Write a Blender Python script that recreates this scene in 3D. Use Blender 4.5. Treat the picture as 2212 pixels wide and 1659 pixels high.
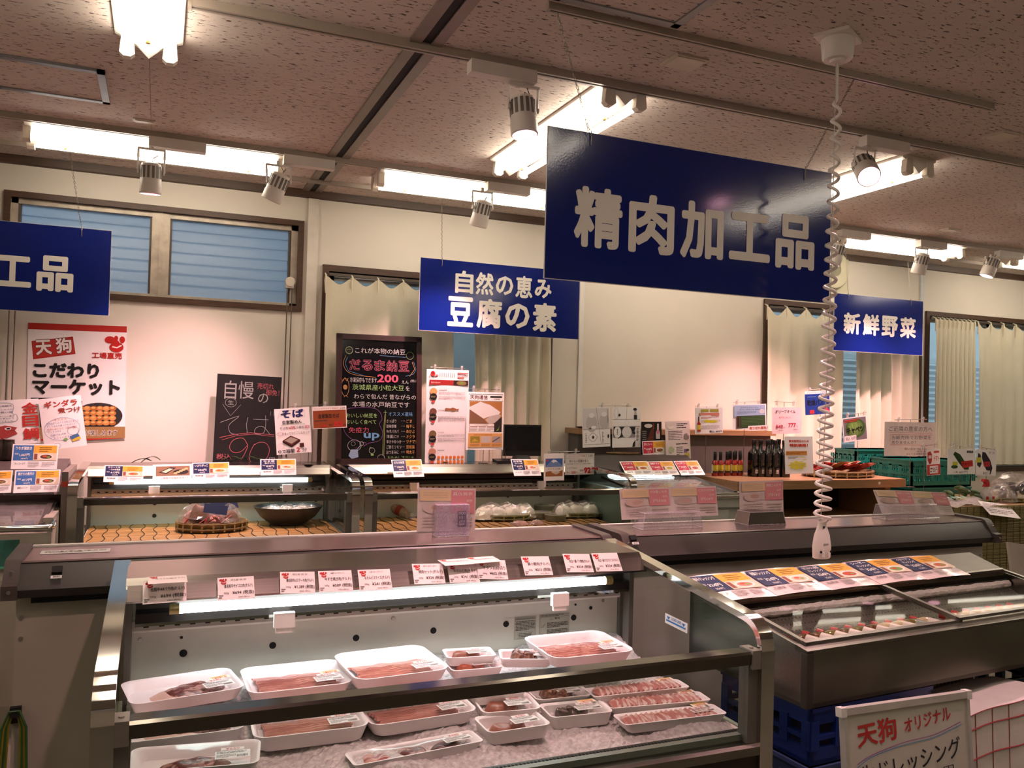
import bpy, math, random
from mathutils import Vector, Matrix
for o in list(bpy.data.objects): bpy.data.objects.remove(o)
SC = bpy.context.scene
COL = SC.collection
rnd = random.Random(7)
V = Vector

# ------------------------------------------------------------------ camera
FPX, YAW, PITCH, ROLL, HC = 1817.3, 0.39722, 0.01869, 0.02718, 1.5
def _axes():
    cy, sy = math.cos(YAW), math.sin(YAW); cp, sp = math.cos(PITCH), math.sin(PITCH)
    cr, sr = math.cos(ROLL), math.sin(ROLL)
    F = V((sy*cp, cy*cp, sp)); r = V((cy, -sy, 0)); u = r.cross(F)
    return r*cr+u*sr, u*cr-r*sr, F
CR, CU, CF = _axes()
cam = bpy.data.cameras.new('camera'); camo = bpy.data.objects.new('camera', cam); COL.objects.link(camo)
cam.sensor_width = 36; cam.lens = FPX/2212*36; cam.clip_start = .02
m = Matrix.Identity(4)
for i in range(3): m[i][0] = CR[i]; m[i][1] = CU[i]; m[i][2] = -CF[i]
m[2][3] = HC
camo.matrix_world = m
SC.camera = camo
# ------------------------------------------------------------------ world, exposure
SC.view_settings.view_transform = 'Standard'; SC.view_settings.look = 'None'
SC.view_settings.exposure = 0.36; SC.view_settings.gamma = 1.0; SC.view_settings.use_curve_mapping = False
W = bpy.data.worlds.new('dusk'); SC.world = W; W.use_nodes = True
W.node_tree.nodes['Background'].inputs[0].default_value = (.51, .56, .63, 1)
W.node_tree.nodes['Background'].inputs[1].default_value = 2.0
TUBE = 12.5          # emission of the ceiling fluorescent tubes
SPOTW = 14.0         # watts of a pink track spotlight
CASE = 16.0           # emission of the tubes in the display cases

def P(x, y, X=None, Y=None, Z=None):
    """a point of the place that the photograph shows at (x, y), on a plane X=, Y= or Z="""
    v = CF+CR*((x-1106)/FPX)-CU*((y-829.5)/FPX)
    t = X/v.x if X is not None else Y/v.y if Y is not None else (Z-HC)/v.z
    return V((0, 0, HC))+v*t
def Pn(x, y, p0, n):
    v = CF+CR*((x-1106)/FPX)-CU*((y-829.5)/FPX); c = V((0, 0, HC))
    return c+v*((p0-c).dot(n)/v.dot(n))

# ------------------------------------------------------------------ materials
def lin(h):
    h = h.lstrip('#'); o = []
    for i in (0, 2, 4):
        c = int(h[i:i+2], 16)/255
        o.append(c/12.92 if c <= .04045 else ((c+.055)/1.055)**2.4)
    return (*o, 1)
_M = {}
def mat(name, hexc, rough=.5, metal=0., var=.06, scale=14., bump=0., bscale=60., stretch=(1, 1, 1), spec=.5, coat=0., trans=0., sheen=0.):
    if name in _M: return _M[name]
    M = bpy.data.materials.new(name); M.use_nodes = True; N = M.node_tree.nodes; L = M.node_tree.links
    b = N['Principled BSDF']; c = lin(hexc)
    b.inputs['Roughness'].default_value = rough; b.inputs['Metallic'].default_value = metal
    b.inputs['Specular IOR Level'].default_value = spec; b.inputs['Coat Weight'].default_value = coat
    b.inputs['Transmission Weight'].default_value = trans; b.inputs['Sheen Weight'].default_value = sheen
    b.inputs['Base Color'].default_value = c; M.diffuse_color = c
    if var or bump:
        tc = N.new('ShaderNodeTexCoord'); mp = N.new('ShaderNodeMapping'); mp.inputs['Scale'].default_value = stretch
        L.new(tc.outputs['Object'], mp.inputs['Vector'])
    if var:
        n = N.new('ShaderNodeTexNoise'); n.inputs['Scale'].default_value = scale; n.inputs['Detail'].default_value = 4
        r = N.new('ShaderNodeValToRGB'); L.new(mp.outputs[0], n.inputs['Vector']); L.new(n.outputs[0], r.inputs[0])
        r.color_ramp.elements[0].position = .3; r.color_ramp.elements[1].position = .7
        r.color_ramp.elements[0].color = [x*(1-var) for x in c[:3]]+[1]; r.color_ramp.elements[1].color = [min(1, x*(1+var)) for x in c[:3]]+[1]
        L.new(r.outputs[0], b.inputs['Base Color'])
    if bump:
        n2 = N.new('ShaderNodeTexNoise'); n2.inputs['Scale'].default_value = bscale; n2.inputs['Detail'].default_value = 3
        bp = N.new('ShaderNodeBump'); bp.inputs['Strength'].default_value = bump; bp.inputs['Distance'].default_value = .004
        L.new(mp.outputs[0], n2.inputs['Vector']); L.new(n2.outputs[0], bp.inputs['Height']); L.new(bp.outputs[0], b.inputs['Normal'])
    _M[name] = M; return M
def ink(hexc): return mat('ink_'+hexc.lstrip('#'), hexc, .55, var=0, spec=.3)
def emis(name, hexc, s):
    if name in _M: return _M[name]
    M = bpy.data.materials.new(name); M.use_nodes = True; N = M.node_tree.nodes
    b = N['Principled BSDF']; b.inputs['Base Color'].default_value = lin(hexc)
    b.inputs['Emission Color'].default_value = lin(hexc); b.inputs['Emission Strength'].default_value = s
    _M[name] = M; return M
def clear(name, hexc='#ffffff', rough=.02, body=.0, f0=1.25, tint=None, lo=0.02):
    """thin clear sheet: lets light straight through, mirrors at grazing angles; body = share of milky paper-like scatter"""
    if name in _M: return _M[name]
    M = bpy.data.materials.new(name); M.use_nodes = True; N = M.node_tree.nodes; L = M.node_tree.links
    N.remove(N['Principled BSDF']); out = N['Material Output']
    t = N.new('ShaderNodeBsdfTransparent'); t.inputs[0].default_value = lin(tint or '#ffffff')
    g = N.new('ShaderNodeBsdfGlossy'); g.inputs['Roughness'].default_value = rough
    f0_ = N.new('ShaderNodeLayerWeight'); f0_.inputs[0].default_value = .5; f1_ = N.new('ShaderNodeMath'); f1_.operation = 'POWER'; f1_.inputs[1].default_value = 4.5; L.new(f0_.outputs['Facing'], f1_.inputs[0]); f = N.new('ShaderNodeMath'); f.operation = 'MULTIPLY'; f.inputs[1].default_value = min(.7, (f0-1)*2.2); L.new(f1_.outputs[0], f.inputs[0])
    a = N.new('ShaderNodeMath'); a.operation = 'ADD'; a.inputs[1].default_value = lo; L.new(f.outputs[0], a.inputs[0])
    mx = N.new('ShaderNodeMixShader'); L.new(a.outputs[0], mx.inputs[0]); L.new(t.outputs[0], mx.inputs[1]); L.new(g.outputs[0], mx.inputs[2])
    last = mx
    if body:
        d = N.new('ShaderNodeBsdfDiffuse'); d.inputs[0].default_value = lin(hexc)
        nz = N.new('ShaderNodeTexNoise'); nz.inputs['Scale'].default_value = 30
        ml = N.new('ShaderNodeMath'); ml.operation = 'MULTIPLY'; ml.inputs[1].default_value = body*2; L.new(nz.outputs[0], ml.inputs[0])
        m2 = N.new('ShaderNodeMixShader'); L.new(ml.outputs[0], m2.inputs[0]); L.new(mx.outputs[0], m2.inputs[1]); L.new(d.outputs[0], m2.inputs[2]); last = m2
    L.new(last.outputs[0], out.inputs[0]); _M[name] = M; return M

# ------------------------------------------------------------------ mesh builder (world coordinates unless local)
REG = {}
class MB:
    def __init__(s): s.v = []; s.f = []; s.mi = []; s.m = 0
    def add(s, vs, fs, m=None):
        o = len(s.v); s.v += [V(p) for p in vs]
        for f in fs: s.f.append([i+o for i in f]); s.mi.append(s.m if m is None else m)
        return s
    def box(s, a, b, m=None):
        x0, y0, z0 = a; x1, y1, z1 = b
        return s.add([(x0,y0,z0),(x1,y0,z0),(x1,y1,z0),(x0,y1,z0),(x0,y0,z1),(x1,y0,z1),(x1,y1,z1),(x0,y1,z1)],
                     [(0,3,2,1),(4,5,6,7),(0,1,5,4),(1,2,6,5),(2,3,7,6),(3,0,4,7)], m)
    def cbox(s, c, d, M=None, m=None, bev=0):
        n = len(s.v); h = [x/2 for x in d]
        s.box([-x for x in h], h, m)
        for i in range(n, len(s.v)):
            s.v[i] = V(c)+(M @ s.v[i] if M else s.v[i])
        return s
    def prism(s, prof, a, b, axis='x', m=None, caps=True):
        """profile [(p,q)..] swept from a to b along an axis; x: (y,z)  y: (x,z)  z: (x,y)"""
        n = len(prof)
        def pt(t, p):
            return (t, p[0], p[1]) if axis == 'x' else (p[0], t, p[1]) if axis == 'y' else (p[0], p[1], t)
        vs = [pt(a, p) for p in prof]+[pt(b, p) for p in prof]
        fs = [(i, (i+1) % n, n+(i+1) % n, n+i) for i in range(n)]
        if caps: fs += [tuple(range(n-1, -1, -1)), tuple(range(n, 2*n))]
        return s.add(vs, fs, m)
    def strip(s, prof, a, b, axis='x', m=None):
        n = len(prof)
        pt = (lambda t, p: (t, p[0], p[1])) if axis == 'x' else (lambda t, p: (p[0], t, p[1]))
        return s.add([pt(a, p) for p in prof]+[pt(b, p) for p in prof], [(i, i+1, n+i+1, n+i) for i in range(n-1)], m)
    def tube(s, path, r, n=8, m=None, cap=True, flat=None):
        path = [V(p) for p in path]; k = len(path); rr = r if hasattr(r, '__len__') else [r]*k
        T = [(path[min(i+1, k-1)]-path[max(i-1, 0)]).normalized() for i in range(k)]
        up = V((0, 0, 1)) if abs(T[0].z) < .9 else V((1, 0, 0)); A = T[0].cross(up).normalized(); vs = []
        for i in range(k):
            A = (A-T[i]*A.dot(T[i])).normalized(); B = T[i].cross(A)
            for j in range(n):
                w = 2*math.pi*j/n; vs.append(path[i]+(A*math.cos(w)+B*math.sin(w))*rr[i])
        fs = [(i*n+j, i*n+(j+1) % n, (i+1)*n+(j+1) % n, (i+1)*n+j) for i in range(k-1) for j in range(n)]
        if cap: fs += [tuple(range(n-1, -1, -1)), tuple((k-1)*n+j for j in range(n))]
        return s.add(vs, fs, m)
    def lathe(s, prof, c=(0, 0, 0), n=20, M=None, m=None, cap=True, sx=1, sy=1):
        c = V(c); vs = []
        for r, z in prof:
            for j in range(n):
                w = 2*math.pi*j/n; p = V((r*math.cos(w)*sx, r*math.sin(w)*sy, z)); vs.append(c+(M @ p if M else p))
        k = len(prof)
        fs = [(i*n+j, i*n+(j+1) % n, (i+1)*n+(j+1) % n, (i+1)*n+j) for i in range(k-1) for j in range(n)]
        if cap:
            if prof[0][0] > 1e-5: fs.append(tuple(range(n-1, -1, -1)))
            if prof[-1][0] > 1e-5: fs.append(tuple((k-1)*n+j for j in range(n)))
        return s.add(vs, fs, m)
    def build(s, name, mats, parent=None, smooth=False, local=False, origin=None):
        if not isinstance(mats, (list, tuple)): mats = [mats]
        me = bpy.data.meshes.new(name)
        if parent is not None:
            Wm = REG.get(parent.name, Matrix.Identity(4)); inv = Wm.inverted()
            vs = [tuple(p) for p in s.v] if local else [tuple(inv @ p) for p in s.v]
        else:
            if local: Wm = Matrix.Identity(4)
            else:
                if origin is None:
                    xs = [p.x for p in s.v]; ys = [p.y for p in s.v]; zs = [p.z for p in s.v]
                    origin = ((min(xs)+max(xs))/2, (min(ys)+max(ys))/2, min(zs))
                Wm = Matrix.Translation(V(origin))
            vs = [tuple(p-V(Wm.translation)) for p in s.v]
        me.from_pydata(vs, [], s.f)
        for q in mats: me.materials.append(q)
        if len(mats) > 1: me.polygons.foreach_set('material_index', s.mi)
        if smooth:
            me.polygons.foreach_set('use_smooth', [True]*len(s.f))
            try: me.set_sharp_from_angle(angle=math.radians(40))
            except Exception: pass
        me.update()
        o = bpy.data.objects.new(name, me); COL.objects.link(o)
        if parent is not None: o.parent = parent
        else: o.matrix_world = Wm
        REG[o.name] = Wm
        return o
def tag(o, label, cat, group=None):
    o['label'] = label; o['category'] = cat
    if group: o['group'] = group
    return o
def thing(name, label, cat, loc=(0, 0, 0), rz=0., group=None, M=None):
    o = bpy.data.objects.new(name, None); COL.objects.link(o); o.empty_display_size = .05
    Wm = M if M is not None else Matrix.Translation(V(loc)) @ Matrix.Rotation(rz, 4, 'Z')
    o.matrix_world = Wm; REG[o.name] = Wm
    if label: tag(o, label, cat, group)
    return o
def struct(o): o['kind'] = 'structure'; return o
def stuff(o): o['kind'] = 'stuff'; return o
def dup(o, loc=None, rz=None, label=None, group=None, M=None, parent=None):
    c = o.copy(); COL.objects.link(c)
    if parent is not None: c.parent = parent
    if M is not None: c.matrix_world = M
    else:
        if loc is not None: c.location = loc
        if rz is not None: c.rotation_euler = (0, 0, rz)
    if label: c['label'] = label
    if group: c['group'] = group
    for ch in list(o.children): dup(ch, parent=c)
    return c
def RZ(a): return Matrix.Rotation(a, 3, 'Z')
def RX(a): return Matrix.Rotation(a, 3, 'X')
def RY(a): return Matrix.Rotation(a, 3, 'Y')
def aim(d):
    """3x3 whose local -Z points along d"""
    return V(d).to_track_quat('-Z', 'Y').to_matrix()

# ------------------------------------------------------------------ print on paper
_T = {}
def glyphs(s, bold=0.):
    k = (s, bold)
    if k not in _T and bold:
        v, f = glyphs(s, 0); n = 10 if bold > .03 else 6 if bold > .016 else 3; V2, F2 = list(v), list(f)
        for i in range(n):
            dx, dy = bold*math.cos(2*math.pi*i/n+.5), bold*math.sin(2*math.pi*i/n+.5); o = len(V2)
            V2 += [(a+dx, b+dy, i+1) for a, b, c in v]; F2 += [tuple(j+o for j in q) for q in f]
        _T[k] = (V2, F2)
    elif k not in _T:
        cu = bpy.data.curves.new('t', 'FONT'); cu.body = s; cu.resolution_u = 2
        o = bpy.data.objects.new('t', cu); me = o.to_mesh()
        v = [(a.co.x, a.co.y, 0) for a in me.vertices]; f = [tuple(p.vertices) for p in me.polygons]
        o.to_mesh_clear(); bpy.data.objects.remove(o); bpy.data.curves.remove(cu)
        _T[k] = (v, f)
    return _T[k]
class Print:
    """flat print on a w x h sheet; u right and v down run 0..1; front is local -Y"""
    def __init__(s, w, h, y0=0., mir=False, wash=0.):
        s.w, s.h, s.y, s.mir, s.wash = w, h, y0, mir, wash; s.mb = MB(); s.cols = []; s.k = 0
    def _c(s, c):
        if s.wash:
            r = [int(c.lstrip('#')[i:i+2], 16) for i in (0, 2, 4)]; q = (205, 190, 182)
            c = '#%02x%02x%02x' % tuple(int(a*(1-s.wash)+b*s.wash) for a, b in zip(r, q))
        if c not in s.cols: s.cols.append(c)
        return s.cols.index(c)
    def _p(s, u, v):
        if s.mir: u = 1-u
        return ((u-.5)*s.w, s.y-.00025*(s.k+1), (.5-v)*s.h)
    def poly(s, pts, c):
        ci = s._c(c); q = [s._p(*p) for p in pts]
        s.mb.add(q, [tuple(range(len(q)))], ci); s.k += .25
        return s
    def r(s, u0, v0, u1, v1, c): return s.poly([(u0, v0), (u0, v1), (u1, v1), (u1, v0)], c)
    def e(s, u, v, ru, rv, c, n=18, a0=0): return s.poly([(u+ru*math.cos(a0-2*math.pi*i/n), v+rv*math.sin(a0-2*math.pi*i/n)) for i in range(n)], c)
    def t(s, txt, u0, v0, u1, v1, c, bold=.012, rot=0):
        vs, fs = glyphs(txt, bold)
        if not vs: return s
        xs = [a[0] for a in vs]; ys = [a[1] for a in vs]; x0, x1, y0, y1 = min(xs), max(xs), min(ys), max(ys); ci = s._c(c)
        uc, vc = (u0+u1)/2, (v0+v1)/2; out = []
        for a, b, cp in vs:
            du = (u0+(a-x0)/max(x1-x0, 1e-6)*(u1-u0)-uc)*s.w; dv = (v1-(b-y0)/max(y1-y0, 1e-6)*(v1-v0)-vc)*s.h
            if rot: du, dv = du*math.cos(rot)+dv*math.sin(rot), -du*math.sin(rot)+dv*math.cos(rot)
            q = s._p(uc+du/s.w, vc+dv/s.h); out.append((q[0], q[1]-cp*4e-5, q[2]))
        s.mb.add(out, fs, ci); s.k += .25+(1.7 if bold > .03 else 1. if bold > .016 else .5 if bold else 0)
        return s
    def vt(s, txt, u0, v0, u1, v1, c, bold=.012):
        d = (v1-v0)/len(txt)
        for i, ch in enumerate(txt): s.t(ch, u0, v0+d*(i+.06), u1, v0+d*(i+.94), c, bold)
        return s
    def s_(s, pts, wd, c, close=False):
        """pen stroke; wd in metres"""
        ci = s._c(c); q = [V(((u-.5)*s.w, (.5-v)*s.h)) for u, v in pts]
        if close: q.append(q[0])
        elif 5 <= len(q) < 20:
            e = [q[0]]+q+[q[-1]]; q = [.5*(2*e[i]+(e[i+1]-e[i-1])*t+(2*e[i-1]-5*e[i]+4*e[i+1]-e[i+2])*t*t+(3*e[i]-e[i-1]-3*e[i+1]+e[i+2])*t**3) for i in range(1, len(e)-2) for t in (0, .25, .5, .75)]+[q[-1]]
        n = len(q); o = []
        for i in range(n):
            d = (q[min(i+1, n-1)]-q[max(i-1, 0)]); d = d.normalized() if d.length else V((1, 0)); nn = V((-d.y, d.x))*wd/2
            o += [q[i]+nn, q[i]-nn]
        sg = -1 if s.mir else 1
        s.mb.add([(p.x*sg, s.y-.00025*(s.k+1), p.y) for p in o], [(2*i, 2*i+1, 2*i+3, 2*i+2) for i in range(n-1)], ci); s.k += .25
        return s
    def ring(s, u, v, ru, rv, wd, c, n=24): return s.s_([(u+ru*math.cos(2*math.pi*i/n), v+rv*math.sin(2*math.pi*i/n)) for i in range(n+1)], wd, c)
    def ln(s, u0, v0, u1, v1, n, c, fill=.55, seed=0):
        """rows of tiny print"""
        rr = random.Random(hash((u0, v0, n)) % 9999+seed); d = (v1-v0)/n
        for i in range(n):
            u = u0; end = u1 if i < n-1 else u0+(u1-u0)*rr.uniform(.5, 1)
            while u < end-.004:
                q = min(end, u+(u1-u0)*rr.uniform(.04, .2)); s.r(u, v0+d*i+d*(1-fill)/2, q, v0+d*i+d*(1+fill)/2, c); s.k -= .25; u = q+(u1-u0)*.018
        s.k += .25
        return s
    def build(s, parent, name='print'):
        ms = [ink(c) for c in s.cols]
        return s.mb.build(name, ms, parent, local=True)
PAPER = mat('white_paper', '#f3efec', .45, var=.03, scale=6, spec=.4)
LAMI = mat('laminated_paper', '#f3eeec', .16, var=.03, scale=6, spec=.6, coat=.3)
def frame_of(tl, tr, bl, Y=None, tilt=0., yaw=0., p0=None):
    n = RZ(yaw) @ (RX(-tilt) @ V((0, 1, 0)))
    a = p0 if p0 is not None else P(*tl, Y=Y)
    b, c = Pn(*tr, a, n), Pn(*bl, a, n)
    ux = (b-a).normalized(); uz = (a-c); uz = (uz-ux*uz.dot(ux)).normalized(); uy = uz.cross(ux)
    w, h = (b-a).length, (a-c).dot(uz)
    ctr = a+ux*w/2-uz*h/2
    Mx = Matrix.Identity(4)
    for i in range(3): Mx[i][0] = ux[i]; Mx[i][1] = uy[i]; Mx[i][2] = uz[i]; Mx[i][3] = ctr[i]
    return Mx, w, h
def sheet(name, label, cat, Mx, w, h, th=.0015, m=None, group=None, curl=0., parent=None):
    """a sheet of card as one mesh at matrix Mx; a slight curl keeps it real paper"""
    mb = MB(); n = 8 if curl else 1
    f = [(-w/2+w*i/n, -curl*math.sin(math.pi*i/n)) for i in range(n+1)]
    b = [(x, y+th) for x, y in f]
    mb.prism([(x, y) for x, y in f]+b[::-1], -h/2, h/2, 'z')
    o = mb.build(name, m or LAMI, parent, local=True)
    if parent is None:
        o.matrix_world = Mx; REG[o.name] = Mx; tag(o, label, cat, group)
    return o
def emblem(p, u, v, r, c='#b8231f'):
    """the red leaf-like shop mark"""
    a = p.h/p.w
    p.e(u-.55*r*a, v-.55*r, .55*r*a, .42*r, c); p.e(u+.75*r*a, v-.6*r, .3*r*a, .4*r, c); p.e(u+.1*r*a, v-.75*r, .22*r*a, .3*r, c)
    p.e(u+.15*r*a, v+.3*r, .75*r*a, .6*r, c); p.e(u+.1*r*a, v-.15*r, .35*r*a, .4*r, c); p.s_([(u-.3*r*a, v+.25*r), (u+.2*r*a, v+.35*r), (u+.7*r*a, v+.05*r)], r*p.h*.16, '#f3e4e0')
# ================================================================== room shell
WY, H = 5.45, 2.8
X0, X1, YF = -2.6, 8.6, -3.2
def pit_board():
    M = mat('acoustic_board', '#cabdb3', .85, var=.05, scale=3, spec=.2); N = M.node_tree.nodes; L = M.node_tree.links; b = N['Principled BSDF']
    tc = N.new('ShaderNodeTexCoord'); mp = N.new('ShaderNodeMapping'); mp.inputs['Scale'].default_value = (16, 60, 1); L.new(tc.outputs['Object'], mp.inputs[0])
    n = N.new('ShaderNodeTexNoise'); n.inputs['Scale'].default_value = 1.6; n.inputs['Detail'].default_value = 3; n.inputs['Roughness'].default_value = .6; L.new(mp.outputs[0], n.inputs['Vector'])
    r = N.new('ShaderNodeValToRGB'); r.color_ramp.elements[0].position = .605; r.color_ramp.elements[1].position = .635; L.new(n.outputs[0], r.inputs[0])
    mx = N.new('ShaderNodeMix'); mx.data_type = 'RGBA'; mx.inputs['B'].default_value = lin('#4a3c35')
    src = b.inputs['Base Color'].links[0].from_socket; L.new(src, mx.inputs['A']); L.new(r.outputs[0], mx.inputs['Factor']); L.new(mx.outputs['Result'], b.inputs['Base Color'])
    inv = N.new('ShaderNodeMath'); inv.operation = 'SUBTRACT'; inv.inputs[0].default_value = 1; L.new(r.outputs[0], inv.inputs[1])
    bp = N.new('ShaderNodeBump'); bp.inputs['Strength'].default_value = .8; bp.inputs['Distance'].default_value = .004; L.new(inv.outputs[0], bp.inputs['Height']); L.new(bp.outputs[0], b.inputs['Normal'])
    return M
BOARD = pit_board()
WALL = mat('painted_wall', '#ded6c8', .6, var=.03, scale=2.5, bump=.08, bscale=90)
ALU = mat('aluminium', '#b9b6b0', .35, .85, var=.05); ALUW = mat('white_enamel', '#e6e2da', .35, var=.03)
BROWN = mat('brown_wood_trim', '#4a3222', .45, var=.2, scale=9, stretch=(1, 1, 12)); BROWNX = mat('brown_wood_trim_long', '#46301f', .45, var=.2, scale=9, stretch=(1, 12, 12))
BLACK = mat('black_gap', '#0c0b0a', .7, var=.05)
fl = struct(MB().box((X0, YF, -.1), (X1, WY, 0)).build('floor', mat('grey_vinyl_floor', '#757063', .4, var=.08, scale=3)))
slab = MB().box((X0, YF, H+.012), (X1, WY+.12, H+.14)).build('ceiling', mat('ceiling_backing', '#3c332d', .9))
struct(slab)
# boards of the ceiling, 0.91 x 1.82 m with hairline joints, either side of the dark joint at x=0.86
bx = MB().box((0, 0, 0), (.9085, 1.8185, .012)).build('ceiling_board', BOARD, slab, local=True); bx_src = bx
cells = []
for side in (1, -1):
    i = 0
    while True:
        xa = .885+i*.91 if side == 1 else .835-(i+1)*.91
        if xa > X1 or xa+.91 < X0: break
        for j in range(6): cells.append((xa, -3.65+j*1.82+(.91 if i % 2 else 0)))
        i += 1
half = []
for k, (xa, ya) in enumerate(cells):
    if ya+1.82 > WY+.1:
        if ya < WY-.5: half.append((xa, ya))
        continue
    o = bx if k == 0 else bx.copy()
    if k: COL.objects.link(o)
    o.parent = slab; o.location = V((xa, ya, H))-REG['ceiling'].translation
hb = MB().box((0, 0, 0), (.9085, .909, .012)).build('ceiling_board', BOARD, slab, local=True)
for k, (xa, ya) in enumerate(half):
    o = hb if k == 0 else hb.copy()
    if k: COL.objects.link(o)
    o.parent = slab; o.location = V((xa, ya, H))-REG['ceiling'].translation
# walls
def wall_holes(name, xs0, xs1, holes, y0, y1):
    mb = MB(); xs = sorted({xs0, xs1, *[h[0] for h in holes], *[h[1] for h in holes]}); zs = sorted({0, H+.01, *[h[2] for h in holes], *[h[3] for h in holes]})
    for a, b in zip(xs, xs[1:]):
        for c, d in zip(zs, zs[1:]):
            if not any(h[0] <= a+1e-4 and b <= h[1]+1e-4 and h[2] <= c+1e-4 and d <= h[3]+1e-4 for h in holes): mb.box((a, y0, c), (b, y1, d))
    return struct(mb.build(name, WALL))
LOU = (-.80, .785, 2.055, 2.565)
WIN = [(.985, 2.545, 1.0, 2.295), (4.50, 6.145, 1.0, 2.325), (6.275, 7.9, 1.0, 2.345)]
wall_holes('wall_back', X0, X1, [LOU]+WIN, WY, WY+.12)
struct(MB().box((X0-.12, YF, 0), (X0, WY+.12, H)).build('wall_left', WALL)); struct(MB().box((X1, YF, 0), (X1+.12, WY+.12, H)).build('wall_right', WALL))
struct(MB().box((X0-.12, YF-.12, 0), (X1+.12, YF, H)).build('wall_front', WALL))
struct(MB().prism([(WY-.028, H), (WY-.022, H-.045), (WY, H-.05), (WY, H)], X0, X1).build('trim_1', BROWNX))
struct(MB().box((.842, WY-.02, .1), (.908, WY-.001, H-.052)).build('trim_2', mat('joint_cover', '#d9d1c4', .5)))
struct(MB().box((2.80, WY-.012, 1.32), (2.835, WY-.001, H-.052)).build('trim_3', ALUW))
struct(MB().box((6.165, WY-.014, .1), (6.205, WY-.001, H-.052)).build('trim_4', mat('joint_cover_blue', '#cfd3d2', .5)))
# dark expansion joint of the ceiling with metal edges
tj = MB().box((.842, YF, H-.002), (.878, WY, H+.01)).build('trim_5', BLACK); struct(tj)
MB().box((.800, YF, H-.010), (.842, WY-.03, H-.001)).build('edge_strip', mat('dull_metal_strip', '#82766c', .4, .4), tj)
MB().box((.878, YF, H-.010), (.920, WY-.03, H-.001)).build('edge_strip', _M['dull_metal_strip'], tj)
# ---- louvre window
GLS = mat('frosted_louvre_glass', '#c0d6ea', .38, var=0, trans=.92, bump=.5, bscale=45)
def louvre_window():
    x0, x1, z0, z1 = LOU; r = struct(thing('window_1', None, None, (0, WY, z0)))
    mb = MB(); t = .034; y0, y1 = WY-.02, WY+.09
    for a, b in (((x0-t, y0, z0-t), (x1+t, y1, z0)), ((x0-t, y0, z1), (x1+t, y1, z1+t)), ((x0-t, y0, z0), (x0, y1, z1)), ((x1, y0, z0), (x1+t, y1, z1))): mb.box(a, b)
    mb.build('wood_casing', BROWN, r)
    ST = mat('stained_aluminium', '#b0a595', .45, .5, var=.2, scale=12)
    xm = -.018; mb = MB()
    for a, b in (((x0, WY+.01, z1-.03), (x1, WY+.085, z1)), ((x0, WY+.01, z0), (x1, WY+.085, z0+.018)), ((x0, WY+.01, z0), (x0+.035, WY+.085, z1)), ((x1-.04, WY+.01, z0), (x1, WY+.085, z1)), ((xm-.05, WY+.005, z0), (xm+.05, WY+.085, z1))): mb.box(a, b)
    mb.box((xm-.008, WY-.002, z0), (xm+.008, WY+.005, z1)); mb.build('sash_frame', ST, r)
    n = 7; dz = (z1-z0-.05)/n
    for (a, b) in ((x0+.05, xm-.062), (xm+.062, x1-.055)):
        for i in range(n):
            z = z0+.022+i*dz
            MB().prism([(WY+.035, z), (WY+.041, z), (WY+.056, z+dz+.008), (WY+.050, z+dz+.008)], a, b).build('louvre_glass', GLS, r)
    mb = MB()
    for x in (x0+.042, xm-.056, xm+.056, x1-.048): mb.box((x-.006, WY+.02, z0+.02), (x+.006, WY+.06, z1-.03))
    mb.build('blade_clip_rail', mat('dark_clip', '#5a5148', .5, .3), r)
    cr = MB().cbox((x1-.045, WY-.012, 2.19), (.05, .035, .05)); cr.lathe([(.03, -.012), (.03, .012)], (x1-.045, WY-.03, 2.205), 14, RX(math.pi/2))
    c = cr.build('crank_box', mat('ivory_plastic', '#cfc6b4', .5), r)
    for k, dx in enumerate((-.058, -.03)):
        MB().tube([(x1+dx, WY-.02, 2.16), (x1+dx-.004, WY-.02, 1.10)], .0035, 5).build('bead_chain', mat('bead_chain', '#6d6358', .4, .5, var=.3, scale=400), r)
    for dx in (P(15, 800, Y=WY-.02).x, P(28, 800, Y=WY-.02).x):
        MB().tube([(dx, WY-.02, 2.06), (dx, WY-.02, 1.15)], .0035, 5).build('bead_chain', _M['bead_chain'], r)
louvre_window()
# ---- sliding windows behind the curtains
PANE = clear('window_glass', tint='#dfe9ea')
for k, (x0, x1, z0, z1) in enumerate(WIN):
    r = struct(thing('window_%d' % (k+2), None, None, (0, WY, z0))); t = .04; mb = MB()
    for a, b in (((x0-t, WY-.02, z0-t), (x1+t, WY+.1, z0)), ((x0-t, WY-.02, z1), (x1+t, WY+.1, z1+t)), ((x0-t, WY-.02, z0), (x0, WY+.1, z1)), ((x1, WY-.02, z0), (x1+t, WY+.1, z1))): mb.box(a, b)
    mb.build('wood_casing', BROWN, r); xm = (x0+x1)/2
    MB().box((x0, WY-.03, z1-.03), (x1, WY-.005, z1-.012)).build('curtain_rail', mat('dark_rail', '#5c5349', .4, .4), r)
    for s, (a, b, y) in enumerate(((x0, xm+.03, WY+.05), (xm-.03, x1, WY+.075))):
        mb = MB()
        for p, q in (((a, y, z0), (a+.045, y+.02, z1)), ((b-.045, y, z0), (b, y+.02, z1)), ((a, y, z1-.05), (b, y+.02, z1)), ((a, y, z0), (b, y+.02, z0+.06))): mb.box(p, q)
        sa = mb.build('sash', ALU, r); MB().box((a+.04, y+.008, z0+.05), (b-.04, y+.012, z1-.045)).build('pane', PANE, sa)
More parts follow.
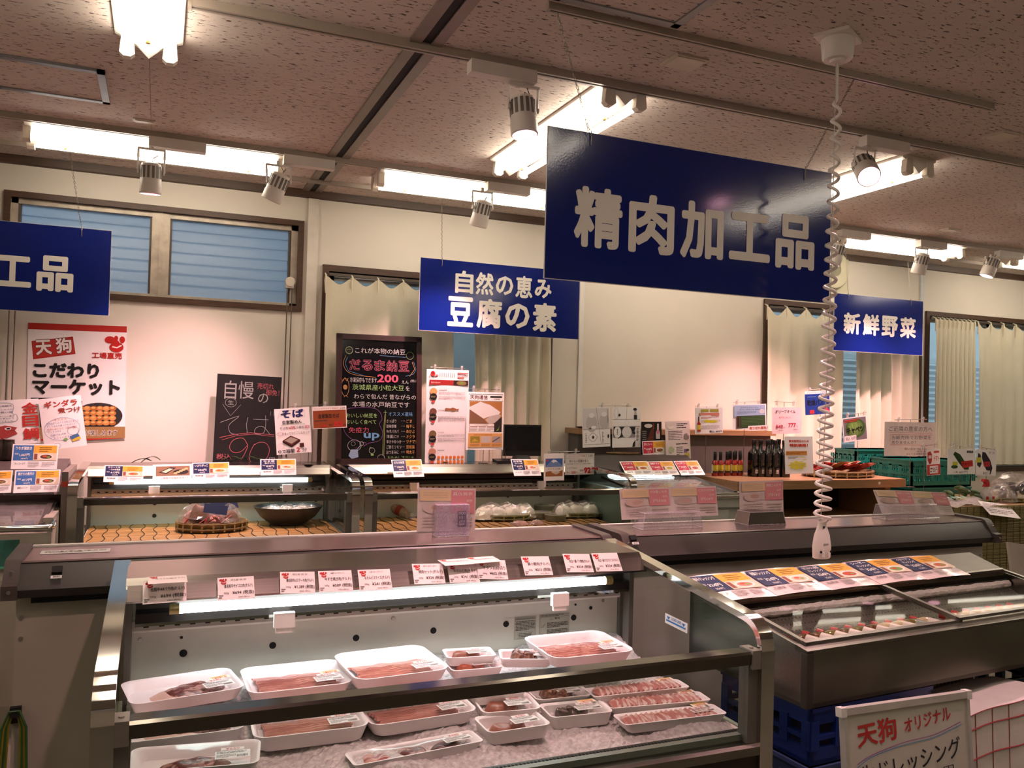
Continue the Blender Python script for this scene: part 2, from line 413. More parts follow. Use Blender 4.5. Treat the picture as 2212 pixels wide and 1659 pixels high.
# ---- what stands outside
SID = mat('blue_grey_siding', '#c3c9cc', .6, var=.05)
sd = thing('neighbour_building', 'blue grey building with horizontal siding seen through the curtain gaps', 'building', (6, 7.6, 0))
MB().box((3.2, 7.62, 2.15), (12, 7.7, 5)).build('upper_wall', mat('pale_render', '#c9d2d6', .7), sd)
MB().box((3.2, 7.60, 2.09), (12, 7.70, 2.15)).build('ledge', SID, sd)
for i in range(30):
    z = i*.07
    MB().prism([(7.62, z), (7.605, z+.012), (7.585, z+.035), (7.605, z+.06), (7.62, z+.07), (7.68, z+.07), (7.68, z)], 3.2, 12).build('siding_board', SID, sd)
tag(MB().box((-2, 7.4, 0), (3.1, 7.6, 4.5)).box((2.0, 7.36, 1.6), (2.06, 7.4, 4.5)).build('concrete_outbuilding', mat('grey_render', '#a9aeb0', .8, var=.1, scale=4)), 'plain grey rendered wall outside the curtained window behind the soybean sign', 'building')
struct(MB().box((-8, WY+.12, -.1), (14, 16, -.02)).build('ground_outside', mat('asphalt', '#6c6c6c', .9)))
# ================================================================== ceiling hardware
def plate(px, py, w, d, name, label, hexc='#cabfae', th=.006, cat='ceiling plate', grp=None):
    p = P(px, py, Z=H)
    o = MB().box((p.x-w/2, p.y-d/2, H-th), (p.x+w/2, p.y+d/2, H)).box((p.x-w/2+.01, p.y-d/2+.01, H-th-.004), (p.x+w/2-.01, p.y+d/2-.01, H-th)).build(name, mat('cream_plate', hexc, .5))
    return tag(o, label, cat, grp)
plate(1478, 133, .14, .12, 'ceiling_plate', 'small square cream blank plate between the two track rails near hanging navy sign')
plate(2165, 292, .13, .12, 'ceiling_plate', 'small square cream blank plate beside the swivelled spotlight over the vegetable side')
plate(312, 260, .10, .05, 'ceiling_plate', 'tiny pale clip plate on ceiling above the louvre window light')
plate(2052, 496, .12, .08, 'ceiling_plate', 'small pale plate on ceiling close to the far wall lights')
def hatch(x0, x1, y0, y1, label):
    r = thing('ceiling_hatch', label, 'access hatch', ((x0+x1)/2, (y0+y1)/2, H-.012)); t = .03
    mb = MB()
    for a, b in (((x0, y0), (x1, y0+t)), ((x0, y1-t), (x1, y1)), ((x0, y0), (x0+t, y1)), ((x1-t, y0), (x1, y1))): mb.box((*a, H-.012), (*b, H-.0005))
    mb.build('frame', mat('hatch_aluminium', '#8f8f92', .4, .7), r)
    MB().box((x0+t, y0+t, H-.006), (x1-t, y1-t, H-.0005)).build('panel', BOARD, r)
hatch(-.70, -.245, 3.80, 4.22, 'square ceiling access hatch with aluminium frame near the louvre window light')
hatch(1.12, 1.60, 1.98, 2.435, 'square ceiling access hatch beside the navy hanging sign rail')
def rail(name, label, x0, x1, y, w, h, hexc, slot=True):
    r = thing(name, label, 'track rail', ((x0+x1)/2, y, H-h))
    MB().prism([(y-w/2, H), (y-w/2, H-h), (y-w*.16, H-h), (y-w*.16, H-h*.4), (y+w*.16, H-h*.4), (y+w*.16, H-h), (y+w/2, H-h), (y+w/2, H)], x0, x1).build('rail_body', mat('rail_white', hexc, .4, var=.04), r)
    if slot: MB().box((x0+.02, y-w*.15, H-h*.6), (x1-.02, y+w*.15, H-h*.42)).build('slot', BLACK, r)
    MB().box((x0-.012, y-w/2-.001, H-h-.001), (x0, y+w/2+.001, H)).build('end_cap', mat('rail_white', hexc), r)
T1Y, T2Y = 2.97, 4.60
rail('lighting_track', 'white lighting track with black slot carrying two spotlights above the meat counter', .06, X1-.1, T1Y, .036, .030, '#9d9083')
rail('lighting_track', 'white lighting track along the back wall lamps carrying six spotlights', X0+.1, X1-.1, T2Y, .036, .030, '#9d9083')
rail('lighting_track', 'white lighting track over the customer aisle carrying three spotlights', -.6, 4.2, 1.52, .036, .030, '#9d9083')
rail('picture_rail', 'short cream hanging rail holding the chains of the large navy sign', 1.14, 3.2, 2.48, .026, .024, '#b5aa98', False)
rail('picture_rail', 'cream hanging rail along the top of the back wall holding sign chains', X0+.1, X1-.1, 5.14, .026, .024, '#c9bfae', False)
# ---- fluorescent fixtures
TUBEM = emis('fluorescent_tube', '#fff3e2', TUBE); CAPM = mat('lamp_socket', '#d8cfbf', .5); REFL = mat('lamp_reflector', '#efe9de', .3, var=.02)
def fixture(label, x, y, along, L=1.235):
    rz = 0 if along == 'x' else math.pi/2
    r = thing('fluorescent_light', label, 'ceiling light', (x, y, H-.10), rz, 'twin tube ceiling lights'); Mx = REG[r.name]
    def B(mb, name, m, parent=r, **k):
        mb.v = [Mx @ (p-V((0, 0, H-.10))) for p in mb.v]; return mb.build(name, m, parent, **k)
    h = L/2
    B(MB().prism([(-.115, H), (-.115, H-.012), (-.035, H-.052), (0, H-.085), (.035, H-.052), (.115, H-.012), (.115, H)], -h, h), 'reflector', REFL)
    for s in (-1, 1):
        yy = s*.072
        B(MB().tube([(-h+.03, yy, H-.068), (h-.03, yy, H-.068)], .0155, 12), 'tube', TUBEM, smooth=True)
        for e in (-1, 1):
            B(MB().prism([(yy-.02, H-.015), (yy-.026, H-.085), (yy-.012, H-.097), (yy+.012, H-.097), (yy+.026, H-.085), (yy+.02, H-.015)], e*(h-.028), e*(h+.006)), 'socket', CAPM)
    for e in (-1, 1): B(MB().lathe([(.008, 0), (.005, .008)], (e*h*.72, 0, H-.094), 8), 'wing_nut', mat('brass', '#b79a50', .4, .6))
    return r
fixture('twin tube light pointing at the back wall, hung over the aisle by the ceiling hatch', -.073, 2.74, 'y')
fixture('twin tube light half hidden by upper left corner of the large navy sign', 1.72, 3.60, 'y')
fixture('twin tube light behind the swivelled track spotlight and coiled cord', 3.56, 3.78, 'y')
fixture('twin tube wall-side light directly above the louvre window', -.03, 4.80, 'x')
fixture('twin tube wall-side light above the soybean sign', 1.74, 4.80, 'x')
fixture('twin tube wall-side light hidden behind the large navy sign', 3.45, 4.80, 'x')
fixture('twin tube wall-side light above the fresh vegetable sign', 5.18, 4.80, 'x')
fixture('twin tube wall-side light above the last curtained window', 7.0, 4.80, 'x')
for k, (x, y) in enumerate(((-.07, .75), (1.72, .85), (3.56, .80), (1.72, -1.2), (-1.85, 2.3), (5.4, .85), (5.4, 3.0), (7.2, 3.65))):  # meat and dressing aisle lights mirror in the sign; others added unseen for brightness
    fixture(['added unseen twin tube light over the front left bay', 'twin tube light over the middle of the meat aisle', 'twin tube light over the dressing aisle', 'added unseen twin tube light over the shop entrance', 'added unseen twin tube light over the left aisle end', 'added unseen twin tube light over the vegetable aisle front', 'added unseen twin tube light over the far vegetable aisle', 'added unseen twin tube light over the vegetable stand aisle'][k], x, y, 'y')
# ---- track spotlights
SPW = mat('spot_white', '#d6cdc4', .4, var=.03); SPG = mat('spot_fin_grey', '#6e6a66', .4, .4); LENS = emis('spot_lens', '#ffb9cf', 9)
def spotlight(label, hx, hy, Y, d, box_dx=-.02, at=None, boxl=.27, lit=True, rr=.053, spread=58, power=1.):
    """hx,hy: pixel of the head's centre; d: direction it points; driver box hangs on the track above"""
    c = V(at) if at else P(hx, hy, Y=Y); bx0 = c.x+box_dx
    r = thing('track_spotlight', label, 'spotlight', (c.x, Y, c.z), 0, 'track spotlights')
    MB().box((bx0-boxl/2, Y-.026, H-.078), (bx0+boxl/2, Y+.026, H-.031)).box((bx0-boxl/2, Y-.02, H-.031), (bx0+boxl/2, Y+.02, H-.026)).build('driver_box', SPW, r)
    A = aim(d); back = A @ V((0, 0, 1)); side = A @ V((1, 0, 0))
    L = .20; top = c+back*L*.42
    sh = MB().lathe([(rr*.9, -.095), (rr, -.09), (rr, -.045), (rr*.96, -.04), (rr*.94, .03), (rr*.86, .055), (rr*.4, .062), (0, .064)], c, 22, A, cap=False).build('lamp_shade', SPW, r, smooth=True)
    f = MB()
    for i in range(14):
        w = 2*math.pi*i/14; q = A @ V((math.cos(w)*rr*.9, math.sin(w)*rr*.9, .012)); f.cbox(c+q, (.008, .012, .06), A @ RZ(w))
    f.build('cooling_fins', SPG, r)
    MB().lathe([(rr*.93, -.086), (0, -.084)], c, 20, A, cap=False).build('lens', LENS, r)
    piv = V((c.x, Y, H-.085)); by = MB()
    up = V((0, 0, 1))
    e = V((1, 0, 0)) if abs(side.x) > .3 else V((0, 1, 0))
    for s in (-1, 1):
        j = c+e*s*(rr+.008)+back*.015; by.tube([piv+e*s*(rr+.008)*1.0+V((0, 0, -.004)), j], .0055, 4)
        by.lathe([(.011, -.004), (.011, .004)], j, 10, RY(math.pi/2) if e.x else RX(math.pi/2))
    by.box((piv.x-(rr+.012 if e.x else .008), piv.y-(.008 if e.x else rr+.012), piv.z-.008), (piv.x+(rr+.012 if e.x else .008), piv.y+(.008 if e.x else rr+.012), piv.z)).tube([piv, piv+V((0, 0, .02))], .01, 10)
    by.build('yoke', SPW, r)
    MB().tube([piv+V((.01, 0, 0)), piv+V((.03, .01, -.03)), c+back*.075+V((.012, 0, .01)), c+back*.055], .002, 5).build('lead', BLACK, r)
    ld = bpy.data.lights.new('spot_lamp', 'SPOT'); lo = bpy.data.objects.new('lamp_light', ld); COL.objects.link(lo)
    ld.energy = SPOTW*power*math.pi*2; ld.color = (1, .54, .58); ld.spot_size = math.radians(spread); ld.spot_blend = 1.0; ld.shadow_soft_size = .03
    lo.parent = r; lo.matrix_local = Matrix.Translation(REG[r.name].inverted() @ (c-back*.10)) @ A.to_4x4()
spotlight('white track spotlight pointing straight down, left of the large navy sign', 1130, 243, T1Y, (.03, -.16, -1), box_dx=-.09, spread=80)
spotlight('white track spotlight swivelled to face the room beside the coiled cord', 1868, 362, T1Y, (-.42, -.75, -.75), box_dx=.12)
spotlight('white track spotlight pointing straight down in front of the louvre window light', 326, 378, T2Y, (0, .12, -1), box_dx=.12, power=1.45, spread=84)
spotlight('white track spotlight tilted along the wall beside the dark ceiling joint', 600, 398, T2Y, (-.35, .30, -1), box_dx=.16, power=1.45, spread=84)
spotlight('white track spotlight tilted over the soybean sign', 1041, 455, T2Y, (-.12, .34, -1), box_dx=.16, power=1.45, spread=84)
spotlight('white track spotlight just behind the coiled cord', 1807, 543, T2Y, (-.1, .28, -1), box_dx=.16, power=1.45, spread=84)
spotlight('white track spotlight pointing down over the fresh vegetable sign', 1990, 565, T2Y, (-.05, .30, -1), box_dx=.1, power=1.45, spread=84)
spotlight('white track spotlight tilted over the last curtained window', 2141, 572, T2Y, (-.3, .22, -1), box_dx=.2, power=1.45, spread=84)
for x, lb in ((.35, 'over the steak trays'), (1.25, 'over the pork trays'), (2.46, 'over the dressing chest')):
    spotlight('white track spotlight on the customer aisle track '+lb, 0, 0, 1.52, (0, .38, -1), box_dx=.14, at=(x, 1.52, 2.56), spread=75, power=.55)
# ================================================================== hanging signs
NAVY = mat('navy_sign_face', '#0b1c66', .12, var=.03, scale=5, bump=.03, bscale=160, spec=.5); SIGNW = '#d9d4cb'
CHAIN = mat('steel_chain', '#8d867c', .35, .8)
def chain(parent, a, b):
    a, b = V(a), V(b); mb = MB(); n = max(4, int((b-a).length/.014)); d = (b-a)/n; dn = d.normalized(); A = dn.cross(V((0, 1, 0))).normalized(); Bq = dn.cross(A)
    for i in range(n):
        c = a+d*(i+.5); s = A if i % 2 else Bq
        mb.tube([c-dn*.008+s*.0006, c-dn*.004+s*.0035, c+dn*.004+s*.0035, c+dn*.008], .0011, 4, cap=False); mb.tube([c-dn*.008-s*.0006, c-dn*.004-s*.0035, c+dn*.004-s*.0035, c+dn*.008], .0011, 4, cap=False)
    mb.tube([b+V((0, -.004, .02)), b+V((0, -.008, .0)), b+V((0, -.006, -.03)), b+V((0, .002, -.035))], .0018, 5)
    mb.build('chain', CHAIN, parent)
def sign(label, x0, x1, z0, z1, y, texts, chains, yr=0.):
    r = thing('hanging_sign', label, 'sign', ((x0+x1)/2, y, z0))
    f = MB().box((x0, y, z0), (x1, y+.006, z1)).build('panel', NAVY, r)
    MB().box((x0-.002, y+.0005, z0-.002), (x1+.002, y+.0055, z1+.002)).build('panel_edge', mat('white_edge', '#cfcac2', .5), r)
    pr = Print(x1-x0, z1-z0, 0)
    for tx, a, b, c, d, bo in texts:
        n = len(tx)
        for i, ch in enumerate(tx):
            u0 = a+(c-a)*i/n; u1 = a+(c-a)*(i+1)/n; g = (u1-u0)*.06; sm = ch in 'のみ'
            pr.t(ch, u0+g, b+((d-b)*.08 if sm or ch == '工' else 0), u1-g, d-((d-b)*.06 if sm or ch == '工' else 0), SIGNW, bo)
    o = pr.build(r, 'lettering'); o.location = V(((x0+x1)/2, y, (z0+z1)/2))-REG[r.name].translation
    for a, b in chains: chain(r, a, b)
sign('large navy blue sign hung on chains reading processed fresh meat in white characters', 1.131, 2.309, 1.895, 2.385, 2.45,
     [('精肉加工品', .075, .36, .945, .77, .034)], [((1.165, 2.48, 2.775), (1.285, 2.452, 2.375)), ((2.44, 2.48, 2.775), (2.18, 2.452, 2.375))])
sy = 5.10
a, b, c, d = P(909, 556, Y=sy), P(1249, 592, Y=sy), P(1249, 733, Y=sy), P(907, 717, Y=sy)
sign('navy blue sign reading blessing of nature and soybean base in two white lines', a.x, c.x, c.z, a.z, sy,
     [('自然の恵み', .20, .13, .82, .45, .03), ('豆腐の素', .155, .50, .86, .92, .034)], [((a.x+.14, 5.14, 2.775), (a.x+.14, sy, a.z-.01)), ((c.x-.14, 5.14, 2.775), (c.x-.14, sy, a.z-.01))])
a, c = P(1803, 633, Y=sy), P(1992, 768, Y=sy)
sign('navy blue sign reading fresh vegetables in four white characters', a.x, c.x, c.z, a.z, sy,
     [('新鮮野菜', .09, .32, .93, .70, .036)], [((a.x+.14, 5.14, 2.775), (a.x+.14, sy, a.z-.01)), ((c.x-.14, 5.14, 2.775), (c.x-.14, sy, a.z-.01))])
a, c = P(241, 499, Y=sy), P(238, 682, Y=sy)
sign('navy blue sign partly covering the louvre window, ending in the characters for processed goods', a.x-1.18, a.x, c.z, a.z, sy,
     [('水産加工品', .02, .35, .86, .76, .036)], [((a.x-.22, 5.14, 2.775), (a.x-.145, sy, a.z-.01)), ((a.x-1.0, 5.14, 2.775), (a.x-1.0, sy, a.z-.01))])
# ================================================================== coiled power cord
def coiled_cord():
    c = P(1810, 80, Z=H); x, y = c.x, c.y
    r = thing('pendant_power_outlet', 'white power outlet block hanging on a long coiled cord from the ceiling', 'power cord', (x, y, .96))
    WP = mat('white_plastic', '#d9d2c9', .35, var=.02); q = V((x, y, 0))
    MB().cbox((x, y, H-.006), (.15, .12, .012), RZ(.5)).build('ceiling_plate', WP, r)
    MB().lathe([(.058, H-.01), (.052, H-.075), (.046, H-.082), (.028, H-.083), (.026, H-.092), (0, H-.092)], (x, y, 0), 20).build('cord_cup', WP, r, smooth=True)
    zb = P(1776, 1122, Y=y).z; xb = P(1776, 1122, Y=y).x
    path = [V((x, y, H-.09)), V((x, y, H-.20))]; n = 430; zt = H-.21; turns = 33
    ph = 0
    for i in range(n+1):
        t = i/n; z = zt+(zb-zt)*t; rad = min(.0135+.012*t, .001+t*.5)
        ph = 2*math.pi*(turns*(.72*t+.28*t**2.2)); path.append(V((x+(xb-x)*t+math.cos(ph)*rad, y+math.sin(ph)*rad, z)))
    path += [V((xb, y, zb-.02))]
    MB().tube(path, .0058, 7).build('coiled_cord', WP, r, smooth=True)
    MB().tube([(x-.006, y, H-.09), (x-.008, y, (H+zb)/2), (xb-.006, y, zb)], .0016, 5).build('support_wire', mat('clear_wire', '#bdb5ac', .4), r)
    zl = zb-.13
    MB().lathe([(0, zb+.004), (.016, zb+.002), (.018, zb-.02), (.032, zb-.055), (.038, zb-.09), (.036, zl), (.03, zl-.004), (0, zl-.004)], (xb, y, 0), 20, sy=.55).build('outlet_block', WP, r, smooth=True)
    s = MB()
    for dx in (-.022, .022): s.lathe([(.0045, 0), (.0045, .002)], (xb+dx, y-.0205, zl+.022), 10, RX(math.pi/2))
    s.lathe([(.004, 0), (.004, .002)], (xb-.004, y-.0125, zb-.025), 10, RX(math.pi/2)); s.build('screw_hole', BLACK, r)
    s = MB()
    for dx in (-.012, .010): s.box((xb+dx-.003, y-.026, zl+.004), (xb+dx+.003, y-.018, zl+.02))
    s.build('lock_tab', WP, r)
    MB().box((xb-.01, y-.0213, zl+.044), (xb+.01, y-.0205, zl+.05)).build('rating_mark', mat('grey_mark', '#8f8982', .5), r)
coiled_cord()
# ================================================================== meat display case
CHROME = mat('chrome', '#d9d6d0', .07, 1., var=.03); STEEL = mat('brushed_steel', '#8f8a82', .24, 1., var=.12, scale=5, stretch=(.4, 30, 30)); DSTEEL = mat('dull_steel', '#7d7870', .35, .9, var=.15, scale=7)
PANEL = mat('grey_white_panel', '#a9a294', .5, var=.04, scale=3); INNER = mat('case_white_liner', '#dcd8cc', .38, var=.03)
PLUM = mat('plum_brown_plastic', '#4d4340', .38, var=.06); PLUMD = mat('dark_plum_plastic', '#36302c', .4, var=.06); DWOOD = mat('dark_brown_laminate', '#2a1a14', .4, var=.15, scale=10)
LIDG = clear('lid_glass', tint='#f2f4f1', f0=1.04, lo=.004); GLASS = clear('case_glass', tint='#e9f0ec', f0=1.22, lo=.012); CASET = emis('case_tube', '#eafaff', CASE); SCREW = mat('screw_steel', '#b3aea6', .3, .9)
GREYP = mat('grey_post', '#6f6a62', .4, .4)
def rounded_profile(pts, idx, rad, n=8):
    """round one corner of an open profile"""
    out = []
    for i, p in enumerate(pts):
        if i not in idx: out.append(V(p)); continue
        a, b, c = V(pts[i-1]), V(p), V(pts[i+1]); d1 = (a-b).normalized(); d2 = (c-b).normalized()
        for k in range(n+1):
            t = k/n; q = (b+d1*rad)*(1-t)**2+b*2*t*(1-t)+(b+d2*rad)*t*t; out.append(q)
    return [(q[0], q[1]) for q in out]
def band(prof, w):
    """closed section from an open profile, w thick towards its inside (right of travel)"""
    n = len(prof); inn = []
    for i in range(n):
        d = V(prof[min(i+1, n-1)])-V(prof[max(i-1, 0)]); d.normalize(); nn = V((d.y, -d.x)); q = V(prof[i])+nn*w; inn.append((q.x, q.y))
    return prof+inn[::-1]
def open_case(name, label, x0, x1, yf, zr, yb, zc, zg, deck, base_m, chrome_ends=True, tube=True, posts=True, skirt=None, scale=1.):
    """open chilled case: glass front with a rail, sloped glass ends, steel canopy with a lamp along the back"""
    r = thing(name, label, 'display case', ((x0+x1)/2, (yf+yb)/2, 0)); ew = .042
    zf = zr+.02; topb = (yb, zc+.005)
    prof = rounded_profile([topb, (yf-.01, zf+.055*1.0), (yf-.01, zg-.03), (yf-.01, .1)], (1,), .085)
    for s, xe in ((0, x0), (1, x1-ew)):
        e = MB(); e.prism(band(prof, -.018)[::-1], xe, xe+ew); e.build('end_trim', CHROME if chrome_ends else DSTEEL, r, smooth=True)
        xi = xe+ew*.5; gl = [(yb, zc-.015), (yf+.06, zf+.02), (yf+.035, zr-.01), (yf+.035, zg), (yb, zg)]
        MB().prism(gl, xi-.003, xi+.003).build('end_glass', GLASS, r)
        b = MB(); xa = xe+ew if s == 0 else xe-.03
        b.box((xa, yf+.006, zg-.02), (xa+.03, yf+.045, zr-.036)); b.build('corner_post', GREYP, r)
        b = MB(); xa = xe+ew-.004 if s == 0 else xe-.026
        b.box((xa, yf-.006, zr-.045), (xa+.03, yf+.05, zr+.004)); b.lathe([(.006, 0), (.006, .003)], (xa+.015, yf+.02, zr+.004), 10); b.build('rail_clamp', mat('clamp_grey', '#8f897f', .35, .6), r)
        b = MB(); xa = xe+ew-.004 if s == 0 else xe-.012
        b.box((xa, yb-.20, zg), (xa+.016, yb-.16, zc-.03)); b.box((xa, yb-.14, zg), (xa+.016, yb-.12, zc-.03)); b.build('inner_post', GREYP, r)
        MB().box((xe+.004, yf+.03, .1), (xe+ew-.004, yb, zg)).build('end_panel', base_m, r)
    a, b = x0+ew+.026, x1-ew-.026
    MB().prism([(yf, zr-.034), (yf-.002, zr-.006), (yf+.004, zr), (yf+.046, zr), (yf+.046, zr-.012), (yf+.03, zr-.034)], a, b).build('front_rail', mat('polished_rail', '#6d6962', .13, 1., var=.05), r)
    MB().box((a-.02, yf+.016, zg), (b+.02, yf+.022, zr-.03)).build('front_glass', GLASS, r)
    MB().prism([(yf-.008, zg-.028), (yf-.008, zg-.006), (yf+.002, zg), (yf+.05, zg), (yf+.05, zg-.028)], x0+ew, x1-ew).build('front_sill', STEEL, r)
    MB().box((x0+ew, yf+.03, zg), (x1-ew, yf+.05, zg+.016)).build('inner_sill', mat('sill_grey', '#8f8b83', .4, .3), r)
    MB().box((x0+ew, yf+.004, .1), (x1-ew, yf+.02, zg-.028)).build('front_skirt', skirt or DWOOD, r)
    MB().box((x0+.05, yf+.06, 0), (x1-.05, yb-.02, .1)).build('plinth', BLACK, r)
    # liner
    yi = yb-.10
    MB().box((x0+ew, yi, zg-.05), (x1-ew, yi+.02, zc-.17)).build('liner_back', INNER, r)
    MB().box((x0+ew, yf+.03, zg-.06), (x1-ew, yi, zg-.045)).build('liner_floor', INNER, r)
    MB().box((x0+ew, yi+.02, .1), (x1-ew, yb, zc-.06)).build('back_panel', base_m, r)
    g = MB().prism([(yi-.035, zc-.172), (yi-.04, zc-.165), (yi-.03, zc-.14), (yi+.02, zc-.14), (yi+.02, zc-.172)], x0+ew, x1-ew); g.build('air_grille', INNER, r)
    sl = MB(); n = int((x1-x0)/.04)
    for i in range(1, n-1): sl.box((x0+ew+i*.04, yi-.0375, zc-.158), (x0+ew+i*.04+.014, yi-.034, zc-.152))
    stuff(sl.build('grille_slots', BLACK, r))
    # canopy
    MB().prism([(yb-.245, zc-.018), (yb-.228, zc-.002), (yb, zc), (yb, zc-.012), (yb-.225, zc-.014), (yb-.275, zc-.058), (yb-.278, zc-.052)], x0+ew*.9, x1-ew*.9).build('canopy', STEEL, r)
    MB().prism([(yb-.205, zc-.130), (yb-.20, zc-.136), (yb-.12, zc-.136), (yb-.12, zc-.03), (yb-.155, zc-.03), (yb-.165, zc-.10), (yb-.203, zc-.104)], x0+ew+.02, x1-ew-.02).build('lamp_housing', mat('plum_metal', '#453e3b', .22, .7), r)
    MB().box((x0+ew+.02, yb-.210, zc-.136), (x1-ew-.02, yb-.202, zc-.128)).build('housing_edge', CHROME, r)
    if tube:
        h = (x1-x0-.34); xt = x0+.17
        MB().tube([(xt, yb-.235, zc-.088), (xt+h, yb-.235, zc-.088)], .013, 12).build('lamp_tube', CASET, r, smooth=True)
        for xx in (xt-.025, xt+h): MB().tube([(xx, yb-.235, zc-.088), (xx+.025, yb-.235, zc-.088)], .0145, 12).build('tube_cap', mat('tube_cap', '#a38f5a', .4, .5), r, smooth=True)
    for t in (.27, .79):
        xx = x0+(x1-x0)*t; MB().box((xx-.028, yb-.268, zc-.152), (xx+.028, yb-.248, zc-.112)).box((xx-.022, yb-.262, zc-.168), (xx+.022, yb-.25, zc-.15)).build('tube_holder', ALUW, r)
    return r
MX0, MX1, MYF, MZR, MYB, MZC, MZG = -.10, 1.535, 1.81, .85, 2.66, 1.005, .608
meat = open_case('meat_display_case', 'open chilled meat case with chrome ends, glass front rail and lit steel canopy', MX0, MX1, MYF, MZR, MYB, MZC, MZG, None, INNER)
yi = MYB-.10
hl = MB()
for px, py, rr in ((589, 1394, .010), (769, 1378, .010), (936, 1362, .010), (1093, 1348, .010), (1239, 1334, .010), (396, 1411, .0105), (392, 1377, .004), (1276, 1313, .006), (1243, 1306, .004)):
    p = P(px, py, Y=yi); hl.lathe([(0, -.0015), (rr, -.0015), (rr, .001)], (p.x, yi-.0005, p.z), 16, RX(math.pi/2))
hl.build('vent_hole', BLACK, meat)
for px, py in ((303, 1382), (849, 1336), (1302, 1297)):
    p = P(px, py, Y=yi); MB().lathe([(0, .003), (.005, .003), (.006, 0)], (p.x, yi-.001, p.z), 10, RX(math.pi/2)).build('screw', SCREW, meat)
def wall_notice(px0, py0, px1, py1, warn):
    a, c = P(px0, py0, Y=yi-.002), P(px1, py1, Y=yi-.002); w, h = c.x-a.x, a.z-c.z
    o = MB().box((-w/2, 0, -h/2), (w/2, .001, h/2)).build('notice_sticker', mat('cream_sticker', '#c3bfb0', .4), meat, local=True)
    o.location = V(((a.x+c.x)/2, yi-.002, (a.z+c.z)/2))-REG[meat.name].translation
    p = Print(w, h, 0); p.s_([(.02, .02), (.98, .02), (.98, .98), (.02, .98)], .0007, '#5a564e', True)
    if warn: p.t('警告', .5, .16, .68, .25, '#3a3732'); p.s_([(.43, .25), (.38, .16), (.33, .25)], .0008, '#3a3732', True); p.s_([(.02, .13), (.98, .13)], .0006, '#5a564e'); p.s_([(.12, .56), (.18, .42), (.06, .56)], .001, '#3a3732', True); p.ln(.25, .36, .95, .6, 4, '#5a564e'); p.ln(.25, .66, .95, .9, 4, '#5a564e'); p.ln(.05, .03, .8, .11, 2, '#5a564e')
    else: p.r(.04, .04, .96, .13, '#8d897f'); p.ln(.05, .17, .95, .62, 7, '#5a564e'); p.s_([(.15, .68), (.85, .68), (.85, .96), (.15, .96)], .0006, '#5a564e', True); p.s_([(.5, .68), (.5, .96)], .0006, '#5a564e'); p.ln(.2, .72, .8, .92, 3, '#5a564e')
    p.build(o)
wall_notice(1112, 1334, 1157, 1378, False); wall_notice(1166, 1328, 1229, 1372, True)
# load line sticker on the right end glass
XS = MX1-.027; a, b, c = P(1437, 1324, X=XS), P(1485, 1347, X=XS), P(1437, 1345, X=XS); ux = (b-a).normalized(); uz = (a-c); uz = (uz-ux*uz.dot(ux)).normalized(); uy = uz.cross(ux); Mx = Matrix.Identity(4); w, h = (b-a).length, (a-c).dot(uz)
for i in range(3): Mx[i][0] = ux[i]; Mx[i][1] = uy[i]; Mx[i][2] = uz[i]; Mx[i][3] = (a+ux*w/2-uz*h/2)[i]
lo = MB().box((-w/2, 0, -h/2), (w/2, .0008, h/2)).build('load_line_sticker', mat('white_sticker', '#dfdcd8', .4), meat, local=True); lo.matrix_local = REG[meat.name].inverted() @ Mx
p = Print(w, h, 0); BL = '#2f6fae'; p.t('LOAD LINE', .3, .12, .72, .42, BL, .02); p.r(.06, .55, .94, .72, BL); p.poly([(.08, .2), (.16, .52), (.24, .2)], BL); p.poly([(.76, .2), (.84, .52), (.92, .2)], BL); p.build(lo)
# crushed ice deck
def deck(y): return .612+max(0, (y-1.87))*.115
def ice():
    mb = MB(); nx, ny = 150, 62; xa, xb, ya, yb_ = MX0+.05, MX1-.05, MYF+.075, yi-.004; rr = random.Random(3)
    vs = []
    for j in range(ny+1):
        for i in range(nx+1):
            x = xa+(xb-xa)*i/nx; y = ya+(yb_-ya)*j/ny
            e = min(1, j/4)
            z = deck(y)+e*(.012*math.sin(x*7+1)*math.sin(y*9)+.006*math.sin(x*23+y*17)+rr.uniform(-.0035, .0035))-(1-e)*.01
            vs.append((x+rr.uniform(-.002, .002), y, z))
    mb.add(vs, [(j*(nx+1)+i, j*(nx+1)+i+1, (j+1)*(nx+1)+i+1, (j+1)*(nx+1)+i) for j in range(ny) for i in range(nx)])
    o = mb.build('crushed_ice', mat('crushed_ice', '#d2c8c6', .22, var=.22, scale=90, bump=.6, bscale=420, spec=.6), meat); stuff(o)
    g = MB()
    for i in range(150):
        x = MX0+.06+i*(MX1-MX0-.12)/150
        for k in range(2): g.box((x+.005*(k % 2), MYF+.052+k*.011, .622-.004), (x+.006+.005*(k % 2), MYF+.059+k*.011, .6235-.004))
    stuff(g.build('grille_holes', BLACK, meat)); MB().box((MX0+.045, MYF+.05, .605), (MX1-.045, MYF+.08, .618)).build('front_grille', mat('dark_grille', '#4b4844', .4, .5), meat)
ice()
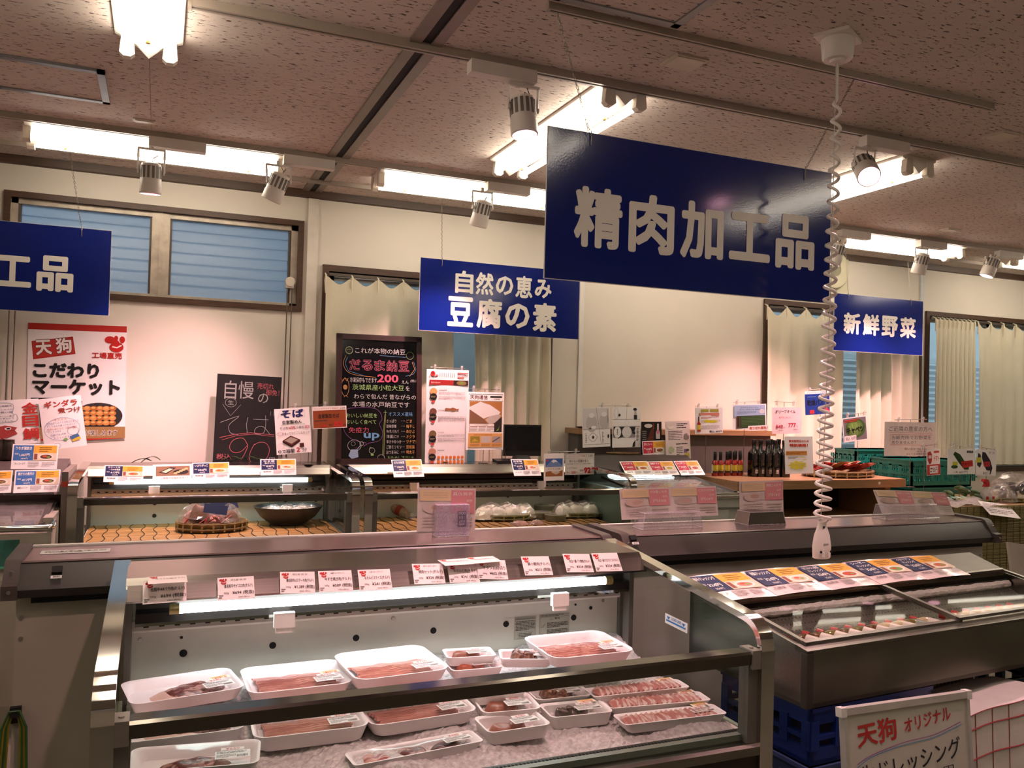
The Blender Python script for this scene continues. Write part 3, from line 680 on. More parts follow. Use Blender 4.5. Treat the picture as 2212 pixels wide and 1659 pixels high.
# ---- price cards on the canopy
def price_card(px, py, w, h, name, price, cap, label, back=False, rot=0., dz=0., lean=.72):
    y = MYB-.282-dz; c = P(px, py, Y=y)
    Mx = Matrix.Translation(c) @ Matrix.Rotation(-lean, 4, 'X') @ Matrix.Rotation(rot, 4, 'Y')
    o = sheet('price_card', label, 'price card', Mx, w, h, .0008, PAPER if False else mat('price_card_stock', '#efe2df', .4, var=.02), 'price cards on the meat case canopy')
    p = Print(w, h); emblem(p, .15, .20, .14)
    if cap: p.t(cap, .36, .08, .78, .17, '#4a3f3c', 0)
    p.t(name, .18, .32, .96, .52, '#231c1c', .012); p.t(price, .40, .62, .98, .82, '#231c1c', .012); p.t('200g', .16, .68, .30, .78, '#4a3f3c', 0)
    p.t('¥300 (税込)', .55, .88, .86, .96, '#4a3f3c', 0); p.ln(.03, .78, .15, .96, 2, '#6a5f5c'); p.build(o)
CW, CH = .094, .066
for i, (px, py, nm, prc, cap, lb) in enumerate((
    (356, 1277, '松阪牛A4バラ肉(チルド)', '¥694 (税抜)', '三重県松阪牛とち取り販売', 'price card for A4 rib meat beside the chrome end of the canopy'),
    (510, 1270, '黒毛和牛サイコロ肉(チルド)', '¥694 (税抜)', '宮崎 主に福島・群馬・宮城', 'price card for diced black wagyu beef at 694 yen'),
    (643, 1258, '黒毛和牛A3ステーキ肉(チルド)', '¥1,389 (税抜)', '宮崎 主に福島・群馬・宮城', 'price card for wagyu steak at 1,389 yen'),
    (725, 1255, '牛すき焼き肉(チルド)', '¥509 (税抜)', 'US産チョイスグレード', 'price card for sukiyaki beef at 509 yen'),
    (810, 1252, '牛カルビスライス(チルド)', '¥241 (税抜)', 'US産チョイスグレード', 'price card for sliced beef rib at 241 yen'),
    (926, 1239, '焼肉セット(チルド)', '¥324 (税抜)', '豪産牛モモ・US産牛モモ・US産牛バラ', 'price card for barbecue meat set at 324 yen'),
    (1001, 1237, '牛カルビ肉(チルド)', '¥241 (税抜)', 'US産チョイスグレード', 'price card for beef rib cut at 241 yen'),
    (1063, 1230, '牛タンお好切り', '¥602 (税抜)', '', 'price card for beef tongue at 602 yen'),
    (1160, 1222, '豚小間肉(チルド)', '¥213 (税抜)', '', 'price card for chopped pork at 213 yen'),
    (1249, 1216, '木立一番バラ焼肉(チルド)', '¥324 (税抜)', '', 'price card for rib barbecue pork at 324 yen'),
    (1311, 1214, '木立一番バラスライス(チルド)', '¥324 (税抜)', '', 'price card for sliced pork rib at 324 yen, last on the canopy'))):
    price_card(px, py, CW*(1.12 if i == 0 else 1), CH, nm, prc, cap, lb, rot=(-.02, .0, .05, .03, .02, .04, .04, .08, .04, .06, .03)[i])
for px, py, rot, lb in ((362, 1254, .02, 'spare pink price card lying behind the rib meat card at the canopy end'), (985, 1216, .05, 'spare pink price card lying flat behind the beef rib card'), (1045, 1211, .1, 'spare pink price card lying flat behind the beef tongue card')):
    c = P(px, py, Z=MZC+.002); Mx = Matrix.Translation(c+V((0, 0, .003))) @ Matrix.Rotation(rot, 4, 'Z') @ Matrix.Rotation(-1.5, 4, 'X')
    o = sheet('price_card', lb, 'price card', Mx, CW, CH, .0008, mat('price_card_stock', '#efe2df'), 'price cards on the meat case canopy'); p = Print(CW, CH); emblem(p, .15, .2, .14); p.t('牛カルビ肉(チルド)', .2, .32, .95, .5, '#6b5a58'); p.build(o)
# ================================================================== meat trays
FOAM = mat('white_foam_tray', '#ece4e3', .45, var=.02, bump=.05, bscale=300); FILM = clear('cling_film', f0=1.18, rough=.06, lo=.02)
def rrect(w, d, r, n=5):
    o = []
    for cx, cy, a in ((w/2-r, d/2-r, 0), (-w/2+r, d/2-r, 90), (-w/2+r, -d/2+r, 180), (w/2-r, -d/2+r, 270)):
        for k in range(n+1):
            t = math.radians(a+90*k/n); o.append((cx+r*math.cos(t), cy+r*math.sin(t)))
    return o
def meat_mat(name, red, fat, sc=(40, 6, 1), pos=.5):
    if name in _M: return _M[name]
    M = mat(name, red, .32, var=.12, scale=25, spec=.5); N = M.node_tree.nodes; L = M.node_tree.links; b = N['Principled BSDF']
    tc = N.new('ShaderNodeTexCoord'); mp = N.new('ShaderNodeMapping'); mp.inputs['Scale'].default_value = sc; L.new(tc.outputs['Object'], mp.inputs[0])
    n = N.new('ShaderNodeTexNoise'); n.inputs['Scale'].default_value = 1.5; n.inputs['Detail'].default_value = 5; n.inputs['Distortion'].default_value = .8; L.new(mp.outputs[0], n.inputs['Vector'])
    r = N.new('ShaderNodeValToRGB'); r.color_ramp.elements[0].position = pos-.04; r.color_ramp.elements[1].position = pos+.05; L.new(n.outputs[0], r.inputs[0])
    mx = N.new('ShaderNodeMix'); mx.data_type = 'RGBA'; mx.inputs['B'].default_value = lin(fat); L.new(b.inputs['Base Color'].links[0].from_socket, mx.inputs['A']); L.new(r.outputs[0], mx.inputs['Factor']); L.new(mx.outputs['Result'], b.inputs['Base Color'])
    return M
STEAK = meat_mat('marbled_beef', '#5f2522', '#b0847a', (30, 42, 10), .53); PINKM = meat_mat('sliced_beef', '#98403a', '#cc9a8c', (9, 70, 20), .52); PORK = meat_mat('pork_belly', '#ad6c63', '#d0b5ab', (70, 10, 20), .52)
DARKM = meat_mat('offal', '#5c3a2c', '#96705a', (40, 40, 40), .58); BELLY = meat_mat('bacon_slices', '#984a3c', '#c89c88', (8, 70, 12), .48); TONG = meat_mat('tongue', '#8f4f3a', '#b98366', (20, 30, 10), .6)
def blob(w, d, h, seed, rough=.3, n=22, m=10):
    """irregular slab of meat, flat below"""
    rr = random.Random(seed); ph = [rr.uniform(0, 6.28) for _ in range(8)]; mb = MB(); vs = []
    for j in range(m+1):
        t = j/m
        for i in range(n):
            a = 2*math.pi*i/n; k = 1+rough*.25*math.sin(2*a+ph[0])+rough*.2*math.sin(3*a+ph[1])+rough*.12*math.sin(7*a+ph[2])
            rad = math.sin(t*math.pi/2)**.5 if t < 1 else 1
            rad = (t)**.7; x = math.cos(a)*w/2*k*rad; y = math.sin(a)*d/2*k*rad
            z = h*(1-t**4)*(1+rough*.35*math.sin(x*70+ph[3])*math.sin(y*80+ph[4]))+rough*.004*math.sin(x*160+ph[5])
            vs.append((x, y, max(0, z) if t < 1 else 0))
    return mb.add(vs, [(j*n+i, (j+1)*n+i, (j+1)*n+(i+1) % n, j*n+(i+1) % n) for j in range(m) for i in range(n)])
def tray(label, fl, fr, bl, h=.032, kind='slices', m=None, depth=None, zoff=0., seed=0, stick='both', film=True, tiltx=0., fill=.8, glint=False, cover=None, xoff=0):
    """foam tray laid where the photograph shows its rim corners"""
    y = P(*fl, Z=.69).y; zr = deck(y)+h+.006+zoff
    a, b, c = P(*fl, Z=zr), P(*fr, Z=zr), P(*bl, Z=zr)
    ux = (b-a); ux.z = 0; w = ux.length; ux.normalize(); uy = V((-ux.y, ux.x, 0)); d = depth or max(.06, (c-a).dot(uy))
    ctr = (a+b)/2+uy*d/2
    base = ctr-V((0, 0, h)); Mx = Matrix.Translation(base) @ Matrix.Rotation(math.atan2(ux.y, ux.x), 4, 'Z') @ Matrix.Rotation(tiltx, 4, 'X')
    t = thing('meat_tray', label, 'meat tray', M=Mx, group='foam trays of meat on the ice')
    r = min(w, d)*.16; mb = MB()
    rings = [(rrect(w*.86, d*.84, r*.8), 0), (rrect(w*.90, d*.88, r*.85), .003), (rrect(w*.99, d*.985, r), h-.003), (rrect(w, d, r), h), (rrect(w-.008, d-.008, r*.95), h), (rrect(w-.018, d-.018, r*.9), h-.004), (rrect(w*.88-.01, d*.86-.01, r*.8), .006)]
    n = len(rings[0][0]); vs = [(x, y_, z) for R_, z in rings for x, y_ in R_]
    fs = [(i*n+j, i*n+(j+1) % n, (i+1)*n+(j+1) % n, (i+1)*n+j) for i in range(len(rings)-1) for j in range(n)]+[tuple(range(n-1, -1, -1)), tuple((len(rings)-1)*n+j for j in range(n))]
    mb.add(vs, fs).build('foam_tray', FOAM, t, smooth=True, local=True)
    iw, idp = w*.82, d*.80; rr = random.Random(seed+11)
    if kind == 'steak':
        q = blob(iw*.72, idp*.78, .016, seed, .25); q.v = [p+V((iw*.12, 0, .007)) for p in q.v]; q.build('steak', STEAK, t, smooth=True, local=True)
        q = blob(iw*.82, idp*.92, .011, seed, .25); q.v = [p+V((iw*.06, -.006, .006)) for p in q.v]; q.build('fat_edge', mat('fat', '#d9b3a4', .35, var=.1), t, smooth=True, local=True)
    elif kind == 'slices':      # long wavy slices laid across the depth, overlapping
        k = 12
        for i in range(k):
            q = MB(); yy = -idp/2*fill+idp*fill*(i+.5)/k; vs = []; nx = 14
            for s in range(2):
                for j in range(nx+1):
                    x = -iw/2*.92+iw*.92*j/nx; zz = .009+.012*math.sin(math.pi*min(1, (i+1)/k*1.0))+.0010*math.sin(j*1.7+i*.4+seed)
                    vs.append((x+(rr.uniform(-.004, .004) if j in (0, nx) else 0), yy+(-.011 if s == 0 else .014)*(idp/.17)+.003*math.sin(j*.9+i*.25+seed), zz+.004 if s == 0 else zz-.001))
            vs += [(a_, b_, max(.005, c_-.005)) for a_, b_, c_ in vs]; N2 = nx+1
            fs = [(j, j+1, N2+j+1, N2+j) for j in range(nx)]+[(2*N2+j, j, j+1, 2*N2+j+1) for j in range(nx)]+[(0, N2, 3*N2, 2*N2), (nx, nx+2*N2, N2+nx+2*N2, N2+nx), *[(N2+j, N2+j+1, 3*N2+j+1, 3*N2+j) for j in range(nx)]]
            q.add(vs, fs); q.mi = [1 if nx <= z_ < 2*nx else 0 for z_ in range(len(q.f))]; q.build('meat_slice', [m or PINKM, mat('fat_rim', '#d6ab9c', .35, var=.2, scale=60)], t, smooth=True, local=True)
    elif kind == 'fan':         # pork slices standing like fallen dominoes along the tray
        k = 17
        for i in range(k):
            x = -iw*.54+iw*1.0*(i+.5)/k; q = MB(); n2 = 6; vs = []
            for s in range(2):
                for j in range(n2+1):
                    u = j/n2; yy = -idp*.52+idp*1.04*u; bow = .010*math.sin(u*math.pi); vs.append((x+(0 if s == 0 else .016)-bow, yy, .008+(.012 if s == 0 else .024)*(.75+.25*math.sin(u*math.pi))))
            vs += [(a_+.002, b_, max(.006, c_-.006)) for a_, b_, c_ in vs]; N2 = n2+1
            fs = [(j, j+1, N2+j+1, N2+j) for j in range(n2)]+[(2*N2+j, 2*N2+j+1, j+1, j) for j in range(n2)]+[(0, N2, 3*N2, 2*N2), (n2, 2*N2+n2, 3*N2+n2, N2+n2)]
            q.add(vs, fs).build('pork_slice', PORK, t, smooth=True, local=True)
    elif kind == 'chunks':
        for i in range(16):
            q = blob(.034, .026, .016, seed*31+i, .7, 12, 6); e = RZ(rr.uniform(0, 6)); o = V((rr.uniform(-.30, .22)*iw, rr.uniform(-.28, .28)*idp, .006+.007*(i % 3))); q.v = [e @ p+o for p in q.v]; q.build('meat_piece', m or DARKM, t, smooth=True, local=True)
    elif kind == 'lumps':
        for i, (ox, oy, s_) in enumerate(((-.20, .02, 1), (.10, .06, .85))):
            q = blob(iw*.46*s_, idp*.66*s_, .022, seed+i, .2); q.v = [p+V((ox*iw, oy*idp, .006)) for p in q.v]; q.build('meat_piece', m or TONG, t, smooth=True, local=True)
    elif kind == 'three':
        for i in range(3):
            q = blob(iw*.30, idp*.85, .014, seed+i, .3); q.v = [p+V(((i-1)*iw*.335-.01, 0, .006)) for p in q.v]; q.build('meat_piece', (PINKM, STEAK, mat('dark_beef', '#54302e', .3, var=.3, scale=60))[i], t, smooth=True, local=True)
    elif kind == 'cover':
        q = blob(iw*.66, idp*.5, .016, seed, .3); q.v = [p+V((0, -idp*.02, .006)) for p in q.v]; q.build('steak', STEAK, t, smooth=True, local=True)
    if film:
        fb = MB(); nn = 8; vs = []
        for j in range(nn+1):
            for i in range(nn+1):
                u, v_ = i/nn*2-1, j/nn*2-1; vs.append((u*(w/2-.006), v_*(d/2-.006), h+.0012-.0035*(1-u*u)*(1-v_*v_)+.0006*math.sin(i*2.1+j*1.3+seed)))
        fb.add(vs, [(j*(nn+1)+i, j*(nn+1)+i+1, (j+1)*(nn+1)+i+1, (j+1)*(nn+1)+i) for j in range(nn) for i in range(nn)]).build('cling_film', FILM, t, smooth=True, local=True)
    if stick:
        sw, sh = min(.075, w*.42), min(.04, d*.30); sx, sy_ = w*.5-sw*.62-.012+xoff, -d*.5+sh*.95+.012
        o = MB().box((-sw/2, 0, -sh/2), (sw/2, .0004, sh/2)).build('price_sticker', mat('white_sticker', '#dfdcd8', .4), t, local=True); o.location = (sx, sy_, h+.0035); o.rotation_euler = (-math.pi/2+.0, 0, .06)
        p = Print(sw, sh); p.ln(.05, .08, .9, .36, 2, '#6a6460'); p.ln(.05, .46, .6, .9, 3, '#8a847f')
        for j in range(9): p.r(.62+j*.035, .62, .62+j*.035+.018, .92, '#4a4540')
        p.build(o)
        if stick in ('both', 'red'):
            o = MB().box((-sw*.33, 0, -.007), (sw*.33, .0004, .007)).build('red_price_sticker', mat('white_sticker', '#dfdcd8', .4), t, local=True); o.location = (sx-.002, sy_+sh*.5+.010, h+.0038); o.rotation_euler = (-math.pi/2, 0, .04)
            p = Print(sw*.66, .014); p.t('¥'+str(rr.choice((730, 650, 480, 720, 500))), .2, .12, .8, .88, '#c8453a', 0); p.build(o)
        if stick == 'both' and seed % 2 == 0:
            o = MB().box((-sw*.36, 0, -.010), (sw*.36, .0004, .010)).build('discount_sticker', mat('cream_label', '#f0e6d2', .4), t, local=True); o.location = (sx+.012, sy_+sh*.5+.026, h+.0042); o.rotation_euler = (-math.pi/2, 0, .10)
            p = Print(sw*.72, .02); p.r(.1, .06, .9, .3, '#e0a93a'); p.t('1割引き', .16, .4, .86, .92, '#d0602a', .02); p.build(o)
    return t
TR = [
 ('foam tray with one thick marbled steak at the chrome end, behind the rail', (282, 1524), (533, 1484), (293, 1469), dict(kind='steak', zoff=.03, seed=2)),
 ('foam tray of crumpled beef slices behind the rail, next to the thick steak tray', (537, 1500), (766, 1474), (537, 1441), dict(kind='slices', zoff=.03, seed=4, m=PINKM)),
 ('foam tray of thin layered beef slices standing highest behind the rail', (770, 1471), (977, 1444), (757, 1408), dict(kind='slices', zoff=.045, seed=5, h=.036, m=meat_mat('thin_beef', '#a84f40', '#cf9c88', (12, 90, 20), .5), fill=.62)),
 ('small foam tray of tongue pieces tucked against the case back', (966, 1422), (1074, 1416), (954, 1402), dict(kind='lumps', zoff=.045, seed=7, stick='red', h=.026)),
 ('small foam tray of tongue pieces tilted in front of the rearmost tongue tray', (977, 1450), (1089, 1440), (970, 1425), dict(kind='lumps', zoff=.035, seed=9, stick='red', h=.026, m=meat_mat('tongue_red', '#a35236', '#c98a66', (20, 30, 10), .6))),
 ('small foam tray of chopped dark offal next to the spread bacon tray', (1081, 1424), (1195, 1424), (1070, 1402), dict(kind='chunks', zoff=.045, seed=3, stick='red', h=.026)),
 ('large foam tray of spread thin pork rib slices raised under the warning notice', (1197, 1424), (1377, 1405), (1160, 1372), dict(kind='slices', zoff=.06, seed=8, h=.034, m=meat_mat('pork_rib', '#a54a44', '#d0a598', (50, 50, 20), .5), fill=.8)),
 ('foam tray with a long steak just below the rail at the chrome end', (262, 1607), (532, 1573), None, dict(kind='steak', depth=.19, zoff=.018, seed=13, stick='red')),
 ('foam tray with a covered steak and bright film in the front corner', (262, 1672), (560, 1648), (268, 1612), dict(kind='cover', zoff=.03, seed=15, depth=.135, stick='red')),
 ('foam tray of layered bacon slices in the front row next to the covered steak', (548, 1597), (801, 1567), None, dict(kind='slices', depth=.20, m=BELLY, seed=17, stick='red', zoff=.006, h=.04)),
 ('foam tray of long beef rib slices in the middle of the front row', (804, 1569), (1036, 1534), None, dict(kind='slices', depth=.20, m=PINKM, seed=19, stick='red', zoff=.006, h=.036, fill=.7)),
 ('small foam tray of tongue half hidden under the rail', (1020, 1506), (1136, 1496), (1024, 1486), dict(kind='lumps', seed=21, stick='red', h=.026, zoff=.01)),
 ('small foam tray of sliced tongue behind the shiny film tray', (1043, 1541), (1172, 1530), (1023, 1503), dict(kind='lumps', seed=23, stick='red', h=.03, zoff=.004)),
 ('small foam tray with glaring film in the middle front', (1056, 1584), (1193, 1564), (1037, 1547), dict(kind='lumps', seed=25, stick='red', h=.036, zoff=.004)),
 ('small foam tray of brown offal behind the dark offal tray', (1160, 1513), (1282, 1501), (1141, 1483), dict(kind='chunks', seed=27, stick='red', h=.03, m=meat_mat('offal_brown', '#6e4534', '#a37a5f', (40, 40, 40), .55))),
 ('small foam tray of dark grey offal at the front beside the pork fan trays', (1192, 1551), (1327, 1537), (1170, 1520), dict(kind='chunks', seed=30, stick='both', h=.036, m=meat_mat('offal_grey', '#49382f', '#7d6556', (40, 40, 40), .6))),
 ('long foam tray of fanned pork belly slices, rearmost of the three by the end glass', (1284, 1506), (1492, 1484), (1270, 1486), dict(kind='fan', seed=32, stick='both', h=.020, zoff=.016)),
 ('long foam tray of fanned pork belly slices, middle of the three by the end glass', (1318, 1531), (1538, 1512), (1298, 1510), dict(kind='fan', seed=34, stick='both', h=.022, zoff=.010)),
 ('long foam tray of fanned pork belly slices, frontmost of the three by the end glass', (1350, 1567), (1573, 1541), (1328, 1543), dict(kind='fan', seed=36, stick='both', h=.026, zoff=.006)),
 ('long narrow foam tray of three beef pieces lying askew at the very front', (765, 1655), (1047, 1600), (754, 1625), dict(kind='three', seed=41, stick='red', h=.024, zoff=.004)),
]
for lb, fl_, fr_, bl_, kw in TR: tray(lb, fl_, fr_, bl_ or fl_, **kw)
# ================================================================== back-to-back freezers with plum hoods
def hood_freezer(label, x0, x1, panel_m, mark):
    y0 = 2.765; r = thing('hooded_freezer', label, 'freezer', ((x0+x1)/2, 3.15, 0))
    MB().box((x0+.03, y0, .06), (x1-.03, y0+.03, .90)).build('back_panel', panel_m, r)
    MB().box((x0+.03, y0+.03, .06), (x1-.03, 3.55, .60)).box((x0+.03, 3.52, .6), (x1-.03, 3.55, .78)).box((x0+.03, y0+.03, .6), (x0+.07, 3.55, .80)).box((x1-.07, y0+.03, .6), (x1-.03, 3.55, .80)).build('body', mat('freezer_white', '#b9b5ac', .45), r)
    MB().box((x0+.05, y0+.03, 0), (x1-.05, 3.5, .06)).build('plinth', BLACK, r)
    MB().prism([(2.715, .905), (2.70, .93), (2.752, .990), (2.768, .9985), (3.00, 1.0), (3.012, .99), (3.01, .96), (2.78, .94), (2.77, .905)], x0+.035, x1-.035).build('hood', PLUMD, r, smooth=True)
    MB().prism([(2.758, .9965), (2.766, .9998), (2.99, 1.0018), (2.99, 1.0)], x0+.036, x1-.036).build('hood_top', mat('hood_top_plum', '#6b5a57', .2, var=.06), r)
    MB().box((x0+.035, 2.992, .992), (x1-.035, 3.014, 1.006)).build('rear_edge', ALUW, r)
    MB().box((x0+.07, 2.735, .885), (x1-.07, 2.77, .906)).build('under_rail', BLACK, r)
    for s, xe in ((0, x0), (1, x1-.04)):
        c = MB().prism([(2.692, .905), (2.690, .945), (2.712, .950), (2.748, 1.002), (2.766, 1.008), (3.015, 1.010), (3.025, 1.0), (3.025, .95), (2.80, .93), (2.79, .905)], xe, xe+.04).build('end_cap', PLUM, r, smooth=True)
        for yy, zz in ((2.722, .977), (2.689, .928)): MB().lathe([(.0055, 0), (.005, .003), (0, .003)], (xe+.02, yy-.002, zz), 10, RX(math.pi/2)).build('screw', SCREW, c)
        for zz in (.84, .78): MB().lathe([(.0065, 0), (.006, .004), (0, .004)], (xe+(.045 if s == 0 else -.005), y0, zz), 10, RX(math.pi/2)).build('screw', SCREW, r)
    if mark is not None:
        c = P(*mark, Y=2.722); sw = MB().cbox((c.x, 2.728, c.z), (.026, .012, .020), RX(-.7)).build('lamp_switch', BLACK, r)
        o = MB().box((-.014, 0, -.0045), (.014, .001, .0045)).build('switch_label', mat('white_sticker', '#dfdcd8', .4), r, local=True); o.location = V((c.x, 2.7085, c.z-.0155))-REG[r.name].translation; o.rotation_euler = (-.70, 0, 0)
        p = Print(.028, .009); p.t('照明', .2, .18, .8, .82, '#3a3a3a'); p.build(o)
    return r
hf = hood_freezer('freezer seen from behind with long plum hood, standing behind the meat case', -.385, 1.572, PANEL, (123, 1232))
hood_freezer('freezer seen from behind with plum hood, standing behind the dressing chest', 1.612, 3.585, mat('pinkish_white_panel', '#b9b0a8', .5, var=.03), (1369, 1163))
o = MB().box((-.07, 0, -.0185), (.07, .0005, .0185)).build('caution_strip', mat('white_sticker', '#dfdcd8', .4), hf, local=True)
a = P(165, 1190, Z=1.0); o.location = V((a.x, 2.885, 1.0022))-REG[hf.name].translation; o.scale = (1.35, 1, 1.5); o.rotation_euler = (-math.pi/2+.009, 0, 0)
p = Print(.14, .037); p.ln(.06, .2, .94, .8, 3, '#7a7571'); [p.e(.3+i*.13, .45, .025, .16, '#5a5552') for i in range(4)]; p.build(o)
# green and yellow earth cable on a hook
eb = thing('earth_cable', 'green and yellow cable looped over a black hook on the freezer panel', 'cable', (-.30, 2.74, .4))
c = P(33, 1545, Y=2.752); MB().box((c.x-.014, 2.748, c.z-.022), (c.x+.014, 2.765, c.z+.022)).box((c.x-.012, 2.730, c.z+.0), (c.x+.012, 2.75, c.z+.012)).build('hook', BLACK, eb)
for k in range(4):
    q = MB(); w = .020+.007*k; q.tube([(c.x-w-.006, 2.742-k*.003, c.z-.55), (c.x-w, 2.742-k*.003, c.z-.2), (c.x-w*.75, 2.742-k*.003, c.z-.03), (c.x-w*.3, 2.741-k*.003, c.z+.012+.002*k), (c.x+w*.3, 2.741-k*.003, c.z+.012+.002*k), (c.x+w*.75, 2.742-k*.003, c.z-.03), (c.x+w*.9, 2.742-k*.003, c.z-.2), (c.x+w*.8, 2.742-k*.003, c.z-.55)], .0035, 6)
    q.build('cable_loop', (mat('cable_yellow', '#7f7420', .5), mat('cable_green', '#2f5a2a', .5))[k % 2], eb, smooth=True)
# ================================================================== clear boxes and reversed cards on the hoods
ACRY = clear('clear_plastic', '#d8cdd6', .08, body=.20, f0=1.35, lo=.04); LILAC = clear('lilac_plastic', '#c9b5d3', .2, body=.40, f0=1.3, lo=.03)
def hz(y): return .9998+(y-2.766)*.009
def shell_box(name, label, cat, px0, px1, py, top, dd, m, taper=.9, bumps=True, y=2.86):
    a, b = P(px0, py, Y=y), P(px1, py, Y=y); w = b.x-a.x; z0 = hz(y)+.002; cx = (a.x+b.x)/2
    t = thing(name, label, cat, (cx, y+dd/2, z0)); mb = MB(); k = taper; h = top
    o = [(-w/2, 0), (w/2, 0), (w/2, dd), (-w/2, dd)]
    vs = [(cx+x, y+yy, z0) for x, yy in o]+[(cx+x*k, y+dd/2+(yy-dd/2)*k, z0+h) for x, yy in o]
    mb.add(vs, [(0, 1, 5, 4), (1, 2, 6, 5), (2, 3, 7, 6), (3, 0, 4, 7), (4, 5, 6, 7)]).build('shell', m, t)
    e = MB()
    for i in range(4): e.tube([vs[i], vs[i+4]], .0014, 4); e.tube([vs[i], vs[(i+1) % 4]], .0018, 4); e.tube([vs[4+i], vs[4+(i+1) % 4]], .0014, 4)
    e.build('rim', clear('clear_edge', '#e4dce2', .1, body=.35, lo=.1), t)
    if bumps:
        q = MB()
        for rI in range(4):
            for i in range(18):
                u = -.42+.84*i/17; v = .2+.18*rI; s_ = 1+(k-1)*v; q.lathe([(.0022, 0), (.0012, .0022), (0, .0025)], (cx+u*w*s_, y+dd*(1-s_)/2*1., z0+h*v), 6, RX(math.pi/2))
        q.build('bump_rows', clear('clear_edge'), t)
    return t
shell_box('clear_box', 'clear bumpy plastic box holding up the pair of reversed cards near the hood corner', 'plastic box', 1388, 1518, 1135, .062, .07, ACRY)
shell_box('clear_box', 'clear bumpy plastic box holding reversed cards at the end of the hood by the vegetables', 'plastic box', 1912, 2030, 1113, .062, .075, ACRY)
lb = shell_box('lilac_box', 'translucent lilac box standing upside down on the hood, printed with 537', 'plastic box', 943, 1013, 1151, .112, .05, LILAC, .98, False, y=2.88)
p = Print(.032, .055, mir=False); p.r(0, 0, 1, 1, '#6d6472'); p.t('with', .15, .78, .85, .95, '#c9b9d2', .01, math.pi); p.t('537', .15, .58, .85, .74, '#c9b9d2', .01, math.pi)
for i in range(4): p.s_([(.2+i*.18, .30), (.2+i*.18, .5)], .0014, '#c9b9d2')
for i in range(3): p.ring(.22+.28*i, .12, .12, .07, .0015, '#c9b9d2', 6)
q = p.build(lb, 'print'); a = P(998, 1121, Y=2.878); q.location = V((a.x, 2.8785, a.z))-REG[lb.name].translation
p = Print(.08, .05); [p.e(.1+.12*i, .15+.2*j, .012, .02, '#8f7f9c', 6) for i in range(7) for j in range(5)]; q = p.build(lb, 'dot_pattern'); a = P(960, 1112, Y=2.878); q.location = V((a.x, 2.8787, a.z))-REG[lb.name].translation
t = shell_box('steel_box', 'small upturned stainless steel box on the hood beside the single reversed card', 'metal box', 1616, 1698, 1128, .052, .09, mat('tin_grey', '#7f7a73', .22, .9), .88, False)
def reversed_card(label, tl, tr, bl, y, yaw, tilt, texts, two=False):
    Mx, w, h = frame_of(tl, tr, bl, y, tilt, yaw); o = sheet('menu_card', label, 'menu card', Mx, w, h, .001, mat('show_through_paper', '#cdbfb8', .4, var=.03), 'reversed cards on the freezer hoods', curl=.004)
    p = Print(w, h, -.006, mir=True, wash=.55); n = len(texts)
    for i, (nm, pr, col) in enumerate(texts):
        a = i/n; s = 1/n
        p.r(a+.03*s, .05, a+.44*s, .58, '#c8404f'); p.r(a+.44*s, .05, a+.97*s, .30, '#e3b76a'); p.t(nm, a+.07*s, .09, a+.41*s, .18, '#efe4df', .01); p.t('税抜', a+.07*s, .26, a+.17*s, .32, '#efe4df', 0); p.t(pr, a+.1*s, .38, a+.36*s, .48, '#efe4df', .01)
        p.ln(a+.5*s, .09, a+.92*s, .25, 3, '#a38d6a', .3); p.e(a+.72*s, .47, .2*s, .13, col); p.e(a+.68*s, .45, .1*s, .06, '#a06a52'); p.r(a+.46*s, .36, a+.55*s, .56, '#b9aaa6'); p.ln(a+.06*s, .66, a+.4*s, .9, 3, '#8a7b76', .4); p.ln(a+.5*s, .64, a+.92*s, .92, 4, '#8a7b76', .3)
    p.build(o)
reversed_card('single reversed menu card standing behind the lilac box', (903, 1053), (1028, 1055), (898, 1148), 2.93, 0, .1, [('牛丼の具', '463円', '#b9a39b')])
reversed_card('pair of joined reversed menu cards leaning behind the clear box', (1338, 1056), (1546, 1050), (1322, 1124), 2.93, -.0, .18, [('味付ホルモン', '741円', '#8f7a6e'), ('牛タン厚切り', '602円', '#b58f7d')])
reversed_card('single reversed menu card standing beside the upturned steel box', (1597, 1040), (1691, 1037), (1592, 1114), 2.95, 0, .05, [('牛カルビ焼肉', '241円', '#b9a09a')])
reversed_card('pair of reversed menu cards leaning at the hood end by the vegetables', (1886, 1058), (2042, 1064), (1846, 1107), 2.97, -.05, .55, [('黒毛ステーキ', '324円', '#6d5a4e'), ('豚ロース肉', '278円', '#7a6152')])
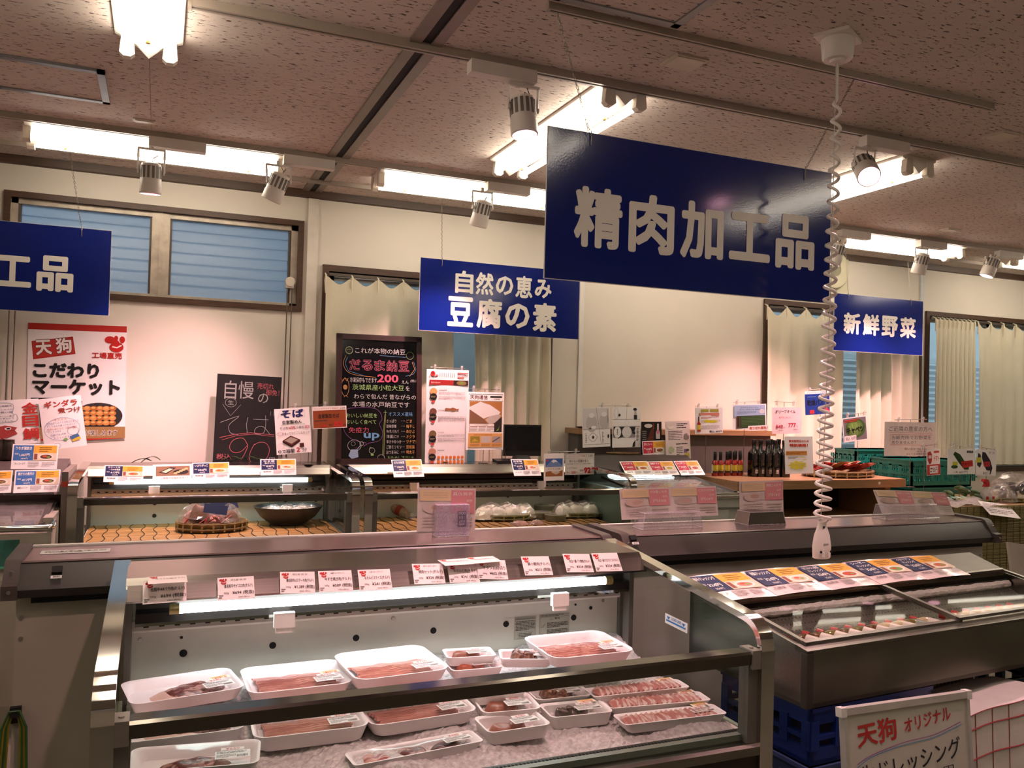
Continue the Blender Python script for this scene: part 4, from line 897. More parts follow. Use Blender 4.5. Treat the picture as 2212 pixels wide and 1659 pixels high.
# ================================================================== dressing chest on blue crates
def dressing_chest():
    Mx = Matrix.Translation((1.66, 1.815, .675)) @ Matrix.Rotation(.075, 4, 'Z')
    t = thing('dressing_chest', 'low stainless chilled chest with sliding glass lids full of dressing bottles', 'chilled chest', M=Mx)
    L, D = 1.42, .50; ST2 = mat('stained_steel', '#6a695a', .3, .85, var=.18, scale=3.5)
    def zt(y): return .158+y*.152
    def B(mb, name, m, smooth=False, parent=t): return mb.build(name, m, parent, smooth, local=True)
    B(MB().box((0, 0, 0), (L, .02, .150)), 'front_wall', ST2)
    B(MB().prism([(0, 0), (0, zt(0)), (.36, zt(.36)), (D, zt(D)+.02), (D, 0)], 0, .022), 'end_wall', STEEL); B(MB().prism([(0, 0), (0, zt(0)), (.36, zt(.36)), (D, zt(D)+.02), (D, 0)], L-.022, L), 'end_wall', STEEL)
    B(MB().box((0, D-.02, 0), (L, D, zt(D)+.015)), 'rear_wall', STEEL); B(MB().box((0, 0, -.0), (L, D, .012)), 'floor_pan', DSTEEL)
    B(MB().prism([(0, .15), (0, .158), (.045, .166), (.045, .15)], 0, L), 'front_sill', STEEL)
    B(MB().prism([(.345, zt(.345)-.01), (.345, zt(.345)+.004), (.375, zt(.375)+.008), (.375, zt(.375)-.01)], 0, L), 'rear_sill', DSTEEL)
    B(MB().prism([(.36, zt(.36)), (.36, zt(.36)+.006), (D, zt(D)+.026), (D, zt(D)+.016)], 0, L), 'card_ledge', DSTEEL)
    B(MB().prism([(.33, .06), (.33, zt(.33)-.02), (.335, zt(.33)-.02), (.335, .06)], .022, L-.022), 'inner_back', DSTEEL)
    B(MB().prism([(.22, .105), (.335, .165), (.335, .160), (.22, .10)], .022, L-.022), 'perforated_slope', mat('perforated_steel', '#6d6962', .4, .7, var=.3, scale=160))
    B(MB().box((.022, .022, .105), (L-.022, .23, .109)), 'bottle_rack', DSTEEL)
    dots = MB()
    for i in range(88):
        for j in range(4):
            x = .04+i*.0155; u = .15+.2*j; dots.lathe([(.0028, 0), (0, .0008)], (x, .22+.115*u, .1054+.06*u), 6, RX(.48))
    stuff(B(dots, 'slope_holes', BLACK))
    fr = MB()
    for y_ in range(1): pass
    frost = blob(.001, .001, .001, 1)
    fz = MB(); nx = 90; vs = []; rr = random.Random(5)
    for j in range(4):
        for i in range(nx+1): vs.append((.03+(L-.06)*i/nx, .322-.014*math.sin(j/3*math.pi)-rr.uniform(0, .003), .158+.010*j+rr.uniform(-.002, .002)))
    fz.add(vs, [(j*(nx+1)+i, j*(nx+1)+i+1, (j+1)*(nx+1)+i+1, (j+1)*(nx+1)+i) for j in range(3) for i in range(nx)]); B(fz, 'frost', mat('frost', '#e2dbd8', .5, var=.15, scale=120, bump=.8, bscale=300))
    for (a, b, dz) in ((.025, .70, .000), (.685, L-.025, .007)):
        y0, y1 = .03, .352; f = MB()
        for (p0, p1) in (((a, y0), (a+.016, y1)), ((b-.016, y0), (b, y1))): f.prism([(y0, zt(y0)+dz), (y1, zt(y1)+dz), (y1, zt(y1)+.008+dz), (y0, zt(y0)+.008+dz)], p0[0], p1[0])
        f.prism([(y0, zt(y0)+dz), (y0+.014, zt(y0+.014)+dz), (y0+.014, zt(y0+.014)+.009+dz), (y0, zt(y0)+.009+dz)], a, b); f.prism([(y1-.014, zt(y1-.014)+dz), (y1, zt(y1)+dz), (y1, zt(y1)+.009+dz), (y1-.014, zt(y1-.014)+.009+dz)], a, b)
        lid = B(f, 'sliding_lid', mat('lid_frame', '#8f8a82', .25, .9)); B(MB().prism([(y0+.01, zt(y0+.01)+.003+dz), (y1-.01, zt(y1-.01)+.003+dz), (y1-.01, zt(y1-.01)+.006+dz), (y0+.01, zt(y0+.01)+.006+dz)], a+.012, b-.012), 'lid_glass', LIDG, parent=lid)
    B(MB().box((-.002, -.002, 0), (.022, .02, .15)), 'corner_edge', mat('dark_edge', '#4d463e', .4, .6))
    # bottles
    CAPR = mat('red_cap', '#b3282a', .35); GL = (mat('oil_amber', '#8a5a2a', .12, trans=.5, var=.2), mat('cream_dressing', '#cdb78f', .2, var=.1), mat('herb_oil', '#8b7a3c', .12, trans=.4, var=.3, scale=60), mat('clear_vinegar', '#b8b0a0', .1, trans=.6))
    LBL = (mat('label_white', '#ddd3cc', .4, var=.05), mat('label_grey_green', '#8b968a', .4))
    names = ['soy', 'plum']
    k = 0
    for lo, n in ((.109, 10), (.795, 7)):
        for i in range(n):
            x = lo+i*.060; m_ = GL[(0, 0, 2, 0, 2, 0, 1, 1, 2, 1)[i] if lo < .5 else 1]
            Q = Mx @ Matrix.Translation((x+.05, .052, .131)) @ Matrix.Rotation(.45, 4, 'Z') @ Matrix.Rotation(-math.pi/2+.10, 4, 'X')
            if k == 0:
                bt = thing('dressing_bottle', None, None, M=Q)
                body = MB().lathe([(0, 0), (.019, 0), (.021, .004), (.021, .085), (.017, .10), (.0095, .112), (.009, .122), (0, .122)], (0, 0, 0), 14)
                body.build('bottle_body', m_, bt, True, local=True); MB().lathe([(.0215, .028), (.0215, .08)], (0, 0, 0), 14, cap=False).build('label', LBL[0], bt, True, local=True)
                MB().lathe([(.0115, .115), (.012, .117), (.012, .134), (.010, .136), (0, .136)], (0, 0, 0), 12).build('cap', CAPR, bt, True, local=True); pd = bt
            else:
                bt = dup(pd, M=Q)
                for ch in bt.children:
                    if ch.name.startswith('bottle_body'): ch.data = ch.data.copy(); ch.data.materials[0] = m_
                    if ch.name.startswith('label') and i == 8 and lo < .5: ch.data = ch.data.copy(); ch.data.materials[0] = LBL[1]
            left = lo < .5
            ords = ('first', 'second', 'third', 'fourth', 'fifth', 'sixth', 'seventh', 'eighth', 'ninth', 'tenth')
            kind = 'grey green labelled' if left and i == 8 else {0: 'amber', 1: 'cream', 2: 'herb oil', 3: 'clear'}[GL.index(m_)]
            lb = '%s dressing bottle, %s from the meat case under the nearer lid' % (kind, ords[i]) if left else 'cream dressing bottle, %s past the lid divider' % ords[i]
            tag(bt, lb, 'bottle', 'dressing bottles in the chest'); k += 1
    # menu cards along the ledge
    for i, (nm, food) in enumerate((('柚子ドレッシング', '#c98a7a'), ('胡麻ドレッシング', '#d9b39a'), ('甘口おろし野菜ドレッシング', '#b5442f'), ('シーザードレッシング', '#7f9a55'), ('イタリアンドレッシング', '#b9744a'))):
        cw, chh = .242, .178; x = -.035+i*.240; slope = math.atan2(.074, .11)*.95
        Q = Mx @ Matrix.Translation((x+cw/2, .408, zt(.40)+.024+.0015*(i % 2))) @ Matrix.Rotation(-math.pi/2+.235, 4, 'X') @ Matrix.Rotation(0, 4, 'Z')
        en = ('yuzu', 'sesame', 'grated vegetable', 'caesar', 'italian')[i]
        o = sheet('menu_card', 'navy and orange laminated card for %s dressing lying on the chest ledge' % en, 'menu card', Q, cw, chh, .0006, mat('laminated_pinkish', '#eddad8', .12, var=.02, coat=.5), 'laminated dressing cards', curl=.004)
        p = Print(cw, chh, -.0045); price_layout(p, nm, '324円', '350円', food, '#1c2450'); p.build(o)
def price_layout(p, nm, pr, pr2, food, head, foot='和野菜', photo=True, tcol='#f3eee6'):
    p.r(.03, .05, .46, .66, head); p.r(.46, .05, .97, .36, '#e2a63c')
    if len(nm) > 8: p.t(nm[:len(nm)-6], .09, .08, .40, .18, tcol, .02); p.t(nm[-6:], .12, .21, .40, .31, tcol, .02)
    else: p.t(nm, .07, .1, .42, .24, tcol, .02)
    p.t('税抜', .06, .36, .14, .43, tcol, .0); p.t(pr, .16, .38, .38, .50, tcol, .02); p.t(pr2, .20, .55, .34, .62, tcol, 0)
    p.ln(.58, .1, .86, .32, 3, '#8d5f2a', .28)
    if photo: p.r(.46, .36, .97, .66, '#d9c9b0'); p.e(.74, .51, .17, .12, '#e9dfd4'); p.e(.74, .51, .13, .085, food); p.e(.71, .49, .05, .035, '#c8502f'); p.e(.79, .52, .04, .03, '#7d9b4a'); p.r(.48, .39, .55, .62, '#8a4a3a')
    p.t(foot, .08, .74, .30, .82, '#2b2a33', .01); p.ln(.36, .70, .60, .92, 5, '#77706e', .4); p.ln(.66, .72, .94, .9, 4, '#77706e', .4)
dressing_chest()
# ---- blue crates under it
def crate(name, label, x0, y0, z0, w, d, h, m, rz=0., group=None, rows=2, holes='bar'):
    t = thing(name, label, 'crate', (x0, y0, z0), rz, group); th = .012
    def B(mb, n, mm=m): return mb.build(n, mm, t, local=True)
    B(MB().box((0, 0, 0), (w, d, .012)), 'base')
    for nm, (a, b), ax in (('side', (0, 0), 'x'), ('side', (0, d-th), 'x'), ('end', (0, 0), 'y'), ('end', (w-th, 0), 'y')):
        mb = MB(); Lx = w if ax == 'x' else d
        def bar(u0, u1, v0, v1, o=0):
            if ax == 'x': mb.box((u0, b-(o if b == 0 else -0), v0), (u1, b+th+(0 if b == 0 else o), v1))
            else: mb.box((a-(o if a == 0 else 0), u0, v0), (a+th+(0 if a == 0 else o), u1, v1))
        bar(0, Lx, h-.05, h); bar(0, Lx, h-.012, h, .008); bar(0, Lx, 0, .045); bar(0, Lx, h*.42, h*.50, .003)
        n = max(4, int(Lx/.09))
        for i in range(n+1):
            u = (Lx-.03)*i/n; bar(u, u+.03, .04, h-.04, .004 if holes == 'bar' else 0)
            if holes == 'lattice':
                for q in range(3): bar(u+.03, u+(Lx-.03)/n, .05+(h-.1)*(q+.5)/3, .06+(h-.1)*(q+.5)/3)
                bar(u+.05, u+.056, .04, h-.04); bar(u+.072, u+.078, .04, h-.04)
        B(mb, nm)
    return t
CB = mat('blue_crate', '#13296f', .4, var=.05); CB2 = mat('grey_blue_crate', '#37476f', .4, var=.05); BI = mat('crate_inside', '#0a1030', .6)
for k, (zz, m_, lb) in enumerate(((.51, CB, 'dark blue plastic crate directly under the dressing chest, topmost of the stack'), (.345, CB2, 'grey blue plastic crate in the middle of the stack under the chest'), (.18, CB, 'dark blue plastic crate lower in the stack under the chest'), (.015, CB, 'dark blue plastic crate at the floor, lowest of the stack under the chest'))):
    crate('stacking_crate', lb, 1.69, 1.83, zz, .50, .36, .160, m_, .075, 'blue crates under the dressing chest')
# ================================================================== row of cases along the back wall
caseA = open_case('noodle_display_case', 'open chilled case with lit canopy and reed mat under the soba blackboard', -.375, .995, 4.40, .985, 5.27, 1.085, .735, None, mat('case_grey', '#6b655c', .4, var=.05), skirt=PANEL)
caseB = open_case('tofu_display_case', 'open chilled case with reed mat and bamboo trays under the soybean sign', 1.02, 2.68, 4.40, .985, 5.27, 1.085, .735, None, mat('case_grey', '#6b655c', .4), tube=False, skirt=PANEL)
STRAW = mat('reed', '#b98a52', .6, var=.28, scale=7, stretch=(2, 90, 90)); STRAWG = mat('green_bamboo', '#6f6d3a', .5, var=.2, scale=12); THREAD = mat('black_thread', '#1f1a16', .7)
def reed_mat(label, x0, x1, y0, y1, z, seed):
    t = thing('reed_mat', label, 'mat', ((x0+x1)/2, (y0+y1)/2, z)); rr = random.Random(seed); mb = MB(); n = int((y1-y0)/.0075)
    for i in range(n):
        y = y0+(y1-y0)*(i+.5)/n; zz = rr.uniform(0, .0015); mb.box((x0+rr.uniform(0, .006), y-.0031, z+zz), (x1-rr.uniform(0, .006), y+.0031, z+.005+zz))
    stuff(mb.build('reeds', STRAW, t)); k = int((x1-x0)/.062)
    for i in range(k+1):
        x = x0+.03+(x1-x0-.06)*i/k; ph = rr.uniform(0, 6)
        MB().tube([(x+.010*math.sin(j*1.3+ph), y0+(y1-y0)*j/12, z+.0075) for j in range(13)], .0021, 4).build('thread', THREAD, t)
    return t
for cs, a, b in ((caseA, -.33, .95), (caseB, 1.065, 2.635)):
    MB().box((a, 4.452, .69), (b, 5.165, .739)).build('deck_board', INNER, cs)
reed_mat('natural reed mat lying in the noodle case', -.325, .945, 4.46, 5.15, .740, 1); reed_mat('natural reed mat lying in the tofu case', 1.07, 2.63, 4.46, 5.15, .740, 2)
for cs, xs in ((caseA, (.0, .19, .72, .9)), (caseB, (1.16, 1.62, 1.9, 2.16, 2.4))):
    q = MB()
    for x in xs:
        for z in (.79, .86): q.lathe([(0, -.0015), (.011, -.0015), (.011, .001)], (x, 5.1685, z), 14, RX(math.pi/2))
    q.build('vent_hole', BLACK, cs)
# bamboo edging of the tofu deck
q = MB()
for i in range(20): q.tube([(1.09+i*.077, 4.468, .757), (1.163+i*.077, 4.468, .757)], .012, 8)
q.build('bamboo_edging', STRAWG, caseB)
BAG = clear('crinkled_bag', '#e6ddd8', .10, body=.10, f0=1.4, lo=.10)
def crumple(c, w, d, h, seed, name, m, parent, n=14, k=7):
    rr = random.Random(seed); mb = MB(); vs = []
    for j in range(k+1):
        t = j/k
        for i in range(n):
            a = 2*math.pi*i/n; f = (math.cos(t*math.pi/2)**.55)*(1+rr.uniform(-.18, .18)); vs.append((c[0]+math.cos(a)*w/2*f, c[1]+math.sin(a)*d/2*f, c[2]+h*t*(1+rr.uniform(-.1, .1))))
    return mb.add(vs, [(j*n+i, j*n+(i+1) % n, (j+1)*n+(i+1) % n, (j+1)*n+i) for j in range(k) for i in range(n)]+[tuple(range(n-1, -1, -1))]).build(name, m, parent)
def woven_tray(name, label, cx, cy, z, rx, ry, h, m, cat='basket', rimm=None):
    t = thing(name, label, cat, (cx, cy, z)); MB().lathe([(0, .004), (.92, .004), (.95, .008), (1, h), (1.02, h+.004), (.985, h+.004), (.9, .012), (0, .010)], (cx, cy, z), 36, Matrix.Diagonal((rx, ry, 1))).build('tray', m, t, True)
    q = MB(); N_ = 40
    for s in range(2): q.tube([(cx+math.cos(2*math.pi*i/N_)*rx*(1.01-.0*s), cy+math.sin(2*math.pi*i/N_)*ry*1.01, z+h*(.35+.55*s)+.003*(i % 2)) for i in range(N_+1)], .006, 6, cap=False)
    q.build('rim', rimm or m, t, True)
    q = MB()
    for i in range(0, N_, 2): a = 2*math.pi*i/N_; q.cbox((cx+math.cos(a)*rx*1.02, cy+math.sin(a)*ry*1.02, z+h*.6), (.010, .004, h*1.0), RZ(a+math.pi/2))
    stuff(q.build('binding', mat('binding_tan', '#b59a63', .5), t))
    return t
WOV = mat('woven_bamboo', '#7b6238', .55, var=.35, scale=60, bump=.6, bscale=90)
# sweets in a basket, black bowl
c = P(460, 1150, Z=.75); woven_tray('bamboo_basket', 'round bamboo basket full of candy bags on the reed mat', c.x, c.y+.10, .7475, .18, .13, .05, WOV)
for i in range(8):
    a = i*.8; x = c.x+math.cos(a)*.10*(1 if i else 0); y = c.y+.09+math.sin(a)*.06; t = thing('snack_bag', None, None, (x, y, .765))
    R0 = random.Random(i); crumple((x, y, .762+.03*(i % 3)), .15, .11, .10, i, 'bag_film', BAG, t); q = blob(.10, .075, .06, i, .6, 12, 6); q.v = [p+V((x, y, .765+.03*(i % 3))) for p in q.v]
    q.build('contents', (mat('pink_candy', '#c98578', .5, var=.35, scale=50), mat('brown_snack', '#7d5440', .5, var=.3, scale=50))[i % 2], t, True)
    for s in range(3): MB().tube([(x+R0.uniform(-.05, .05), y-.045, .77), (x+R0.uniform(-.05, .05), y-.05, .80), (x+R0.uniform(-.05, .05), y-.03, .835)], .0035, 4).build('red_stripe', mat('bag_red', '#b5412f', .4), t)
    if i in (1, 2, 6):
        o = MB().cbox((x, y-.05, .875), (.12, .003, .05), RX(-.35) @ RY(R0.uniform(-.3, .3))).build('header_label', mat('navy_label', '#20284e', .4), t)
    tag(t, 'clear bag of snacks with red stripes%s piled in the bamboo basket' % (' and navy header' if i in (1, 2, 6) else ''), 'snack bag', 'snack bags in the bamboo basket')
c = P(627, 1137, Z=.75); cx, cy = c.x, c.y+.09
bw = tag(MB().lathe([(0, 0), (.07, 0), (.10, .008), (.155, .05), (.19, .10), (.195, .108), (.186, .108), (.15, .055), (.09, .016), (0, .012)], (cx, cy, .7475), 40, Matrix.Diagonal((1, .82, 1))).build('black_bowl', mat('black_lacquer', '#2a2622', .4, var=.1), None, True), 'large black bowl heaped with clear packs in the noodle case', 'bowl')
for i in range(7):
    x = cx+(-.12+.04*i); y = cy+(.03 if i % 2 else -.04); t = thing('noodle_pack', 'clear wrapped noodle pack heaped in the black bowl', 'food pack', (x, y, .83), 0, 'clear packs in the black bowl'); crumple((x, y, .828), .09, .09, .035, 40+i, 'pack_film', BAG, t); q = blob(.07, .07, .022, 50+i, .4, 12, 5); q.v = [p+V((x, y, .826)) for p in q.v]; q.build('noodles', mat('pale_noodle', '#cfc4b6', .6, var=.1, scale=80), t, True)
# tofu case contents
def flat_pack(px, py, w, d, h, label, seed, m, z=.7475, dy=.0, name='tofu_pack', grp=None):
    x, y = P(px, py, Y=dy).x, dy; t = thing(name, label, 'food pack', (x, y, z), 0, grp); q = blob(w*.85, d*.8, h*.75, seed, .35, 16, 6); q.v = [p+V((x, y, z)) for p in q.v]; q.build('contents', m, t, True); crumple((x, y, z), w, d, h, seed, 'pack_film', BAG, t)
BEAN = mat('soy_white', '#efe6d6', .5, var=.12, scale=50)
c = P(1092, 1105, Y=4.93); woven_tray('bamboo_tray', 'flat round bamboo tray of white packs in the middle of the tofu case', c.x, 4.93, .7475, .21, .14, .035, STRAWG)
for i, (px, py) in enumerate(((1045, 1106), (1075, 1108), (1105, 1108), (1135, 1106), (1060, 1098), (1095, 1097), (1130, 1097))): flat_pack(px, py, .15, .12, .085, 'clear bag of white soybean powder piled on the flat round bamboo tray', 60+i, BEAN, .762, 4.86 if i < 4 else 4.98, grp='white packs on the round bamboo tray')
c = P(1248, 1105, Y=4.95); woven_tray('bamboo_tray', 'bamboo tray of white packs in the tofu case beside the ice cream freezer', c.x, 4.95, .7475, .19, .13, .03, STRAWG)
for i, (px, py) in enumerate(((1215, 1100), (1245, 1101), (1275, 1100), (1230, 1092), (1262, 1092))): flat_pack(px, py, .15, .12, .085, 'clear bag of white soybean powder on the tray beside the ice cream freezer', 70+i, BEAN, .760, 4.88 if i < 3 else 5.0, grp='white packs on the far bamboo tray')
for i, (px, py, lb) in enumerate(((1176, 1090, 'round green tub pack stacked behind two others'), (1168, 1102, 'round green tub pack leaning on the white bags of the bamboo tray'), (1200, 1110, 'round green tub pack in front of the other two'))):
    c = P(px, py, Y=(5.02, 4.90, 4.78)[i]); c.y = (4.96, 4.84, 4.72)[i]; t = thing('tub_pack', lb, 'food pack', (c.x, c.y+.06, .7475+(.03 if i == 0 else .002))); z0 = .7475+(.03 if i == 0 else .002)
    MB().lathe([(0, 0), (.066, 0), (.072, .036), (.066, .040), (0, .041)], (c.x, c.y+.06, z0), 24, Matrix.Diagonal((1, .85, 1))).build('tub', mat('grey_green_tub', '#77745f', .35, var=.1), t, True); MB().lathe([(.064, .0412), (.03, .044), (0, .0415)], (c.x, c.y+.06, z0), 24, Matrix.Diagonal((1, .85, 1))).build('lid_film', BAG, t, True)
flat_pack(1122, 1118, .12, .08, .03, 'flat pack with red print lying in front of the round bamboo tray', 81, mat('red_white_pack', '#c78f86', .4, var=.5, scale=30), dy=4.66, name='printed_pack'); flat_pack(1160, 1118, .10, .07, .03, 'flat pack with red print lying in front of the green tubs', 82, _M['red_white_pack'], dy=4.66, name='printed_pack')
t = thing('natto_bundle', 'wrapped natto bundle with red label standing alone on the reed mat', 'food pack', P(864, 1118, Z=.75)); c = P(872, 1118, Z=.75); MB().tube([(c.x-.045, c.y+.1, .80), (c.x-.03, c.y+.07, .795), (c.x, c.y+.02, .78), (c.x+.02, c.y-.02, .768)], [.022, .032, .03, .022], 12).build('straw_bundle', mat('straw_wrap', '#b9987a', .5, var=.3, scale=60), t, True); MB().tube([(c.x-.022, c.y+.052, .792), (c.x-.004, c.y+.026, .783)], .034, 12).build('label_band', mat('bag_red', '#b5412f', .4), t, True); crumple((c.x+.03, c.y-.03, .748), .08, .06, .04, 5, 'wrap_end', BAG, t)
# ---- canopy cards and paper on the cases
def std_card(label, tl, tr, bl, y, nm, pr, pr2, food, head='#1c2450', tilt=.35, foot='和野菜', tcol='#f3eee6', grp='navy and orange product cards', photo_only=False):
    Mx, w, h = frame_of(tl, tr, bl, y, tilt); o = sheet('product_card', label, 'price card', Mx, w, h, .0012, None, grp); p = Print(w, h)
    if photo_only: p.r(.08, .12, .95, .74, '#8a6a50'); p.poly([(.15, .5), (.45, .18), (.6, .22), (.35, .62)], '#2b2522'); p.poly([(.22, .48), (.42, .26), (.52, .30), (.34, .54)], '#e3cfae'); p.e(.72, .5, .2, .16, '#2b2522'); [p.e(.58+.07*i, .58-.07*i, .05, .06, '#d9b37d') for i in range(5)]; p.t('ご家庭でも味わえる！！', .2, .82, .9, .93, '#b5453f', .0)
    else: price_layout(p, nm, pr, pr2, food, head, foot, True, tcol)
    p.build(o)
    return o
cy_ = 5.27-.285
std_card('navy and orange card for cream cheese in miso with a bottle photo', (226, 1005), (311, 1006), (222, 1041), cy_, 'クリームチーズの味噌漬', '417円', '450円', '#b5744a')
std_card('photo card of sliced snack on a black board standing on the noodle case canopy', (330, 1004), (414, 1002), (329, 1038), cy_, '', '', '', '', photo_only=True)
std_card('navy and orange card for smoked radish at 556 yen', (415, 1000), (495, 998), (415, 1036), cy_, 'いぶりがっこ', '556円', '600円', '#c79a5a')
std_card('navy and orange card for fresh soba at 83 yen below the soba sheet', (562, 992), (639, 991), (565, 1027), cy_, 'なま蕎麦(チルド)', '83円', '90円', '#cdb79a')
std_card('navy and orange card below the natto blackboard corner', (845, 993), (910, 992), (854, 1031), cy_, 'だるま納豆', '185円', '200円', '#c2985a', tilt=.6)
std_card('navy and orange card for tofu base below the black monitor', (1103, 992), (1161, 992), (1113, 1028), cy_, '自家製おとうふの素', '93円', '100円', '#d9a78f', tilt=.6, foot='レンチ')
def leaf(label, px, py, n, y=5.12):
    c = P(px, py, Y=y); t = thing('plastic_leaves', label, 'leaf', (c.x, y, 1.087)); rr = random.Random(px)
    for i in range(n):
        x = c.x+(i-n/2)*.045; mb = MB(); vs = []
        for j in range(9):
            u = j/8; wd = .022*math.sin(math.pi*min(1, u*.9+.08)); px_ = x+.10*u-.05; yy = y-.05*u; zz = 1.092+.035*math.sin(u*2.6)*(1 if i % 2 else .7); vs += [(px_-wd*.3, yy-wd, zz+.004), (px_, yy, zz), (px_+wd*.3, yy+wd, zz+.004)]
        mb.add(vs, [(3*j+k, 3*j+k+1, 3*j+k+4, 3*j+k+3) for j in range(8) for k in range(2)]); mb.build('leaf', mat('leaf_green', '#24401f', .35, var=.2, scale=30), t, True)
leaf('dark green plastic leaf beside the cheese card', 325, 1008, 2); leaf('spray of dark green plastic leaves on the canopy under the soba blackboard', 525, 1010, 5)
# ---- wire card stands
WIRE = mat('wire_steel', '#8d8780', .3, .9); CLIPM = clear('clear_clip', '#e8e2dc', .1, body=.3, lo=.15)
def stand(label, a, b, y, zb, rod=.5, w=.0022):
    """a,b: pixel ends of the cross bar; zb: surface it stands on"""
    A, Bq = P(*a, Y=y), P(*b, Y=y); m_ = A.lerp(Bq, rod); t = thing('card_stand', label, 'card stand', (m_.x, y, zb))
    MB().tube([A, Bq], w*.9, 6).build('cross_bar', WIRE, t); MB().tube([(m_.x, y, zb+.004), m_], w, 6).build('rod', WIRE, t); MB().lathe([(0, 0), (.035, 0), (.035, .003), (.008, .006), (0, .006)], (m_.x, y, zb), 18).build('base', WIRE, t)
    for f in (.12, .88):
        c = A.lerp(Bq, f); MB().box((c.x-.006, y-.006, c.z-.026), (c.x+.006, y+.006, c.z+.008)).lathe([(.008, 0), (.008, .006)], (c.x, y-.003, c.z+.012), 10, RX(math.pi/2)).build('clip', CLIPM, t)
def paper(name, label, tl, tr, bl, y, draw, tilt=0., m=None, cat='poster', grp=None, curl=0., th=.0006, yaw=0):
    Mx, w, h = frame_of(tl, tr, bl, y, tilt, yaw); o = sheet(name, label, cat, Mx, w, h, th, m, grp, curl); p = Print(w, h, -curl); draw(p); p.build(o); return o
RED, BLK, NVY = '#b3231f', '#1c1a1a', '#262a6a'
# poster on the wall
def d_poster(p):
    p.r(0, 0, 1, .055, '#b02a22'); p.poly([(.035, .155), (.055, .31), (.475, .255), (.445, .105)], '#a5281f'); p.poly([(.045, .165), (.063, .30), (.465, .247), (.437, .115)], '#b8322a')
    for ch, u in (('天', .07), ('狗', .27)): p.t(ch, u, .135-(.02 if ch == '狗' else 0), u+.17, .275-(.02 if ch == '狗' else 0), '#2a1512', .06, .1); p.t(ch, u+.005, .14-(.02 if ch == '狗' else 0), u+.165, .27-(.02 if ch == '狗' else 0), '#efe6e0', .035, .1)
    emblem(p, .88, .165, .075); p.t('工場直売', .64, .235, .955, .29, RED, .03); p.t('こだわり', .055, .335, .72, .465, BLK, .05); p.t('マーケット', .05, .475, .94, .61, BLK, .05)
    p.r(.04, .635, .5, .655, BLK); p.r(.04, .66, .55, .9, '#3c2a22'); p.e(.72, .79, .25, .115, '#2d2b2c', 30); rr = random.Random(2)
    for j in range(4):
        for i in range(6):
            u, v = .54+.065*i, .725+.042*j
            if ((u-.72)/.24)**2+((v-.79)/.11)**2 < .95: p.e(u, v, .038, .022, ('#b5793c', '#c98d4c', '#a5662c')[(i+j) % 3]); p.e(u-.004, v-.006, .022, .009, '#d9a865')
    p.r(0, .885, 1, .985, '#9a7a4a'); p.t('も美味しさが楽しめます', .30, .91, .92, .965, '#f0e6d8', .06); p.t('も美味しさが楽しめます', .303, .913, .917, .962, '#1d1613', .012); p.poly([(.0, .985), (0, 1), (.6, 1), (1, .985)], '#b02a22')
paper('wall_poster', 'white wall poster with red header, black slogan and a plate of fried dumplings', (61, 697), (274, 705), (56, 952), WY-.004, d_poster, m=mat('poster_paper', '#f0ebea', .35, var=.02), th=.001)
# soba blackboard
CK = dict(w='#8f908c', r='#a3555a')
CHALK = mat('chalkboard', '#1b1818', .4, var=.15, scale=4, spec=.4)
def d_soba(p):
    W_, R_ = CK['w'], CK['r']
    p.t('自', .12, .07, .30, .28, W_, 0); p.t('慢', .33, .07, .57, .27, W_, 0); p.t('の', .64, .20, .80, .31, W_, 0); p.t('売切れ', .62, .08, .88, .15, R_, 0); p.t('御免！', .76, .15, .97, .22, R_, 0)
    p.t('生', .18, .295, .27, .345, W_, 0); p.ring(.225, .32, .085, .05, .002, W_); p.s_([(.10, .34), (.23, .47), (.38, .34)], .002, W_); p.s_([(.08, .55), (.36, .47), (.22, .57), (.24, .66), (.36, .68)], .0025, W_)
    p.s_([(.50, .48), (.48, .56), (.50, .66)], .0025, W_); p.s_([(.58, .50), (.82, .50)], .0025, W_); p.s_([(.77, .45), (.78, .58), (.74, .66), (.62, .66), (.63, .60), (.74, .58), (.86, .67)], .0025, W_); p.s_([(.85, .40), (.85, .45)], .002, W_); p.s_([(.90, .40), (.90, .45)], .002, W_)
    p.s_([(.08, .72), (.30, .68), (.55, .655), (.92, .67)], .003, R_); p.s_([(.12, .745), (.35, .69), (.6, .67), (.92, .69)], .0025, R_)
    p.s_([(.52, .80), (.44, .72), (.30, .74), (.24, .82), (.30, .88), (.42, .87), (.52, .80), (.46, .92), (.38, 1.0)], .0032, R_); p.s_([(.62, .78), (.56, .88), (.56, .97), (.66, .995), (.80, .96), (.86, .85), (.80, .77), (.70, .76), (.62, .79)], .0032, R_); p.t('税込', .05, .90, .27, .965, R_, .01); p.t('円', .86, .93, .95, .99, W_, 0)
paper('soba_blackboard', 'unframed blackboard chalked with soba 90 yen leaning on the wall', (470, 807), (609, 815), (460, 999), 5.33, d_soba, .06, CHALK, 'blackboard', th=.012)
